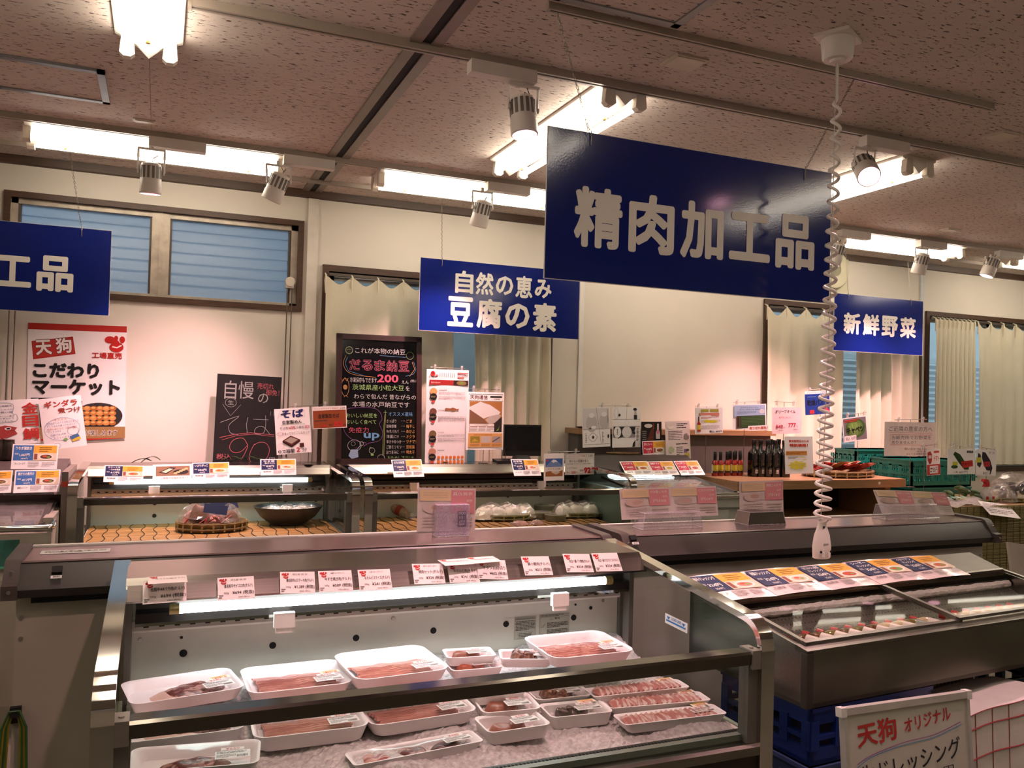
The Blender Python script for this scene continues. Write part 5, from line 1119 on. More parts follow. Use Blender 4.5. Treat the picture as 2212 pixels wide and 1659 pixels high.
def d_natto(p):
    W_, R_, G_, B_, O_, Pp = '#a4a59f', '#a8475a', '#7fa463', '#5a86a8', '#b9854a', '#7d4a86'
    fr = '#2c1a1a'
    p.e(.13, .115, .045, .03, '#8ea36a'); p.e(.13, .115, .04, .026, '#0e0d0d'); p.s_([(.10, .11), (.15, .11)], .0015, '#8ea36a'); p.ring(.875, .14, .045, .03, .0015, '#8ea36a'); p.t('これが本物の納豆', .20, .09, .82, .135, W_, 0); p.s_([(.5, .148), (.82, .155)], .002, B_)
    for i, ch in enumerate('だるま納豆'):
        u = .13+i*.15; p.t(ch, u, .185, u+.135, .275, R_, .05); p.t(ch, u+.004, .188, u+.131, .272, '#100e0e', .012)
    p.s_([(.09, .16), (.06, .22), (.1, .28), (.2, .31), (.45, .325)], .002, O_); p.s_([(.11, .17), (.08, .22), (.12, .28), (.3, .315)], .002, B_); p.s_([(.92, .19), (.95, .25), (.92, .29), (.82, .31)], .002, B_); p.s_([(.90, .19), (.935, .25), (.87, .31)], .002, O_)
    p.t('200', .47, .30, .73, .365, R_, .03); p.t('えん', .77, .345, .86, .372, W_, 0); p.t('(税込)', .88, .335, .98, .36, W_, 0); p.t('冷凍保存もできます。', .14, .33, .48, .37, W_, 0)
    p.ring(.085, .41, .045, .07, .002, O_); p.s_([(.04, .34), (.06, .36), (.08, .335), (.1, .36), (.12, .34)], .002, O_); p.e(.085, .41, .025, .02, '#8d6a3a'); p.s_([(.07, .49), (.09, .475), (.12, .49)], .002, O_)
    p.t('茨城県産小粒大豆', .17, .385, .80, .43, G_, .0); p.t('を', .82, .39, .87, .43, W_, 0); p.t('わらで包んだ 昔ながらの', .19, .46, .95, .50, W_, 0); p.t('本場の水戸納豆です', .17, .52, .87, .565, W_, 0)
    p.s_([(.08, .60), (.15, .575), (.4, .57), (.5, .60), (.53, .66), (.5, .70), (.54, .77), (.5, .83), (.38, .85), (.31, .875), (.34, .85), (.2, .83), (.09, .77), (.06, .68), (.08, .60)], .002, Pp)
    p.t('おいしい納豆を', .10, .615, .47, .65, G_, 0); p.t('おいしく食べて', .10, .665, .46, .70, G_, 0); p.t('免疫力', .13, .725, .37, .77, R_, 0); p.t('up', .31, .77, .50, .83, B_, .03)
    p.s_([(.565, .62), (.545, .78), (.54, .945)], .002, G_); p.s_([(.575, .62), (.56, .78), (.555, .945)], .002, '#b3a45a'); p.t('オススメ薬味', .61, .60, .91, .635, B_, 0); p.s_([(.55, .605), (.59, .605)], .002, G_); p.s_([(.57, .59), (.57, .62)], .002, G_)
    for i, (a, b) in enumerate((('さっぱり', 'ごま'), ('旨味倍増', '梅干し'), ('Wネバネバ', 'めかぶ'), ('洋風に!?', 'オクラ'), ('辛さやみつき', 'ツナマヨ'), ('ご飯モリモリ', '豆板醤'), ('おつまみに', '明太子'))):
        v = .66+i*.0415; p.t(a, .585, v, .585+.03*len(a), v+.028, W_, 0); p.t('…', .77, v+.01, .81, v+.016, W_, 0); p.t(b, .83, v, .83+.035*len(b), v+.028, O_, 0)
    p.t('おためし下さい!!', .60, .955, .92, .985, '#6f9a55', 0)
    p.poly([(.13, .95), (.16, .90), (.24, .90), (.25, .96), (.17, .975)], '#7a8fa5'); p.ring(.20, .87, .08, .045, .002, W_); p.ring(.285, .855, .022, .016, .002, W_); p.s_([(.23, .90), (.27, .87)], .004, '#7a8fa5'); p.ring(.185, .855, .025, .015, .0015, W_); p.s_([(.2, .885), (.22, .89), (.23, .88)], .0015, R_); p.ring(.41, .91, .035, .022, .0018, W_); p.poly([(.395, .935), (.43, .935), (.43, .95), (.395, .95)], '#6f9a55'); p.s_([(.38, .895), (.39, .88), (.4, .892)], .0015, W_); p.ring(.52, .965, .042, .022, .0018, W_)
Mx, w, h = frame_of((727, 720), (910, 729), (730, 1003), 5.24, .07)
bb = thing('natto_blackboard', 'tall wood framed blackboard with colourful natto chalk writing leaning on the curtain', 'blackboard', M=Mx)
MB().box((-w/2+.03, -.004, -h/2+.03), (w/2-.03, .012, h/2-.03)).build('board', mat('glossy_blackboard', '#0e0d0d', .14, var=.1, spec=.5), bb, local=True)
FR = mat('mahogany_frame', '#301a18', .35, var=.2, scale=15)
for a, b in (((-w/2, -h/2), (-w/2+.034, h/2)), ((w/2-.034, -h/2), (w/2, h/2)), ((-w/2, -h/2), (w/2, -h/2+.034)), ((-w/2, h/2-.034), (w/2, h/2))): MB().box((a[0], -.014, a[1]), (b[0], .016, b[1])).build('frame_bar', FR, bb, local=True)
p = Print(w*.96, h*.97, -.004); d_natto(p); p.build(bb, 'chalk_writing')
# soba sheet and price slip on a stand
stand('wire card stand with cross bar holding the soba sheet and brown slip', (627, 878), (712, 874), 5.06, 1.087, .50)
def d_sobasheet(p):
    p.s_([(.08, .22), (.16, .04), (.85, .06), (.84, .22)], .0015, '#8d9a94'); p.t('そば', .17, .03, .82, .21, '#2c2560', .04); p.t('自家製めん', .21, .26, .76, .35, BLK, .02); p.s_([(.16, .365), (.5, .355), (.85, .365)], .0015, '#6f9a6a'); p.t('そば粉', .12, .40, .38, .46, BLK, 0); p.t('65%', .39, .40, .57, .46, '#b5303a', .02); p.t('小麦粉', .58, .40, .82, .46, BLK, 0); p.t('35%', .83, .40, .98, .46, '#b5303a', .02)
    p.t('コシがあってのどごしなめらか', .05, .52, .97, .58, BLK, 0); p.ring(.12, .55, .09, .04, .0012, '#b5303a'); p.poly([(.18, .70), (.42, .60), (.68, .70), (.43, .82)], '#5c2b22'); p.poly([(.24, .70), (.42, .63), (.62, .70), (.43, .78)], '#a3998a'); p.poly([(.18, .70), (.43, .82), (.43, .86), (.18, .74)], '#241412'); p.poly([(.43, .82), (.68, .70), (.68, .74), (.43, .86)], '#31191a'); p.r(.66, .78, .78, .87, '#4a1f1c'); p.ring(.12, .82, .1, .06, .001, '#b99a6a'); p.t('ゆで時間', .04, .89, .50, .98, BLK, .02); p.t('2', .56, .87, .66, .97, '#b5303a', .03); p.t('分', .72, .89, .86, .97, BLK, .01)
paper('soba_sheet', 'white handwritten soba sheet with drawn noodle box clipped to a stand', (592, 884), (668, 879), (597, 983), 5.045, d_sobasheet, cat='sign', curl=.004)
def d_slip(bg, txt, big, txtcol=BLK, bc='#c22f2a'):
    def f(p):
        p.r(.02, .03, .98, .97, bg); p.r(.02, .03, .98, .18, '#f0e4e0'); p.t('アンドナライド工場直売', .06, .06, .76, .15, '#c04a4a', 0); p.t('弘前販', .80, .06, .97, .15, BLK, 0); p.t(txt, .18, .34, .78, .54, txtcol, .02); p.ln(.05, .60, .5, .68, 1, '#4a3a34'); p.t('税込', .48, .80, .58, .90, BLK, 0); p.t(big, .62, .70, .88, .94, bc, .05); p.t('円', .90, .84, .96, .93, BLK, 0); p.t('100', .26, .80, .40, .94, bc, .03)
    return f
paper('price_slip', 'brown price slip for homemade raw soba clipped beside the soba sheet', (674, 879), (748, 876), (676, 927), 5.045, d_slip('#8f4522', '自家製生そば', '83'), cat='price card')
# red fish sheet and cod sheet
stand('wire card stand holding the red fish sheet and the simmered cod sheet', (-70, 872), (150, 866), 5.06, .98, .5)
def d_kinme(p):
    p.vt('金目鯛', .74, .06, .985, .92, '#b8352c', .03); p.s_([(.05, .1), (.2, .06), (.5, .06), (.62, .12), (.6, .3), (.66, .34), (.64, .48), (.3, .5)], .0018, '#4f7d74'); p.t('金目鯛を', .38, .11, .6, .15, NVY, 0); p.t('しゃぶしゃぶの', .3, .19, .6, .225, NVY, 0); p.t('お買い得', .36, .25, .6, .29, NVY, 0); p.t('とてもおいしい煮付', .3, .34, .62, .375, NVY, 0); p.t('じっくり煮込んで', .28, .39, .62, .425, NVY, 0); p.t('できました', .38, .45, .6, .485, NVY, 0)
    p.poly([(.25, .72), (.32, .60), (.48, .56), (.66, .62), (.62, .68), (.66, .76), (.5, .84), (.34, .84)], '#a8413f'); p.e(.52, .635, .05, .032, '#e6ded8'); p.e(.525, .635, .03, .02, '#1c1a1a'); p.poly([(.25, .85), (.36, .95), (.28, 1.0)], '#a8413f'); p.s_([(.62, .68), (.54, .69)], .002, '#5c2020'); p.poly([(.42, .82), (.5, .9), (.34, .93)], '#8f3535')
paper('fish_sheet', 'white handwritten sheet with red alfonsino fish drawing and red characters', (-62, 868), (83, 861), (-52, 966), 5.045, d_kinme, cat='sign', curl=.004)
def d_gindara(p):
    p.t('ギンダラ', .12, .06, .90, .19, '#a8382e', .03); p.t('煮つけ', .42, .21, .96, .32, '#8f3a32', .03); p.ring(.47, .62, .42, .22, .0015, '#5a6a9a'); p.t('オススメ', .3, .42, .6, .45, '#b96a4a', 0); p.t('やわらかくふっくら仕上げました', .12, .47, .88, .51, '#3a4a8a', 0); p.t('そしてなんと言ってもタレが', .12, .53, .8, .565, '#3a4a8a', 0); p.t('最高においしい ご飯と相性', .12, .585, .82, .62, '#a8384a', 0); p.t('ピッタリです', .14, .64, .44, .675, '#3a4a8a', 0); p.t('お品でも人気', .18, .70, .55, .735, '#3a4a8a', 0); p.t('メニューです', .24, .76, .62, .80, '#3a4a8a', 0)
    p.ring(.72, .68, .13, .08, .0014, '#4a4a5a'); p.s_([(.70, .60), (.76, .59), (.77, .63), (.72, .635)], .0014, '#a8384a'); p.poly([(.62, .78), (.82, .74), (.86, .80), (.66, .85)], '#4a6f9a'); p.poly([(.66, .85), (.86, .80), (.88, .85), (.68, .89)], '#d9b83a'); p.e(.52, .83, .05, .03, '#7aa86a'); p.ring(.31, .93, .08, .045, .0012, '#5a6a9a')
paper('cod_sheet', 'white handwritten sheet about simmered black cod hanging askew beside the fish sheet', (82, 863), (174, 853), (95, 974), 5.035, d_gindara, cat='sign', curl=.004)
# ---- leftmost freezer
def left_freezer():
    x0, x1 = -1.42, -.415; r = thing('island_freezer', 'chest freezer with chrome handle rail and blue price cards beside the noodle case', 'freezer', ((x0+x1)/2, 4.7, 0)); FW = mat('freezer_grey', '#a39b8e', .4, var=.04); yf = 4.20
    MB().prism([(yf+.03, .0), (yf, .12), (yf, .66), (yf+.02, .70), (5.2, .70), (5.2, 0)], x0, x1).build('body', FW, r)
    MB().prism([(yf+.02, .70), (yf+.0, .73), (yf+.0, .86), (yf+.05, .86), (yf+.05, .70)], x0, x1).build('front_frame', FW, r); MB().box((x0+.08, yf-.004, .715), (x1-.12, yf+.004, .835)).build('viewing_window', mat('teal_glass', '#3c6d63', .08, var=.5, scale=9, spec=.8), r); MB().box((x0+.08, yf-.006, .712), (x1-.12, yf+.002, .722)).build('window_edge', mat('teal_edge', '#5fb59b', .2), r)
    [MB().box((xa, yf+.05, .70), (xa+.04, 5.2, .92)).build('side_frame', FW, r) for xa in (x0, x1-.04)]
    MB().tube([(x0, yf, .885), (x1-.01, yf, .885), (x1, yf+.02, .885), (x1, yf+.06, .90)], .014, 10).build('handle_rail', CHROME, r, True)
    MB().prism([(yf+.03, .885), (4.66, .955), (4.66, .962), (yf+.03, .892)], x0+.02, x1-.02).build('glass_lid', clear('freezer_lid_glass', '#b9b3b0', .04, body=.12, f0=1.4, lo=.05), r); MB().prism([(yf+.03, .88), (4.66, .95), (4.66, .968), (yf+.03, .898)], x1-.055, x1-.03).build('lid_bar', PLUMD, r)
    MB().prism([(4.60, .965), (4.58, .985), (4.80, 1.10), (4.95, 1.13), (5.0, 1.09), (5.0, .94), (4.65, .94)], x0, x1).build('hood', PLUM, r, True); MB().tube([(x0+.1, 4.63, .965), (x1-.2, 4.63, .965)], .010, 8).build('lamp_tube', CASET, r, True)
    MB().box((x0+.04, 5.0, .70), (x1-.04, 5.2, .98)).build('rear_box', FW, r)
left_freezer()
BLUEH = '#3d6aa8'
std_card('blue headed card for grilled eel at 1,667 yen standing on the freezer hood', (28, 959), (127, 960), (27, 1013), 4.72, 'うなぎ蒲焼き', '1,667円', '1800円', '#5c3a2a', BLUEH, .3, 'レンジ', grp='blue headed fish cards'); std_card('blue headed card for simmered cod at 417 yen below the eel card', (33, 1016), (131, 1014), (31, 1065), 4.60, '銀だらの煮付け', '417円', '450円', '#6b4a30', BLUEH, .5, '湯煎orレンジ', grp='blue headed fish cards'); std_card('blue headed card cut off beside the cod card', (-70, 1018), (28, 1016), (-73, 1067), 4.60, '金目鯛の煮付', '463円', '500円', '#7a4a3a', BLUEH, .5, grp='blue headed fish cards')
for i, px in enumerate((2, 20)):
    c = P(px, 1010, Y=5.0); tag(MB().lathe([(0, 0), (.032, 0), (.034, .005), (.034, .075), (.03, .085), (.03, .10), (0, .10)], (c.x, 4.93, 1.128), 18).build('dark_jar', mat('dark_jar', '#241814', .25), None, True), ('dark jar standing behind the eel card on the hood', 'dark jar beside the other one behind the fish sheet')[i], 'jar')
ct = thing('cardboard_carton', 'grey carton with red band and black lettering wedged beside the noodle case', 'carton', (-.395, 4.6, 0)); MB().box((-.41, 4.50, .40), (-.382, 4.95, 1.10)).build('carton_body', mat('grey_carton', '#6f655c', .6), ct); MB().box((-.411, 4.498, 1.03), (-.381, 4.96, 1.055)).build('red_band', mat('bag_red', '#b5412f', .4), ct)
# ---- natto leaflet, newsletter, monitor
stand('tall wire stand holding the long natto leaflet', (930, 793), (1006, 797), 5.18, 1.087, .45)
def d_leaf(p):
    p.e(.14, .045, .055, .028, '#b8302c'); p.e(.14, .04, .035, .014, '#7a1c1a'); p.t('だるま納豆', .05, .068, .22, .082, BLK, .03); p.r(.2, .055, .26, .075, '#c9605a')
    for i in range(8): p.ln(.30+i*.048, .035, .315+i*.048, .085, 6, '#5a5552', .7)
    p.r(.72, .03, .97, .042, '#c05a55'); p.ln(.72, .045, .97, .065, 2, '#7a7572'); p.r(.72, .075, .88, .087, '#c05a55'); p.r(.06, .11, .98, .162, '#8f2420'); p.r(.63, .11, .98, .162, '#2a1c18'); p.e(.82, .138, .12, .022, '#7d6a3a'); p.e(.82, .135, .04, .008, '#5f9a3a'); p.t('納豆のできるまで', .1, .13, .32, .145, '#e9d9d4', 0)
    for i, (v, c) in enumerate(((.23, '#c98f55'), (.44, '#6b4438'), (.67, '#6d5a38'), (.855, '#b5836a'))):
        p.e(.16, v, .085, .036, c); p.e(.16, v+.055, .085, .036, '#1b1715'); p.poly([(.115, v+.095), (.205, v+.095), (.2, v+.11), (.16, v+.125), (.12, v+.11)], '#b3403a'); p.ln(.1, v+.045, .22, v+.065, 2, '#9a8a6a', .4); p.ln(.28, v-.02, .52, v-.012, 1, BLK)
        if i < 3: p.ln(.28, v+(.0 if i != 1 else .06), .92, v+(.03 if i != 1 else .1), 4, '#8a8582', .35); p.ln(.28, v+.045, .92, v+.08, 4, '#8a8582', .35)
    p.poly([(.43, .41), (.46, .40), (.56, .405), (.62, .395), (.72, .41), (.76, .405), (.76, .425), (.7, .425), (.62, .435), (.55, .425), (.44, .43)], '#8a5a3c')
    for j in range(2):
        for i in range(7): p.e(.31+.093*i, .915+.045*j, .036, .016, '#c9702f')
paper('natto_leaflet', 'long white leaflet with black and red round marks about natto making', (922, 797), (1013, 800), (917, 1006), 5.16, d_leaf, .0, mat('leaflet_paper', '#e3dbd8', .4, var=.02), 'poster', curl=.006)
stand('wire stand holding the tofu newsletter', (1015, 839), (1080, 842), 5.10, 1.087, .5)
def d_news(p):
    p.r(.05, .02, .97, .975, '#efe9e2'); p.r(.05, .035, .97, .045, BLK); p.t('天狗通信', .08, .055, .55, .13, '#5a2a32', .02); p.r(.62, .065, .94, .095, BLK); p.t('—豆腐編', .66, .108, .88, .135, '#3a2a2a', 0); p.r(.05, .15, .97, .16, '#8a7a6a'); p.r(.07, .165, .95, .69, '#a5703c')
    p.poly([(.07, .26), (.36, .17), (.62, .22), (.9, .34), (.86, .40), (.72, .44), (.6, .42), (.45, .46), (.07, .30)], '#d9d2cc'); p.poly([(.07, .30), (.45, .46), (.6, .58), (.07, .58)], '#7d5a40'); p.poly([(.6, .42), (.86, .38), (.93, .40), (.8, .52), (.62, .56), (.5, .48)], '#b5a89c'); p.poly([(.72, .55), (.95, .42), (.95, .69), (.7, .69)], '#2c2420'); p.r(.08, .55, .74, .685, '#e2d9d2'); [p.r(.1+.22*i, .595, .3+.22*i, .608, '#7a4a38') for i in range(3)]; p.t('こだわりの大豆選択', .22, .56, .58, .58, '#5a4a42', 0); [p.ln(.1+.22*i, .62, .28+.22*i, .675, 3, '#8a7d75', .4) for i in range(3)]; p.poly([(.8, .67), (.86, .62), (.9, .57), (.87, .62), (.86, .66)], '#7fae4a')
    p.r(.05, .71, .97, .95, '#cf9a5a'); [p.r(.11+.29*i, .765, .36+.29*i, .875, ('#8a7a30', '#b3a8a2', '#9a8f88')[i]) for i in range(3)]; p.poly([(.13, .86), (.22, .80), (.34, .85)], '#b59a3a'); p.s_([(.7, .86), (.9, .78)], .006, '#4a4038'); p.ln(.2, .73, .9, .748, 1, '#8a6030', .5); [p.ln(.11+.29*i, .89, .36+.29*i, .935, 3, '#7d5a30', .35) for i in range(3)]; p.r(.05, .955, .97, .96, BLK)
paper('tofu_newsletter', 'framed tofu newsletter with photo of white curd bag hanging on a stand', (1009, 846), (1089, 848), (1002, 972), 5.08, d_news, 0, None, 'poster', curl=.003)
mo = thing('monitor', 'black flat monitor with keyboard standing behind the tofu case canopy', 'monitor', P(1128, 995, Y=5.2)); a, b = P(1090, 917, Y=5.18), P(1168, 985, Y=5.18)
MB().box((a.x, 5.18, b.z), (b.x, 5.205, a.z)).build('housing', mat('black_plastic', '#141313', .35), mo); MB().box((a.x+.008, 5.178, b.z+.04), (b.x-.008, 5.1805, a.z-.012)).build('screen', mat('dark_screen', '#0b0e11', .12, var=.1), mo); MB().prism([(5.19, 1.088), (5.15, 1.088), (5.14, 1.10), (5.20, b.z+.02), (5.23, b.z+.02), (5.24, 1.088)], (a.x+b.x)/2-.05, (a.x+b.x)/2+.05).build('foot', mat('black_plastic', '#141313'), mo); MB().prism([(5.04, 1.088), (5.04, 1.102), (5.13, 1.112), (5.13, 1.088)], a.x-.10, a.x+.08).build('keyboard', mat('black_plastic', '#141313'), mo); MB().tube([(a.x-.02, 5.10, 1.10), (a.x-.01, 5.14, 1.17), (a.x+.02, 5.19, 1.20)], .003, 5).build('cable', BLACK, mo)
# ---- fuji photo sheet and tofu base slip
stand('wire stand with cross bar holding the tofu base slips at the case end', (1177, 977), (1252, 975), 4.92, .985, .42)
def d_fuji(p): p.r(.08, .17, .92, .78, '#e0d8d2'); p.r(.08, .19, .92, .50, '#3f62a5'); p.poly([(.08, .48), (.38, .26), (.46, .22), (.58, .24), (.92, .46), (.92, .5), (.08, .5)], '#6f86b5'); p.poly([(.34, .30), (.46, .22), (.58, .24), (.68, .32), (.55, .31), (.46, .35), (.4, .30)], '#e9e9ee'); p.r(.12, .22, .22, .28, '#c23a33'); p.t('おとうふの素', .2, .54, .8, .60, '#3a2a26', 0); p.poly([(.08, .68), (.3, .64), (.55, .72), (.92, .62), (.92, .84), (.08, .84)], '#9a5f34'); p.poly([(.35, .70), (.6, .66), (.8, .7), (.6, .78)], '#c9b9a8')
paper('photo_slip', 'photo slip with snowy mountain and tofu picture clipped at the case end', (1175, 980), (1219, 979), (1175, 1039), 4.905, d_fuji, cat='sign')
def d_tofu(p): p.s_([(.03, .04), (.97, .04), (.97, .96), (.03, .96)], .002, '#8a8680', True); p.t('アンドナライド工場直売', .12, .08, .74, .17, '#c04a4a', 0); p.t('弘前販', .78, .08, .94, .17, BLK, 0); p.s_([(.03, .22), (.97, .22)], .001, '#5a5652'); p.t('おいしい豆腐のもと', .14, .28, .80, .42, BLK, .015); p.t('工場で製造したてのフレッシュな香りが特徴です', .06, .46, .94, .52, BLK, 0); p.t('レジ下500ml', .08, .64, .40, .72, BLK, 0); p.t('税込', .06, .84, .16, .92, BLK, 0); p.t('100', .20, .82, .36, .95, '#b5262a', .02); p.t('円', .37, .86, .42, .93, BLK, 0); p.t('税抜', .5, .76, .62, .84, BLK, 0); p.t('92', .64, .66, .88, .94, '#b5262a', .06); p.t('円', .9, .84, .96, .92, BLK, 0)
paper('price_slip', 'white price slip for tofu base with big red 92', (1221, 980), (1284, 979), (1222, 1026), 4.905, d_tofu, cat='price card', m=mat('slip_paper', '#d9d5d0', .4))
# ---- service counter with wooden cap behind
cn = thing('service_counter', 'grey counter partition with light wooden cap standing along the back wall', 'counter', (3.6, 5.3, 0)); WOODL = mat('light_wood', '#9a7650', .45, var=.15, scale=6, stretch=(1, 14, 14)); MB().box((2.70, 5.22, 1.275), (4.42, 5.43, 1.312)).build('wooden_cap', WOODL, cn); MB().box((2.72, 5.26, 0), (4.40, 5.41, 1.275)).build('grey_panel', mat('grey_counter_panel', '#5f5850', .6, var=.05), cn)
a = P(1232, 922, Y=5.28); tag(MB().lathe([(0, 0), (.085, 0), (.11, .010), (.105, .012), (.08, .004), (0, .004)], (2.83, 5.30, 1.312), 24, Matrix.Diagonal((1, .7, 1))).build('cash_tray', mat('black_plastic', '#141313'), None, True), 'flat black cash tray on the wooden counter cap', 'tray')
# ---- ice cream freezer
def ice_freezer():
    x0, x1 = 2.70, 3.46; r = thing('ice_cream_freezer', 'small white ice cream freezer with plum hood carrying three red price cards', 'freezer', ((x0+x1)/2, 4.75, 0)); FW = mat('freezer_pale', '#a8aaa2', .4, var=.04); yf = 4.36
    MB().box((x0, yf+.02, 0), (x1, 5.18, .86)).build('body', FW, r); MB().box((x0-.005, yf, .86), (x1+.005, yf+.05, .935)).build('front_rim', FW, r); [MB().box((xa, yf+.05, .86), (xa+.04, 5.18, .95)).build('side_rim', FW, r) for xa in (x0, x1-.04)]
    MB().tube([(x0, yf-.008, .925), (x1, yf-.008, .925)], .008, 8).tube([(x0, yf-.008, .945), (x1, yf-.008, .945)], .007, 8).build('handle_rail', CHROME, r, True); MB().box((x0+.15, yf+.012, .70), (x1-.12, yf+.021, .845)).build('stamped_panel', mat('stamped_grey', '#b5b7ae', .4), r)
    MB().prism([(yf+.04, .945), (4.92, 1.0), (4.92, 1.006), (yf+.04, .951)], x0+.03, x1-.03).build('glass_lid', clear('freezer_lid_glass', '#b9b3b0', .04, body=.12, f0=1.4, lo=.05), r); [MB().prism([(yf+.04, .942), (4.92, .998), (4.92, 1.012), (yf+.04, .956)], xa, xa+.025).build('lid_bar', mat('dark_edge', '#4d463e', .4, .6), r) for xa in (x0+.02, x1-.06)]
    MB().prism([(4.91, 1.02), (4.90, 1.028), (5.02, 1.132), (5.06, 1.14), (5.16, 1.14), (5.19, 1.11), (5.19, .95), (4.95, 1.02)], x0-.02, x1+.02).build('hood', PLUMD, r, True)
    for dz, y in ((.0, 4.90), (-.012, 4.93)): MB().tube([(x0+.10, y+.03, 1.022+dz), (x1-.16, y+.03, 1.022+dz)], .007, 8).build('lamp_tube', CASET, r, True)
ice_freezer()
RH = '#c23348'
for i, (tl, tr, bl, nm, fd, lb) in enumerate((((1338, 997), (1397, 996), (1352, 1027), 'ふこうアイス', '#a85a3a', 'red and orange card for ice cream with a noodle bowl photo'), ((1398, 997), (1452, 996), (1411, 1027), '抹茶アイス', '#a8b93a', 'red and orange card for matcha ice cream with a black bowl photo'), ((1455, 996), (1506, 995), (1468, 1027), 'チョコアイス', '#a83a30', 'red and orange card for chocolate ice cream with a white plate photo'))):
    std_card(lb, tl, tr, bl, 4.955, nm, '390円', '421円', fd, RH, .82, grp='red ice cream cards')
std_card('red and orange card for fresh chocolate at 833 yen standing above the ice cream hood', (1387, 953), (1437, 951), (1391, 994), 5.085, '生チョコレート', '833円', '900円', '#5c2a20', RH, .08, grp='red ice cream cards')
def d_comic1(p):
    K = '#3a3836'; G = '#b9b4b2'; p.r(.03, .02, .97, .55, '#cfcac9'); p.s_([(.5, 0), (.66, .93)], .002, K); p.s_([(.03, .55), (.97, .55)], .002, K); p.s_([(.04, .93), (.97, .93)], .002, K); p.e(.33, .4, .2, .22, G); p.e(.33, .2, .1, .06, '#e2dedd'); p.e(.78, .36, .18, .2, G); p.e(.78, .18, .1, .06, '#e2dedd'); p.e(.40, .5, .09, .04, '#ece8e6'); p.ring(.37, .75, .16, .11, .002, K, 4); p.poly([(.37, .70), (.42, .75), (.37, .80), (.32, .75)], K); p.poly([(.2, .55), (.32, .54), (.28, .5)], K); p.ln(.1, .64, .14, .88, 6, K, .6); p.ln(.7, .62, .74, .9, 8, K, .6); p.e(.88, .6, .06, .05, '#ece8e6'); p.e(.92, .74, .03, .05, K); p.ln(.9, .06, .93, .4, 10, K, .6)
def d_comic2(p):
    K = '#2a2827'; G = '#b0aba9'; p.s_([(.02, .31), (.98, .31)], .002, K); p.s_([(.02, .48), (.98, .48)], .002, K); p.s_([(.5, .02), (.48, .31)], .0015, K); p.poly([(.24, .16), (.29, .2), (.24, .24), (.19, .2)], K); p.ring(.13, .16, .07, .13, .0012, K); p.e(.79, .06, .07, .035, K); p.poly([(.76, .09), (.84, .09), (.84, .2), (.76, .2)], G); p.r(.75, .2, .86, .31, K); p.ring(.5, .39, .07, .06, .0012, '#8a8583'); p.r(.03, .49, .97, .76, '#8f8a88'); p.poly([(.03, .49), (.5, .49), (.33, .6), (.45, .7), (.2, .78), (.03, .7)], K); p.poly([(.6, .49), (.85, .49), (.75, .6), (.9, .7), (.7, .66)], K); p.e(.17, .62, .13, .14, '#ece8e6'); p.e(.5, .62, .17, .14, '#d9d5d3'); p.r(.8, .5, .97, .9, '#e6e2e0'); p.ln(.15, .54, .19, .7, 6, K, .6); p.ln(.84, .53, .92, .85, 10, K, .6); p.poly([(.72, .9), (.8, .82), (.8, .98), (.7, .99)], K)
stand('wire stand holding two black and white comic pages', (1292, 876), (1364, 877), 5.135, 1.139, .5)
paper('comic_page', 'black and white comic page with a diamond crest panel', (1257, 881), (1317, 879), (1263, 967), 5.12, d_comic1, cat='poster', curl=.003); paper('comic_page', 'black and white comic page with dark splash panel beside the wine poster', (1323, 879), (1384, 879), (1327, 967), 5.115, d_comic2, cat='poster', curl=.003)
def d_wine(p): p.r(0, 0, 1, 1, '#1d1413'); p.poly([(.2, .7), (.5, .2), (.62, .2), (.6, .9), (.2, .95)], '#5c2a1e'); [p.s_([(.25, .5+.06*i), (.6, .45+.06*i)], .0015, '#8a4a32') for i in range(8)]; p.e(.35, .12, .2, .06, '#cfc5bf'); p.r(.78, .06, .86, .3, '#d9ccc8'); p.r(.72, .3, .92, .5, '#c9bdb9'); p.e(.82, .3, .09, .06, '#c5808f'); p.r(.58, .05, .63, .22, '#8a3a30'); p.ln(.05, .25, .25, .6, 6, '#a39a95', .3)
paper('drink_poster', 'dark poster with white bottle and wooden steps behind the chocolate card', (1385, 911), (1429, 911), (1381, 985), 5.105, d_wine, .02, cat='poster')
def d_onigiri(p): p.e(.2, .12, .13, .08, '#e9d9cf'); [p.ln(.45, .05+.05*i, .95, .09+.05*i, 1, BLK, .5) for i in range(3)]; p.ln(.1, .24, .68, .5, 6, BLK, .3); p.poly([(.7, .46), (.74, .36), (.84, .33), (.93, .4), (.94, .47), (.82, .49)], '#8f807a'); p.ring(.83, .41, .11, .08, .002, '#5a4a46'); p.ln(.4, .58, .9, .62, 1, BLK, .6); p.poly([(.08, .78), (.1, .68), (.2, .65), (.32, .72), (.3, .8), (.18, .83)], '#b5bd9a'); p.ln(.4, .66, .66, .9, 5, BLK, .35); p.e(.82, .9, .12, .08, '#cdbb6a'); p.r(.7, .74, .82, .84, '#8f6aa5'); p.e(.85, .77, .07, .03, '#4a3f30')
paper('riceball_sheet', 'crinkled pink white sheet with drawings of rice balls above the ice cream hood', (1436, 911), (1489, 909), (1446, 993), 5.07, d_onigiri, .05, mat('laminated_pinkish', '#eddad8'), 'poster', curl=.005)
tag(MB().lathe([(0, 0), (.10, 0), (.13, .02), (.128, .024), (.1, .006), (0, .006)], (P(1345, 990, Y=5.12).x, 5.12, 1.13), 26, Matrix.Diagonal((1, .5, 1))).build('bamboo_dish', WOV, None, True), 'flat bamboo dish on the ice cream hood below the comic pages', 'dish')
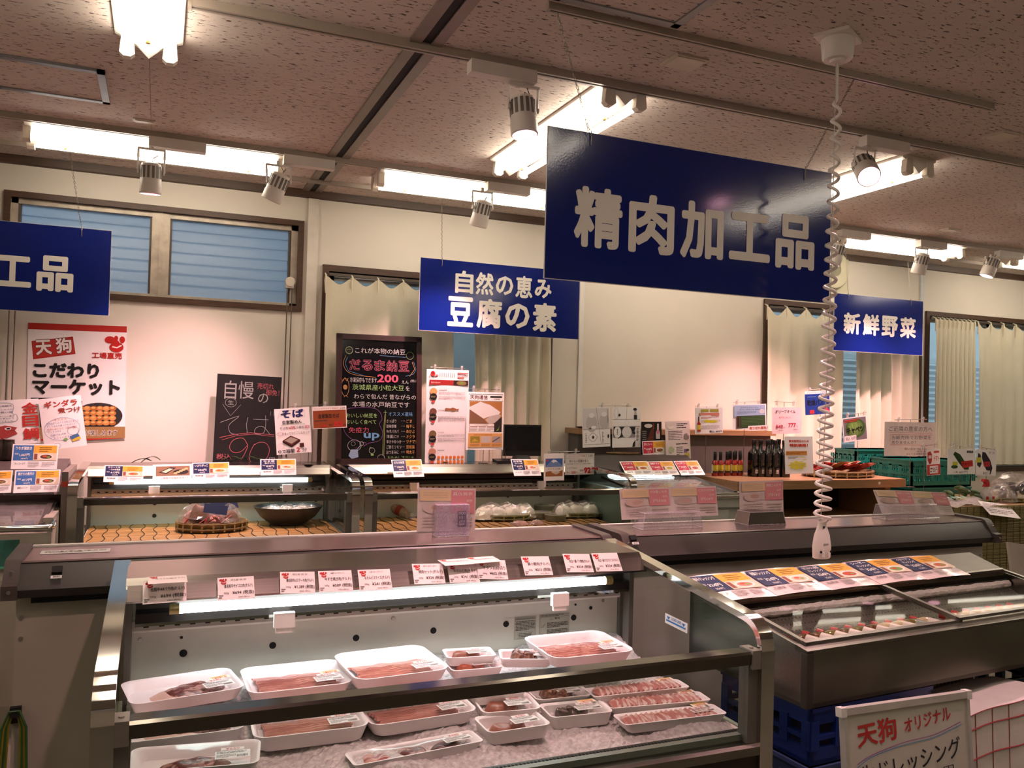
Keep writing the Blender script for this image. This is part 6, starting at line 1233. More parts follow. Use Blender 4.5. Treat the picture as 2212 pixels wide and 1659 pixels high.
# ================================================================== wooden table with bottles
TZ = .995
tb = thing('wooden_table', 'solid light wood display table carrying sauce and oil bottles', 'table', (4.45, 5.0, 0)); MB().box((3.58, 4.60, TZ-.06), (5.10, 5.20, TZ)).build('table_top', mat('table_wood', '#94714e', .4, var=.2, scale=5, stretch=(1, 10, 10)), tb)
for a, b in (((3.66, 4.66), (3.70, 5.15)), ((4.96, 4.66), (5.01, 5.15))): MB().box((*a, 0), (*b, TZ-.06)).build('side_board', WOODL, tb)
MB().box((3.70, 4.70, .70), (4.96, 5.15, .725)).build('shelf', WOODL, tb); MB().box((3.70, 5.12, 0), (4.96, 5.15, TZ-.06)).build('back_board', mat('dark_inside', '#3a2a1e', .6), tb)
q = MB().box((4.83, 4.599, TZ-.036), (4.85, 4.6005, TZ-.018)); q.build('price_tag', mat('white_sticker', '#dfdcd8'), tb)
sb = None; SAUCE = mat('red_sauce', '#8a1d16', .12, var=.1, coat=.5)
sp = [(1544, 1019), (1556, 1019), (1570, 1021), (1585, 1023), (1598, 1023)]
sname = ('first from the ice cream freezer', 'second from the ice cream freezer', 'third from the ice cream freezer', 'fourth from the ice cream freezer', 'nearest the oil bottles')
for i, (px, py) in enumerate(sp+[(1577, 1015), (1588, 1015), (1599, 1015)]):
    c = P(px, py, Z=TZ)
    c = V((P(px, py, Y=4.98).x, 4.98, TZ)) if i < 5 else V((P(px, py, Y=5.06).x, 5.06, TZ))
    if sb is None:
        sb = thing('sauce_bottle', None, None, (c.x, c.y, TZ)); MB().lathe([(0, 0), (.020, 0), (.022, .004), (.022, .088), (.018, .102), (.010, .115), (.009, .125), (0, .125)], (0, 0, 0), 16).build('glass_body', SAUCE, sb, True, local=True); MB().lathe([(.0105, .112), (.0115, .114), (.0115, .172), (.0095, .175), (0, .175)], (0, 0, 0), 14).build('cap', mat('black_cap', '#0d0c0c', .3), sb, True, local=True)
        lb = MB().lathe([(.0224, .022), (.0224, .080)], (0, 0, 0), 18, cap=False).build('label', mat('yellow_label', '#b5a52c', .4, var=.45, scale=60), sb, True, local=True); MB().lathe([(.0226, .022), (.0226, .038)], (0, 0, 0), 18, cap=False).build('label_base', mat('dark_label', '#3a1a18', .4), lb, True, local=True); o = sb
        q = MB(); q.box((-.0235, -.006, .022), (-.0222, .006, .084)); q.build('barcode_side', mat('white_sticker', '#dfdcd8'), sb, local=True)
    else: o = dup(sb, (c.x, c.y, TZ), 0)
    tag(o, 'red chili sauce bottle with yellow label, %s' % sname[i] if i < 5 else 'red chili sauce bottle in the back row, %s' % ('behind the third front one', 'behind the fourth front one', 'behind the last front one')[i-5], 'bottle', 'hot sauce bottles on the table')
ob = None; OIL = mat('black_glass', '#0c0d0a', .10, var=.1, coat=.4)
op = [(1628, 1019), (1642, 1022), (1658, 1022), (1673, 1024), (1693, 1024), (1664, 1012), (1681, 1012)]
for i, (px, py) in enumerate(op):
    yy = 4.92-.035*(i % 5)*.5 if i < 5 else 5.02
    c = V((P(px, py, Y=yy).x, yy, TZ))
    if ob is None:
        ob = thing('oil_bottle', None, None, (c.x, c.y, TZ)); mb = MB(); rings = [(.033, 0), (.034, .004), (.034, .155), (.032, .172), (.022, .192), (.0145, .205), (.0135, .235)]; vs = []
        for k_, (rad, z) in enumerate(rings):
            rp = rrect(rad*2, rad*2, min(rad*.999, .012 if k_ < 4 else rad*.9), 3); vs += [(x, y, z) for x, y in rp]
        n = len(rp); mb.add(vs, [(a_*n+j, a_*n+(j+1) % n, (a_+1)*n+(j+1) % n, (a_+1)*n+j) for a_ in range(len(rings)-1) for j in range(n)]+[tuple(range(n-1, -1, -1))]); mb.build('glass_body', OIL, ob, True, local=True)
        MB().lathe([(.0155, .232), (.0165, .234), (.0165, .262), (.015, .265), (0, .265)], (0, 0, 0), 16).build('cap', mat('black_cap', '#0d0c0c'), ob, True, local=True); p = Print(.05, .11, -.0345); p.ln(.3, .45, .7, .6, 3, '#5a5a3a', .4); p.poly([(.4, .2), (.5, .08), (.6, .2)], '#4d4f4c'); p.ln(.25, .75, .75, .95, 3, '#7a7a72', .4); q = p.build(ob, 'label_print'); q.location = (0, 0, .095); o = ob
    else: o = dup(ob, (c.x, c.y, TZ), 0)
    if i < 3:
        s_ = MB().box((-.012, -.0352, .025), (.008, -.0346, .052)).build('barcode_sticker', mat('white_sticker', '#dfdcd8'), None, local=True); s_.parent = o; p = Print(.02, .027, -.0353); [p.r(.2+.08*j, .4, .24+.08*j, .8, '#3a3a3a') for j in range(7)]; q = p.build(s_); q.location = (-.002, 0, .0385)
    tag(o, ('black olive oil bottle with white barcode sticker, %s of the three' % ('nearest the sauces', 'middle', 'last')[i]) if i < 3 else ('black olive oil bottle without sticker next to the barcoded ones', 'black olive oil bottle beside the yellow burst price board', 'black olive oil bottle in the back row behind the barcoded bottle', 'black olive oil bottle in the back row near the price board')[i-3], 'bottle', 'olive oil bottles on the table')
def d_special(p): p.t('賞味期限近のため', .14, .09, .86, .16, '#c8402a', .03); p.t('特別価格！', .16, .19, .82, .28, '#c8402a', .045); p.r(.02, .39, .78, .50, '#c98a3c'); p.ln(.05, .41, .75, .48, 2, '#7a4a24', .4); p.ln(.1, .54, .46, .6, 2, '#7a7570', .5); p.s_([(.5, .55), (.7, .56), (.75, .62), (.6, .63)], .004, '#d9cf5a'); p.poly([(.35+.36*(1 if i % 2 else .72)*math.cos(-i*math.pi/9)+.08, .77+.13*(1 if i % 2 else .68)*math.sin(-i*math.pi/9)) for i in range(18)], '#e0d23c'); p.t('777円', .22, .70, .72, .82, '#f3efc9', .05); p.t('777円', .225, .705, .715, .815, '#d9c828', .02)
paper('price_board', 'white price board with red lettering and yellow burst beside the oil bottles', (1695, 943), (1755, 943), (1701, 1024), 4.66, d_special, .06, PAPER, 'sign', th=.004)
def d_sauce(p): p.r(.2, .06, .48, .17, '#a39a3a'); p.r(.52, .06, .84, .17, '#a39a3a'); p.r(.2, .2, .56, .29, '#c97a6a'); p.r(.56, .2, .86, .32, '#c97a6a'); p.r(.14, .2, .19, .32, '#8a6a3a'); p.ln(.2, .34, .86, .42, 2, '#c0505a', .4); p.poly([(.3, .5), (.4, .46), (.55, .48), (.75, .5), (.8, .56), (.6, .6), (.4, .57)], '#e3d83a'); p.ln(.2, .46, .9, .6, 3, '#9a8a3a', .25); p.ln(.2, .68, .86, .84, 4, '#9a7a86', .3); p.poly([(.1, .36), (.14, .36), (.15, .55), (.19, .6), (.19, .92), (.07, .92), (.07, .6), (.1, .55)], '#a32a22'); p.r(.1, .34, .14, .5, BLK); p.r(.07, .66, .19, .84, '#c9b53a'); p.t('税込 490円', .5, .88, .96, .97, BLK, .02)
stand('wire stand holding the hot sauce sheet', (1502, 877), (1556, 878), 5.0, TZ-.0 if False else TZ, .45); paper('sauce_sheet', 'white hot sauce sheet with yellow highlights and a drawn sauce bottle', (1501, 881), (1561, 880), (1515, 937), 4.985, d_sauce, cat='sign', curl=.004)
def d_olive(p): p.r(.04, .04, .95, .5, '#9fb3d0'); p.t('エクストラバージン', .22, .1, .76, .16, '#3a4a6a', .01); p.t('オリーブオイル 500ml', .2, .18, .8, .24, '#3a4a6a', .01); p.ln(.12, .27, .7, .4, 4, '#5a6f95', .3); p.e(.86, .3, .08, .1, '#c9ccd2'); p.r(.1, .46, .95, .95, '#31402c'); [p.r(.24, .5+.06*i, .94, .53+.06*i, '#4a6a3a') for i in range(7)]; p.r(.1, .48, .2, .95, '#5a4432'); p.r(.13, .52, .17, .9, '#2a1a14')
stand('wire stand holding the olive grove photo sheet', (1584, 869), (1646, 868), 5.02, TZ, .4); paper('olive_sheet', 'laminated olive oil sheet with blue sky and dark green grove', (1582, 874), (1655, 872), (1588, 928), 5.0, d_olive, cat='sign', curl=.004)
def d_sold(p): p.t('売り切れ御免！', .06, .2, .94, .8, '#c8502a', .03)
paper('sold_out_slip', 'small white oval slip with orange lettering at the foot of the olive sheet', (1616, 920), (1660, 918), (1616, 931), 4.985, d_sold, cat='sign')
def d_olive2(p): p.t('オリーブオイル', .1, .09, .78, .22, '#5a3a4a', .02); p.t('値下げしました', .22, .35, .62, .42, '#d0707a', 0); p.t('840', .12, .66, .36, .8, '#b8344a', .02); p.t('777', .54, .60, .8, .76, '#b8344a', .02); p.t('円', .38, .74, .42, .79, '#5a3a4a', 0); p.t('円', .82, .7, .86, .75, '#5a3a4a', 0); p.t('(税込)', .2, .84, .36, .89, '#5a3a4a', 0); p.t('(税抜)', .7, .82, .86, .87, '#5a3a4a', 0)
stand('wire stand holding the pink olive oil price sheet', (1672, 868), (1720, 870), 4.98, TZ, .45); paper('olive_price_sheet', 'pink handwritten olive oil sheet with red 840 and 777', (1668, 880), (1731, 880), (1671, 937), 4.965, d_olive2, m=mat('pink_paper', '#ecd0d2', .5), cat='sign', curl=.003)
def d_pasta(p): p.r(0, 0, 1, .12, '#e6dcd8'); p.t('アンドナライド工場直売', .1, .02, .9, .1, '#c04a4a', 0); p.t('乾燥パスタ', .08, .36, .92, .62, '#10142e', .03); p.r(.18, .80, .36, .96, '#b3303a'); p.poly([(.7, .9), (.85, .62), (1, .9)], '#b3303a'); p.ln(.1, .2, .6, .28, 1, '#4a62a0')
stand('wire stand holding the blue pasta slip beside the coiled cord', (1742, 843), (1798, 838), 5.02, TZ, .55); paper('pasta_slip', 'blue slip with dark lettering for dried pasta partly behind the coiled cord', (1738, 846), (1791, 843), (1739, 897), 5.005, d_pasta, m=mat('blue_slip', '#223a86', .3), cat='sign')
# ---- packets in a flat basket, crates, cabbage sign
c = P(1850, 1024, Z=TZ); bsx, bsy = c.x-.03, c.y+.15; woven_tray('flat_basket', 'flat oval wicker basket of red snack packets on the wooden table', 4.70, 4.86, TZ, .29, .19, .045, WOV)
for i in range(11):
    x = 4.49+.042*i; y = 4.80+.05*(i % 3); t = thing('snack_packet', None, None, (x, y, TZ+.05)); A_ = RZ(.3+.25*math.sin(i*2)) @ RX(-.35-.1*(i % 2)) @ RY(.1*math.sin(i)); mb = MB(); vs = []
    for j in range(5):
        for k_ in range(5):
            u, v_ = k_/4-.5, j/4-.5; f = .014*(1-4*u*u)*(1-4*v_*v_); vs.append((u*.13, v_*.18, f))
    n5 = len(vs); vs2 = [(a_, b_, -c_) for a_, b_, c_ in vs]; q = [(j*5+k_, j*5+k_+1, (j+1)*5+k_+1, (j+1)*5+k_) for j in range(4) for k_ in range(4)]; o_ = V((x, y, TZ+.062+.006*(i % 4)))
    mb.add([A_ @ V(p)+o_ for p in vs+vs2], q+[tuple(n5+a_ for a_ in f[::-1]) for f in q]); mb.build('packet', (mat('red_packet', '#b23a36', .25, var=.35, scale=25), mat('kraft_packet', '#b5895a', .35, var=.3, scale=30))[1 if i % 4 == 3 else 0], t, True); MB().cbox(o_+A_ @ V((0, 0, .0145)), (.07, .05, .001), A_).build('label', mat('white_label_packet', '#e3d0cb', .3, var=.2, scale=40), t)
    tag(t, 'red foil snack packet heaped in the flat wicker basket' if i % 4 != 3 else 'tan paper snack packet among red ones in the flat wicker basket', 'snack packet', 'snack packets in the wicker basket')
GC = mat('green_crate', '#157264', .4, var=.06)
c = P(1872, 1062, Y=4.9)
crate('vegetable_crate', 'green lattice crate standing behind the wooden table, top of its stack', 5.18, 4.62, .93, .62, .40, .20, GC, 0, 'green vegetable crates', holes='lattice'); crate('vegetable_crate', 'green lattice crate under the top one behind the wooden table', 5.18, 4.62, .725, .62, .40, .20, GC, 0, 'green vegetable crates', holes='lattice')
for k, lb in ((.52, 'green lattice crate third from the top of the stack'), (.315, 'green lattice crate fourth from the top of the stack'), (.11, 'green lattice crate low in the stack behind the table')): crate('vegetable_crate', lb, 5.18, 4.62, k, .62, .40, .20, GC, 0, 'green vegetable crates', holes='lattice')
tag(MB().box((5.16, 4.6, 0), (5.82, 5.04, .11)).build('crate_dolly', mat('black_plastic', '#141313')), 'low black dolly carrying the green crates', 'dolly')
crate('vegetable_crate', 'green lattice crate standing against the curtain behind the stack', 5.10, 5.09, 1.0, .50, .22, .18, GC, 0, 'green vegetable crates', holes='lattice'); tag(MB().box((5.14, 5.08, 0), (5.56, 5.34, 1.0)).build('storage_box', mat('grey_carton', '#6f655c', .6)), 'grey storage box holding the rear green crate', 'box')
def d_cab(p): p.r(.03, .04, .97, .96, '#6f6a6e'); p.e(.52, .47, .42, .40, '#3f5f2c', 26); p.e(.5, .45, .33, .33, '#567a38', 24); p.e(.47, .42, .2, .22, '#6d9246'); [p.s_([(.5, .9), (.5+.3*math.sin(a_), .5-.3*math.cos(a_))], .002, '#a9bd7a') for a_ in (-1, -.4, .2, .8)]; p.t('キャベツ', .14, .40, .86, .66, '#10140c', .05); p.r(.04, .74, .52, .99, '#e6e0de'); p.t('税込 150円', .08, .79, .5, .93, '#2a3050', .01); p.ln(.08, .08, .7, .2, 2, '#b8352c', .6)
stand('wire stand holding the cabbage photo slip', (1825, 897), (1872, 891), 4.88, TZ, .62); paper('cabbage_slip', 'photo slip of a green cabbage priced 150 yen', (1819, 904), (1871, 897), (1822, 957), 4.86, d_cab, cat='sign')
def d_farm(p): p.t('ご近隣の農家の方へ', .08, .12, .92, .28, '#6b5f66', .0); p.s_([(.08, .31), (.92, .32)], .002, '#d06a72'); p.s_([(.1, .37), (.92, .38), (.92, .68), (.1, .67)], .0025, '#d06a72', True); p.t('当販売所でお野菜を', .13, .40, .9, .51, '#6b5f66', 0); p.t('売りませんか？', .13, .55, .6, .65, '#6b5f66', 0); p.t('問い合せ TEL.042-', .38, .76, .82, .83, '#6b5f66', 0); p.t('担当 谷', .62, .84, .8, .89, '#6b5f66', 0); p.t('もしくは 店舗従業員へ', .42, .91, .86, .97, '#4a4048', 0)
stand('wire stand holding the handwritten notice to local farmers', (1932, 907), (2002, 906), 4.60, TZ-.06, .5); paper('farmer_notice', 'large handwritten notice to local farmers with red underline and box', (1911, 911), (2022, 913), (1908, 985), 4.58, d_farm, m=mat('pale_pink_paper', '#ecdcda', .5), cat='sign', curl=.004)
# ================================================================== curtains
def curtain_mat():
    M = mat('cream_curtain', '#ece3c9', .8, var=.04, scale=4, spec=.1, sheen=.2); N = M.node_tree.nodes; L = M.node_tree.links; b = N['Principled BSDF']
    tc = N.new('ShaderNodeTexCoord'); w1 = N.new('ShaderNodeTexWave'); w1.inputs['Scale'].default_value = 45; w1.bands_direction = 'Z'; w2 = N.new('ShaderNodeTexWave'); w2.inputs['Scale'].default_value = 45; w2.bands_direction = 'X'
    L.new(tc.outputs['Object'], w1.inputs['Vector']); L.new(tc.outputs['Object'], w2.inputs['Vector']); mm = N.new('ShaderNodeMath'); mm.operation = 'ADD'; L.new(w1.outputs[0], mm.inputs[0]); L.new(w2.outputs[0], mm.inputs[1])
    bp = N.new('ShaderNodeBump'); bp.inputs['Strength'].default_value = .25; bp.inputs['Distance'].default_value = .003; L.new(mm.outputs[0], bp.inputs['Height']); L.new(bp.outputs[0], b.inputs['Normal'])
    out = N['Material Output']; tr = N.new('ShaderNodeBsdfTranslucent'); tr.inputs[0].default_value = lin('#ece3c9'); mx = N.new('ShaderNodeMixShader'); mx.inputs[0].default_value = .18; L.new(b.outputs[0], mx.inputs[1]); L.new(tr.outputs[0], mx.inputs[2]); L.new(mx.outputs[0], out.inputs[0])
    return M
CURT = curtain_mat()
def curtain(label, xt, xb, zt, zb, folds, amp, hooks, sag, ph=0., y=WY-.075, yb=None, tilt=0.):
    mb = MB(); nx, nz = folds*12, 18; vs = []
    for j in range(nz+1):
        t = j/nz
        for i in range(nx+1):
            u = i/nx; x = (xt[0]+(xt[1]-xt[0])*u)*(1-t)+(xb[0]+(xb[1]-xb[0])*u)*t
            top = zt-tilt*u-sag*abs(math.sin(math.pi*hooks*u))**1.5
            z = top+(zb-top)*t; w = math.sin(2*math.pi*folds*u+ph+.35*math.sin(3*t+ph))
            w = math.copysign(abs(w)**.7, w); a = amp*(.35+.65*min(1, t*2.2)); vs.append((x+.012*math.sin(2*math.pi*folds*u*2+ph)*t, y-a*w-.012*math.sin(math.pi*hooks*u)**2*(1-t), z))
    mb.add(vs, [(j*(nx+1)+i, j*(nx+1)+i+1, (j+1)*(nx+1)+i+1, (j+1)*(nx+1)+i) for j in range(nz) for i in range(nx)])
    t = thing('curtain', label, 'curtain', ((xb[0]+xb[1])/2, y, zb)); mb.build('cloth', CURT, t, True)
    for k in range(hooks+1):
        u = k/hooks; x = xt[0]+(xt[1]-xt[0])*u; z = zt-tilt*u
        MB().tube([(x, y, z-.11), (x-.004, y-.012, z-.03), (x, y-.004, z+.004), (x, y+.03, z+.02)], [.003, .008, .006, .003], 6).build('pleat_hook', CURT, t, True)
curtain('cream waffle curtain drawn across the left half of the window behind the natto blackboard', (.955, 1.80), (.955, 1.84), 2.255, 1.02, 5, .022, 5, .05, .4)
curtain('cream waffle curtain hanging behind the newsletter and monitor', (1.95, 2.53), (1.985, 2.535), 2.255, 1.03, 6, .030, 5, .045, 2.)
curtain('cream plain curtain with broad folds at the window behind the olive oil sheets', (4.435, 5.22), (4.435, 5.20), 2.30, 1.04, 4, .020, 4, .07, 1.1)
curtain('cream curtain with even pleats under the fresh vegetable sign', (5.36, 6.07), (5.36, 6.08), 2.30, 1.05, 6, .024, 7, .012, .2)
curtain('cream narrow curtain bunched in tight pleats at the last window', (6.275, 6.76), (6.275, 6.765), 2.315, 1.04, 9, .022, 9, .008, .7)
curtain('cream wide curtain drawn over the far part of the last window', (6.80, 7.80), (6.82, 7.82), 2.315, 1.03, 7, .022, 6, .055, 1.9)
# ---- exhaust fan on the wall
a, b = P(1830, 538, Y=WY), P(1812, 637, Y=WY); cz = (a.z+b.z)/2; hh = (a.z-b.z)/2; cx = a.x-hh
ef = thing('exhaust_fan', 'round cream exhaust fan cover on a square plate behind the coiled cord', 'exhaust fan', (cx, WY, cz)); CRM = mat('cream_fan', '#cdc7a8', .45)
MB().box((cx-hh, WY-.02, cz-hh), (cx+hh, WY-.001, cz+hh)).build('plate', CRM, ef); MB().lathe([(hh*.86, 0), (hh*.86, .03), (hh*.78, .05), (hh*.4, .06), (hh*.15, .045), (0, .045)], (cx, WY-.02, cz), 36, RX(math.pi/2)).build('round_cover', CRM, ef, True); MB().lathe([(hh*.3, .0), (0, .006)], (cx, WY-.082, cz), 20, RX(math.pi/2)).build('hub', mat('fan_hub', '#8f8a6f', .5), ef, True)
# ================================================================== vegetable stand
VZ = .87; VY0, VY1, VX0, VX1 = 3.98, 4.56, 4.80, 6.4
vs_ = thing('vegetable_stand', 'long stand covered by a hanging reed screen, carrying cucumbers and eggplants', 'display stand', ((VX0+VX1)/2, 4.27, 0)); MB().box((VX0, VY0+.02, VZ-.03), (VX1, VY1, VZ)).build('table_top', WOODL, vs_); 
for x in (VX0+.04, VX1-.06):
    for y in (VY0+.06, VY1-.06): MB().box((x, y, 0), (x+.03, y+.03, VZ-.03)).build('leg', WOODL, vs_)
rs = MB(); rr = random.Random(4)
for i in range(105):
    z = VZ+.004-i*.0068; rs.tube([(VX0+rr.uniform(0, .02), VY0+rr.uniform(-.003, .003), z), ((VX0+VX1)/2, VY0+rr.uniform(-.004, .004), z+rr.uniform(-.002, .002)), (VX1-rr.uniform(0, .02), VY0+rr.uniform(-.003, .003), z)], .0031, 4, cap=False)
scr = stuff(rs.build('reed_screen', mat('weathered_reed', '#9a8c5c', .6, var=.4, scale=25, stretch=(.5, 40, 40)), vs_))
MB().box((VX0+.01, VY0+.008, .15), (VX1-.01, VY0+.014, VZ-.03)).build('screen_lining', mat('dark_inside', '#3a2a1e'), vs_)
for i in range(25): x = VX0+.03+i*.064; MB().tube([(x+.003*math.sin(j+i), VY0-.006, VZ-j*.07) for j in range(11)], .0016, 4).build('thread', THREAD, vs_)
def on_stand(px, py): return P(px, py, Z=VZ+.03)
c = P(2080, 1085, Y=4.22); woven_tray('bamboo_tray', 'flat bamboo tray with green rim holding the cucumbers', c.x, 4.22, VZ, .27, .17, .03, STRAWG)
bx0 = c.x; gx = P(2075, 1095, Y=4.05).x
for i in range(9):
    x = bx0-.20+.045*i; y = 4.16+.05*(i % 3); z = VZ+.04+.024*(i % 2)+(.024 if i in (3, 4, 5) else 0); A_ = RZ(.9+.15*math.sin(i*3)); 
    pth = [A_ @ V((u*.095, .008*math.sin(u*2), .004*math.cos(u*3)))+V((x, y, z)) for u in (-1, -.85, -.4, 0, .4, .85, 1)]
    o = thing('cucumber', 'dark green cucumber lying in the heap on the bamboo tray', 'cucumber', (x, y, z), 0, 'cucumbers on the bamboo tray'); MB().tube(pth, [.006, .014, .017, .018, .017, .013, .005], 10).build('fruit', mat('cucumber_green', '#2c4a20', .35, var=.25, scale=40, bump=.4, bscale=150), o, True); MB().tube([pth[-1], pth[-1]+(pth[-1]-pth[-2]).normalized()*.01], .003, 5).build('stem', mat('stem_green', '#5a6f3a', .5), o)
t = thing('plastic_bag', 'empty white plastic bag with teal print draped before the cucumbers', 'plastic bag', (gx, 4.02, VZ)); mb = MB(); nx = 16; vsb = []; rr = random.Random(9)
for j in range(9):
    for i in range(nx+1):
        u, v_ = i/nx, j/8; vsb.append((gx-.19+.42*u, 4.10-.16*v_, VZ+.045-.03*v_+.010*math.sin(u*9+v_*5)+rr.uniform(-.004, .004)))
mb.add(vsb, [(j*(nx+1)+i, j*(nx+1)+i+1, (j+1)*(nx+1)+i+1, (j+1)*(nx+1)+i) for j in range(8) for i in range(nx)]).build('film', clear('white_film', '#e9e0de', .15, body=.42, f0=1.35, lo=.05), t, True); q = MB()
for i in range(5): q.add([(gx-.17+.05*i, 4.075+.01*(i % 2), VZ+.058), (gx-.15+.05*i, 4.075, VZ+.060), (gx-.14+.05*i, 4.045, VZ+.053), (gx-.165+.05*i, 4.045, VZ+.052)], [(0, 3, 2, 1)])
stuff(q.build('teal_print', mat('teal_ink', '#5fae9a', .4), t))
# spray bottle
c = P(2130, 1088, Y=4.10); sx, sy, sz = c.x, 4.10, VZ
sp_ = thing('spray_bottle', 'clear spray bottle with red trigger head standing on the vegetable stand', 'spray bottle', (sx, sy, sz)); MB().lathe([(0, 0), (.036, 0), (.038, .006), (.038, .065), (.03, .085), (.014, .105), (.014, .12), (0, .12)], (sx, sy, sz), 20).build('bottle', clear('milky_bottle', '#e0d6d4', .1, body=.45, f0=1.4, lo=.05), sp_, True)
MB().prism([(-.028, .118), (.016, .118), (.018, .145), (.006, .168), (-.032, .172), (-.040, .155), (-.022, .150), (-.012, .140), (-.020, .128)], sy-.012, sy+.012, 'y').build('trigger_head', mat('red_plastic', '#b5232a', .3), sp_)
th_ = [q_ for q_ in bpy.data.objects if q_.name.startswith('trigger_head')][0]
th_.location = (sx-REG[sp_.name].translation.x+sx*0+REG[sp_.name].translation.x, 0, sz)
for s in (-1, 1): MB().box((sx+s*.03-.008, sy-.036, sz+.02), (sx+s*.03+.008, sy-.030, sz+.055)).build('red_mark', mat('red_plastic', '#b5232a'), sp_)
# eggplants in plastic
c = P(2182, 1080, Y=4.24); ex = c.x; woven_tray('bamboo_tray', 'flat bamboo tray with green rim holding bagged eggplants', ex, 4.24, VZ, .28, .17, .03, STRAWG)
for i in range(6):
    x = ex-.14+.06*i; y = 4.20+.05*(i % 2); z = VZ+.045+.03*(i % 3); A_ = RZ(.7+.3*math.sin(i)); pth = [A_ @ V((u*.09, .006*u*u, .010*u))+V((x, y, z)) for u in (-1, -.8, -.3, .2, .7, .95)]
    o = thing('eggplant', 'glossy purple black eggplant in the heap on the tray', 'eggplant', (x, y, z), 0, 'eggplants on the bamboo tray'); MB().tube(pth, [.008, .022, .030, .027, .020, .012], 12).build('fruit', mat('eggplant_skin', '#17131c', .18, var=.2), o, True); MB().tube([pth[-1], pth[-1]+(pth[-1]-pth[-2]).normalized()*.03], [.014, .005], 6).build('stem', mat('dark_stem', '#2f3a22', .5), o)
t = thing('vegetable_bag', 'crinkled clear plastic bag wrapped over the eggplants', 'plastic bag', (ex, 4.2, VZ)); crumple((ex-.04, 4.20, VZ+.03), .38, .26, .17, 91, 'film', BAG, t, 18, 8); crumple((ex-.22, 4.12, VZ+.01), .18, .14, .10, 92, 'film', BAG, t, 14, 6)
def d_note(p): p.ln(.1, .1, .9, .42, 3, '#9a7a76', .4); p.ln(.1, .5, .9, .85, 3, '#6a5a58', .4)
c = P(2165, 1098, Z=VZ); Mx = Matrix.Translation((P(2160, 1108, Y=3.95).x, 3.955, VZ-.02)) @ Matrix.Rotation(.12, 4, 'Y') @ Matrix.Rotation(-.9, 4, 'X')
o = sheet('hanging_note', 'white note with small print drooping over the edge of the reed screen', 'sign', Mx, .30, .13, .0006, PAPER); p = Print(.3, .13); d_note(p); p.build(o)
# vegetable slips
def d_tom(p): p.r(.02, .02, .98, .98, '#efe6e4'); p.poly([(.08, .1), (.3, .06), (.42, .2), (.4, .42), (.32, .55), (.2, .56), (.08, .4)], '#b8312a'); p.r(.14, .22, .38, .34, '#e3c9c2'); p.r(.55, .06, .94, .14, '#c8453a'); p.t('トマト', .55, .24, .94, .46, '#c8453a', .03); p.r(.02, .58, .98, .98, '#c23a30'); p.r(.22, .63, .84, .93, '#efe6e4'); p.t('80円', .45, .68, .8, .9, BLK, .0); p.ln(.26, .68, .42, .9, 2, BLK, .5)
stand('wire stand holding the tomato slip', (1990, 964), (2024, 959), 4.30, VZ, .2); paper('tomato_slip', 'red and white tomato price slip overlapping the farmer notice', (2001, 972), (2030, 970), (2012, 1027), 4.28, d_tom, cat='sign')
def d_cuc(p):
    for a_ in (-.9, -.5, -.2, .2, .9): p.poly([(.25+.03*math.cos(a_), .1), (.45, .30+.1*a_), (.75, .80+.1*a_), (.68, .86+.06*a_), (.4, .45+.1*a_), (.2, .2)], ('#2f5026', '#243f1d')[int(a_*10) % 2])
    p.e(.25, .7, .12, .07, '#2c4a22'); p.e(.7, .75, .07, .14, '#2c4a22'); p.poly([(.48, .5), (.9, .44), (.92, .68), (.56, .76)], '#c22f28'); p.t('きゅうり', .52, .53, .88, .66, '#3a0f0c', .01); p.r(.18, .5, .36, .64, '#c9c23a'); p.t('群馬産', .68, .06, .92, .16, BLK, .02); p.r(.2, .82, .76, .99, '#efe9e7'); p.t('60円', .42, .86, .72, .97, '#2a2c50', .0); p.t('1本', .24, .86, .38, .95, '#2a2c50', 0)
stand('wire stand holding the cucumber slip', (2052, 961), (2100, 965), 4.20, VZ, .45); paper('cucumber_slip', 'photo slip of cucumbers priced 60 yen', (2047, 970), (2107, 970), (2051, 1025), 4.18, d_cuc, cat='sign')
def d_nasu(p): p.poly([(.3, .08), (.45, .1), (.7, .4), (.82, .7), (.74, .95), (.6, .9), (.4, .6), (.28, .3)], '#2a1f2c'); p.poly([(.1, .12), (.22, .2), (.28, .55), (.2, .7), (.06, .6)], '#332633'); p.r(.02, .3, .24, .5, '#c9c23a'); p.poly([(.34, .48), (.68, .44), (.7, .64), (.4, .66)], '#b8302c'); p.t('なす', .42, .5, .62, .6, '#3a0f0c', .02); p.r(.2, .8, .7, .99, '#efe9e7'); p.t('80円', .36, .84, .68, .97, '#2a2c50', 0); p.t('ナス', .6, .06, .9, .15, BLK, .0)
stand('wire stand holding the eggplant slip', (2112, 965), (2150, 972), 4.20, VZ, .5); paper('eggplant_slip', 'photo slip of eggplants priced 80 yen in a plastic sleeve', (2109, 971), (2153, 973), (2113, 1027), 4.18, d_nasu, cat='sign')
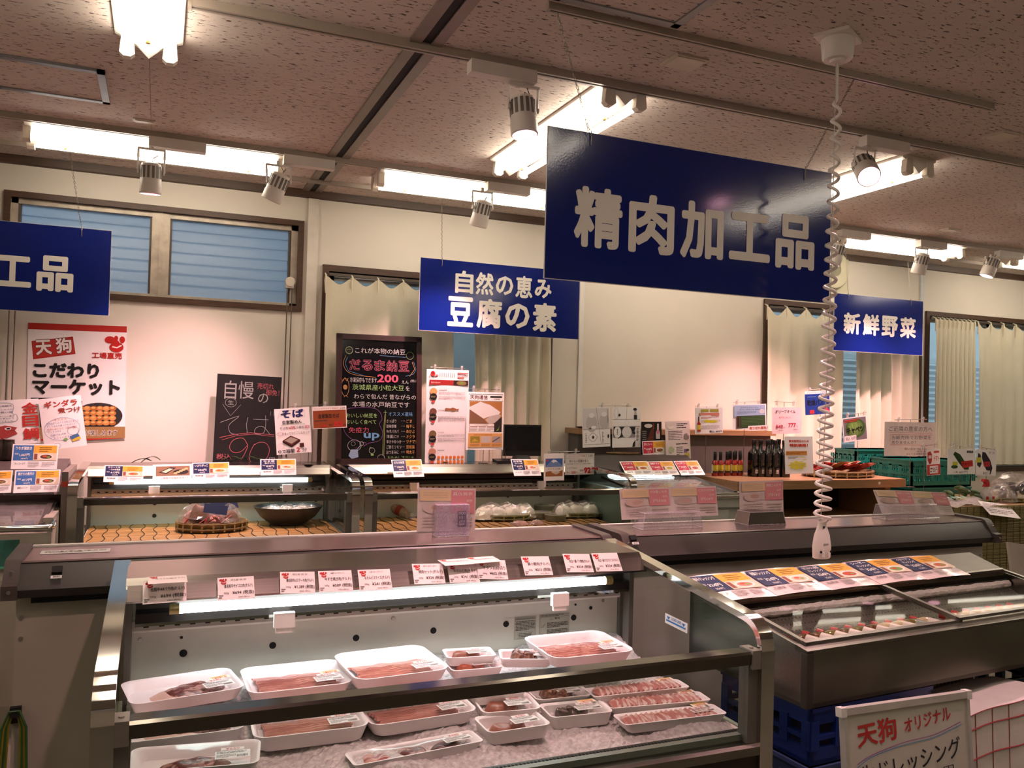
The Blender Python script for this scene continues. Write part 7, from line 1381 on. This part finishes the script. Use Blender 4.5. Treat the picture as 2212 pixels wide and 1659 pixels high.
# ================================================================== things at the lower right
Mx, w, h = frame_of((1818, 1530), (2088, 1492), (1834, 1730), 1.70, .10, -.0)
wb = thing('whiteboard', 'small whiteboard with red and black handwriting leaning under the dressing chest', 'whiteboard', M=Mx); MB().box((-w/2+.006, -.002, -h/2+.006), (w/2-.006, .010, h/2-.006)).build('board', mat('whiteboard_face', '#c2bdb2', .25, var=.02), wb, local=True); WF = mat('whiteboard_frame', '#c2bfb8', .35, .3)
for a, b in (((-w/2, -h/2), (-w/2+.010, h/2)), ((w/2-.010, -h/2), (w/2, h/2)), ((-w/2, -h/2), (w/2, -h/2+.012)), ((-w/2, h/2-.018), (w/2, h/2))): MB().box((a[0], -.008, a[1]), (b[0], .012, b[1])).build('frame_bar', WF, wb, local=True)
for s in (-1, 1): MB().box((s*w/2-.009, -.009, h/2-.022), (s*w/2+.009, .013, h/2+.002)).build('corner_cap', mat('corner_cap', '#d9d6d0', .4), wb, local=True)
MB().tube([(-w*.3, .012, h*.3), (-w*.3, .12, -h/2)], .006, 6).build('rear_leg', WF, wb, local=True); MB().tube([(w*.3, .012, h*.3), (w*.3, .12, -h/2)], .006, 6).build('rear_leg', WF, wb, local=True)
p = Print(w*.98, h*.98, -.003); RD = '#b03430'
p.t('天狗', .09, .17, .40, .44, RD, .025, .06); p.t('オリジナル', .46, .17, .85, .33, RD, .02, .10); p.s_([(.08, .63), (.2, .55), (.45, .47), (.7, .44), (.93, .34)], .0022, '#9a5f9a'); p.s_([(.08, .66), (.2, .57), (.45, .50), (.7, .47), (.94, .37)], .0022, '#5a8fc0'); p.t('生ドレッシング', .10, .58, .92, .82, '#26262c', .008, .10); p.t('各種 税込350円', .15, .85, .85, .95, '#26262c', 0, .06); p.build(wb, 'handwriting')
# perforated bin, cloth basket, crate, chair
pb = thing('perforated_bin', 'perforated steel bin standing under the far side of the dressing chest', 'bin', (2.33, 2.08, .3)); MB().box((2.22, 1.985, .10), (2.52, 2.24, .63)).build('shell', mat('dark_perforated', '#5d564f', .35, .8, var=.1), pb); q = MB()
for i in range(17):
    for j in range(14): q.lathe([(.0042, 0), (0, .0006)], (2.235+i*.0168, 1.9848, .615-j*.0168), 7, RX(math.pi/2))
stuff(q.build('holes', BLACK, pb)); 
for x in (2.23, 2.48):
    for y in (2.0, 2.20): MB().box((x, y, 0), (x+.025, y+.025, .1)).build('foot', DSTEEL, pb)
crate('stacking_crate', 'dark teal crate on the floor beyond the perforated bin', 2.56, 2.0, .30, .40, .30, .29, mat('teal_navy_crate', '#16364a', .4)); tag(MB().box((2.58, 2.02, 0), (2.94, 2.28, .30)).build('plinth_box', mat('grey_carton', '#6f655c', .6)), 'grey box under the dark teal crate', 'box')
cb = thing('cloth_basket', 'basket wrapped in white cloth with red check lines', 'basket', (2.55, 1.86, 0)); CL = mat('white_cloth', '#d9cfcb', .75, var=.05, bump=.3, bscale=40); mb = MB(); nx, nz = 24, 10; vsb = []
X_a, X_b, Yf, Zt = P(2098, 1550, Y=1.74).x, P(2098, 1550, Y=1.74).x+.42, 1.74, P(2098, 1550, Y=1.74).z
for j in range(nz+1):
    for i in range(nx+1):
        u, v_ = i/nx, j/nz; vsb.append((X_a-.02+(X_b-X_a)*u, Yf-.02*v_-.006*math.sin(u*14)*v_, Zt+.018*math.sin(u*2.2)+.02*u-.42*v_+.004*math.sin(u*9)))
for i in range(nx+1): u = i/nx; vsb.append((X_a-.02+(X_b-X_a)*u, Yf+.24, Zt+.018*math.sin(u*2.2)+.02*u-.03))
fs = [(j*(nx+1)+i, (j+1)*(nx+1)+i, (j+1)*(nx+1)+i+1, j*(nx+1)+i+1) for j in range(nz) for i in range(nx)]; o_ = (nz+1)*(nx+1); fs += [(i, i+1, o_+i+1, o_+i) for i in range(nx)]
mb.add(vsb, fs).build('cloth', CL, cb, True); MB().box((X_a, Yf+.012, 0.02), (X_b-.05, Yf+.22, Zt-.04)).build('basket_body', mat('grey_wire_basket', '#8a857d', .5), cb)
RL = mat('red_check_line', '#8f1f22', .6)
for k in range(6):
    i = int(2+k*4.1); MB().tube([V(vsb[j*(nx+1)+i])+V((0, -.0012, 0)) for j in range(nz+1)], .0012, 4).build('check_line', RL, cb)
for k in (0, 1, 3, 5, 7, 9): MB().tube([V(vsb[k*(nx+1)+i])+V((0, -.0012, .001)) for i in range(nx+1)], .0022 if k % 2 else .0014, 4).build('check_line', RL, cb)
ch = thing('chair', 'pale plastic chair with curved back beside the freezer end', 'chair', (3.62, 2.35, 0)); CP = mat('pale_plastic', '#a8a093', .5); ca = P(2178, 1166, Y=2.50); mb = MB(); vsb = []
for j in range(7):
    for i in range(9):
        u, v_ = i/8, j/6; vsb.append((ca.x+.40*u+.01*v_, 2.50+.03*math.sin(u*math.pi)-.05*v_, ca.z-.01+(-.06*u*(1-v_))-.34*v_))
mb.add(vsb+[(a_, b_+.012, c_) for a_, b_, c_ in vsb], [(j*9+i, (j+1)*9+i, (j+1)*9+i+1, j*9+i+1) for j in range(6) for i in range(8)]+[(63+j*9+i, 63+j*9+i+1, 63+(j+1)*9+i+1, 63+(j+1)*9+i) for j in range(6) for i in range(8)]+[(i, i+1, 63+i+1, 63+i) for i in range(8)]+[(j*9, 63+j*9, 63+(j+1)*9, (j+1)*9) for j in range(6)]).build('backrest', CP, ch, True)
MB().box((ca.x, 2.06, .44), (ca.x+.42, 2.48, .46)).build('seat', CP, ch)
for x in (ca.x+.02, ca.x+.39):
    for y, z in ((2.09, .44), (2.46, .60)): MB().tube([(x, y, 0), (x, y, z)], .011, 8).build('leg', ALU, ch)
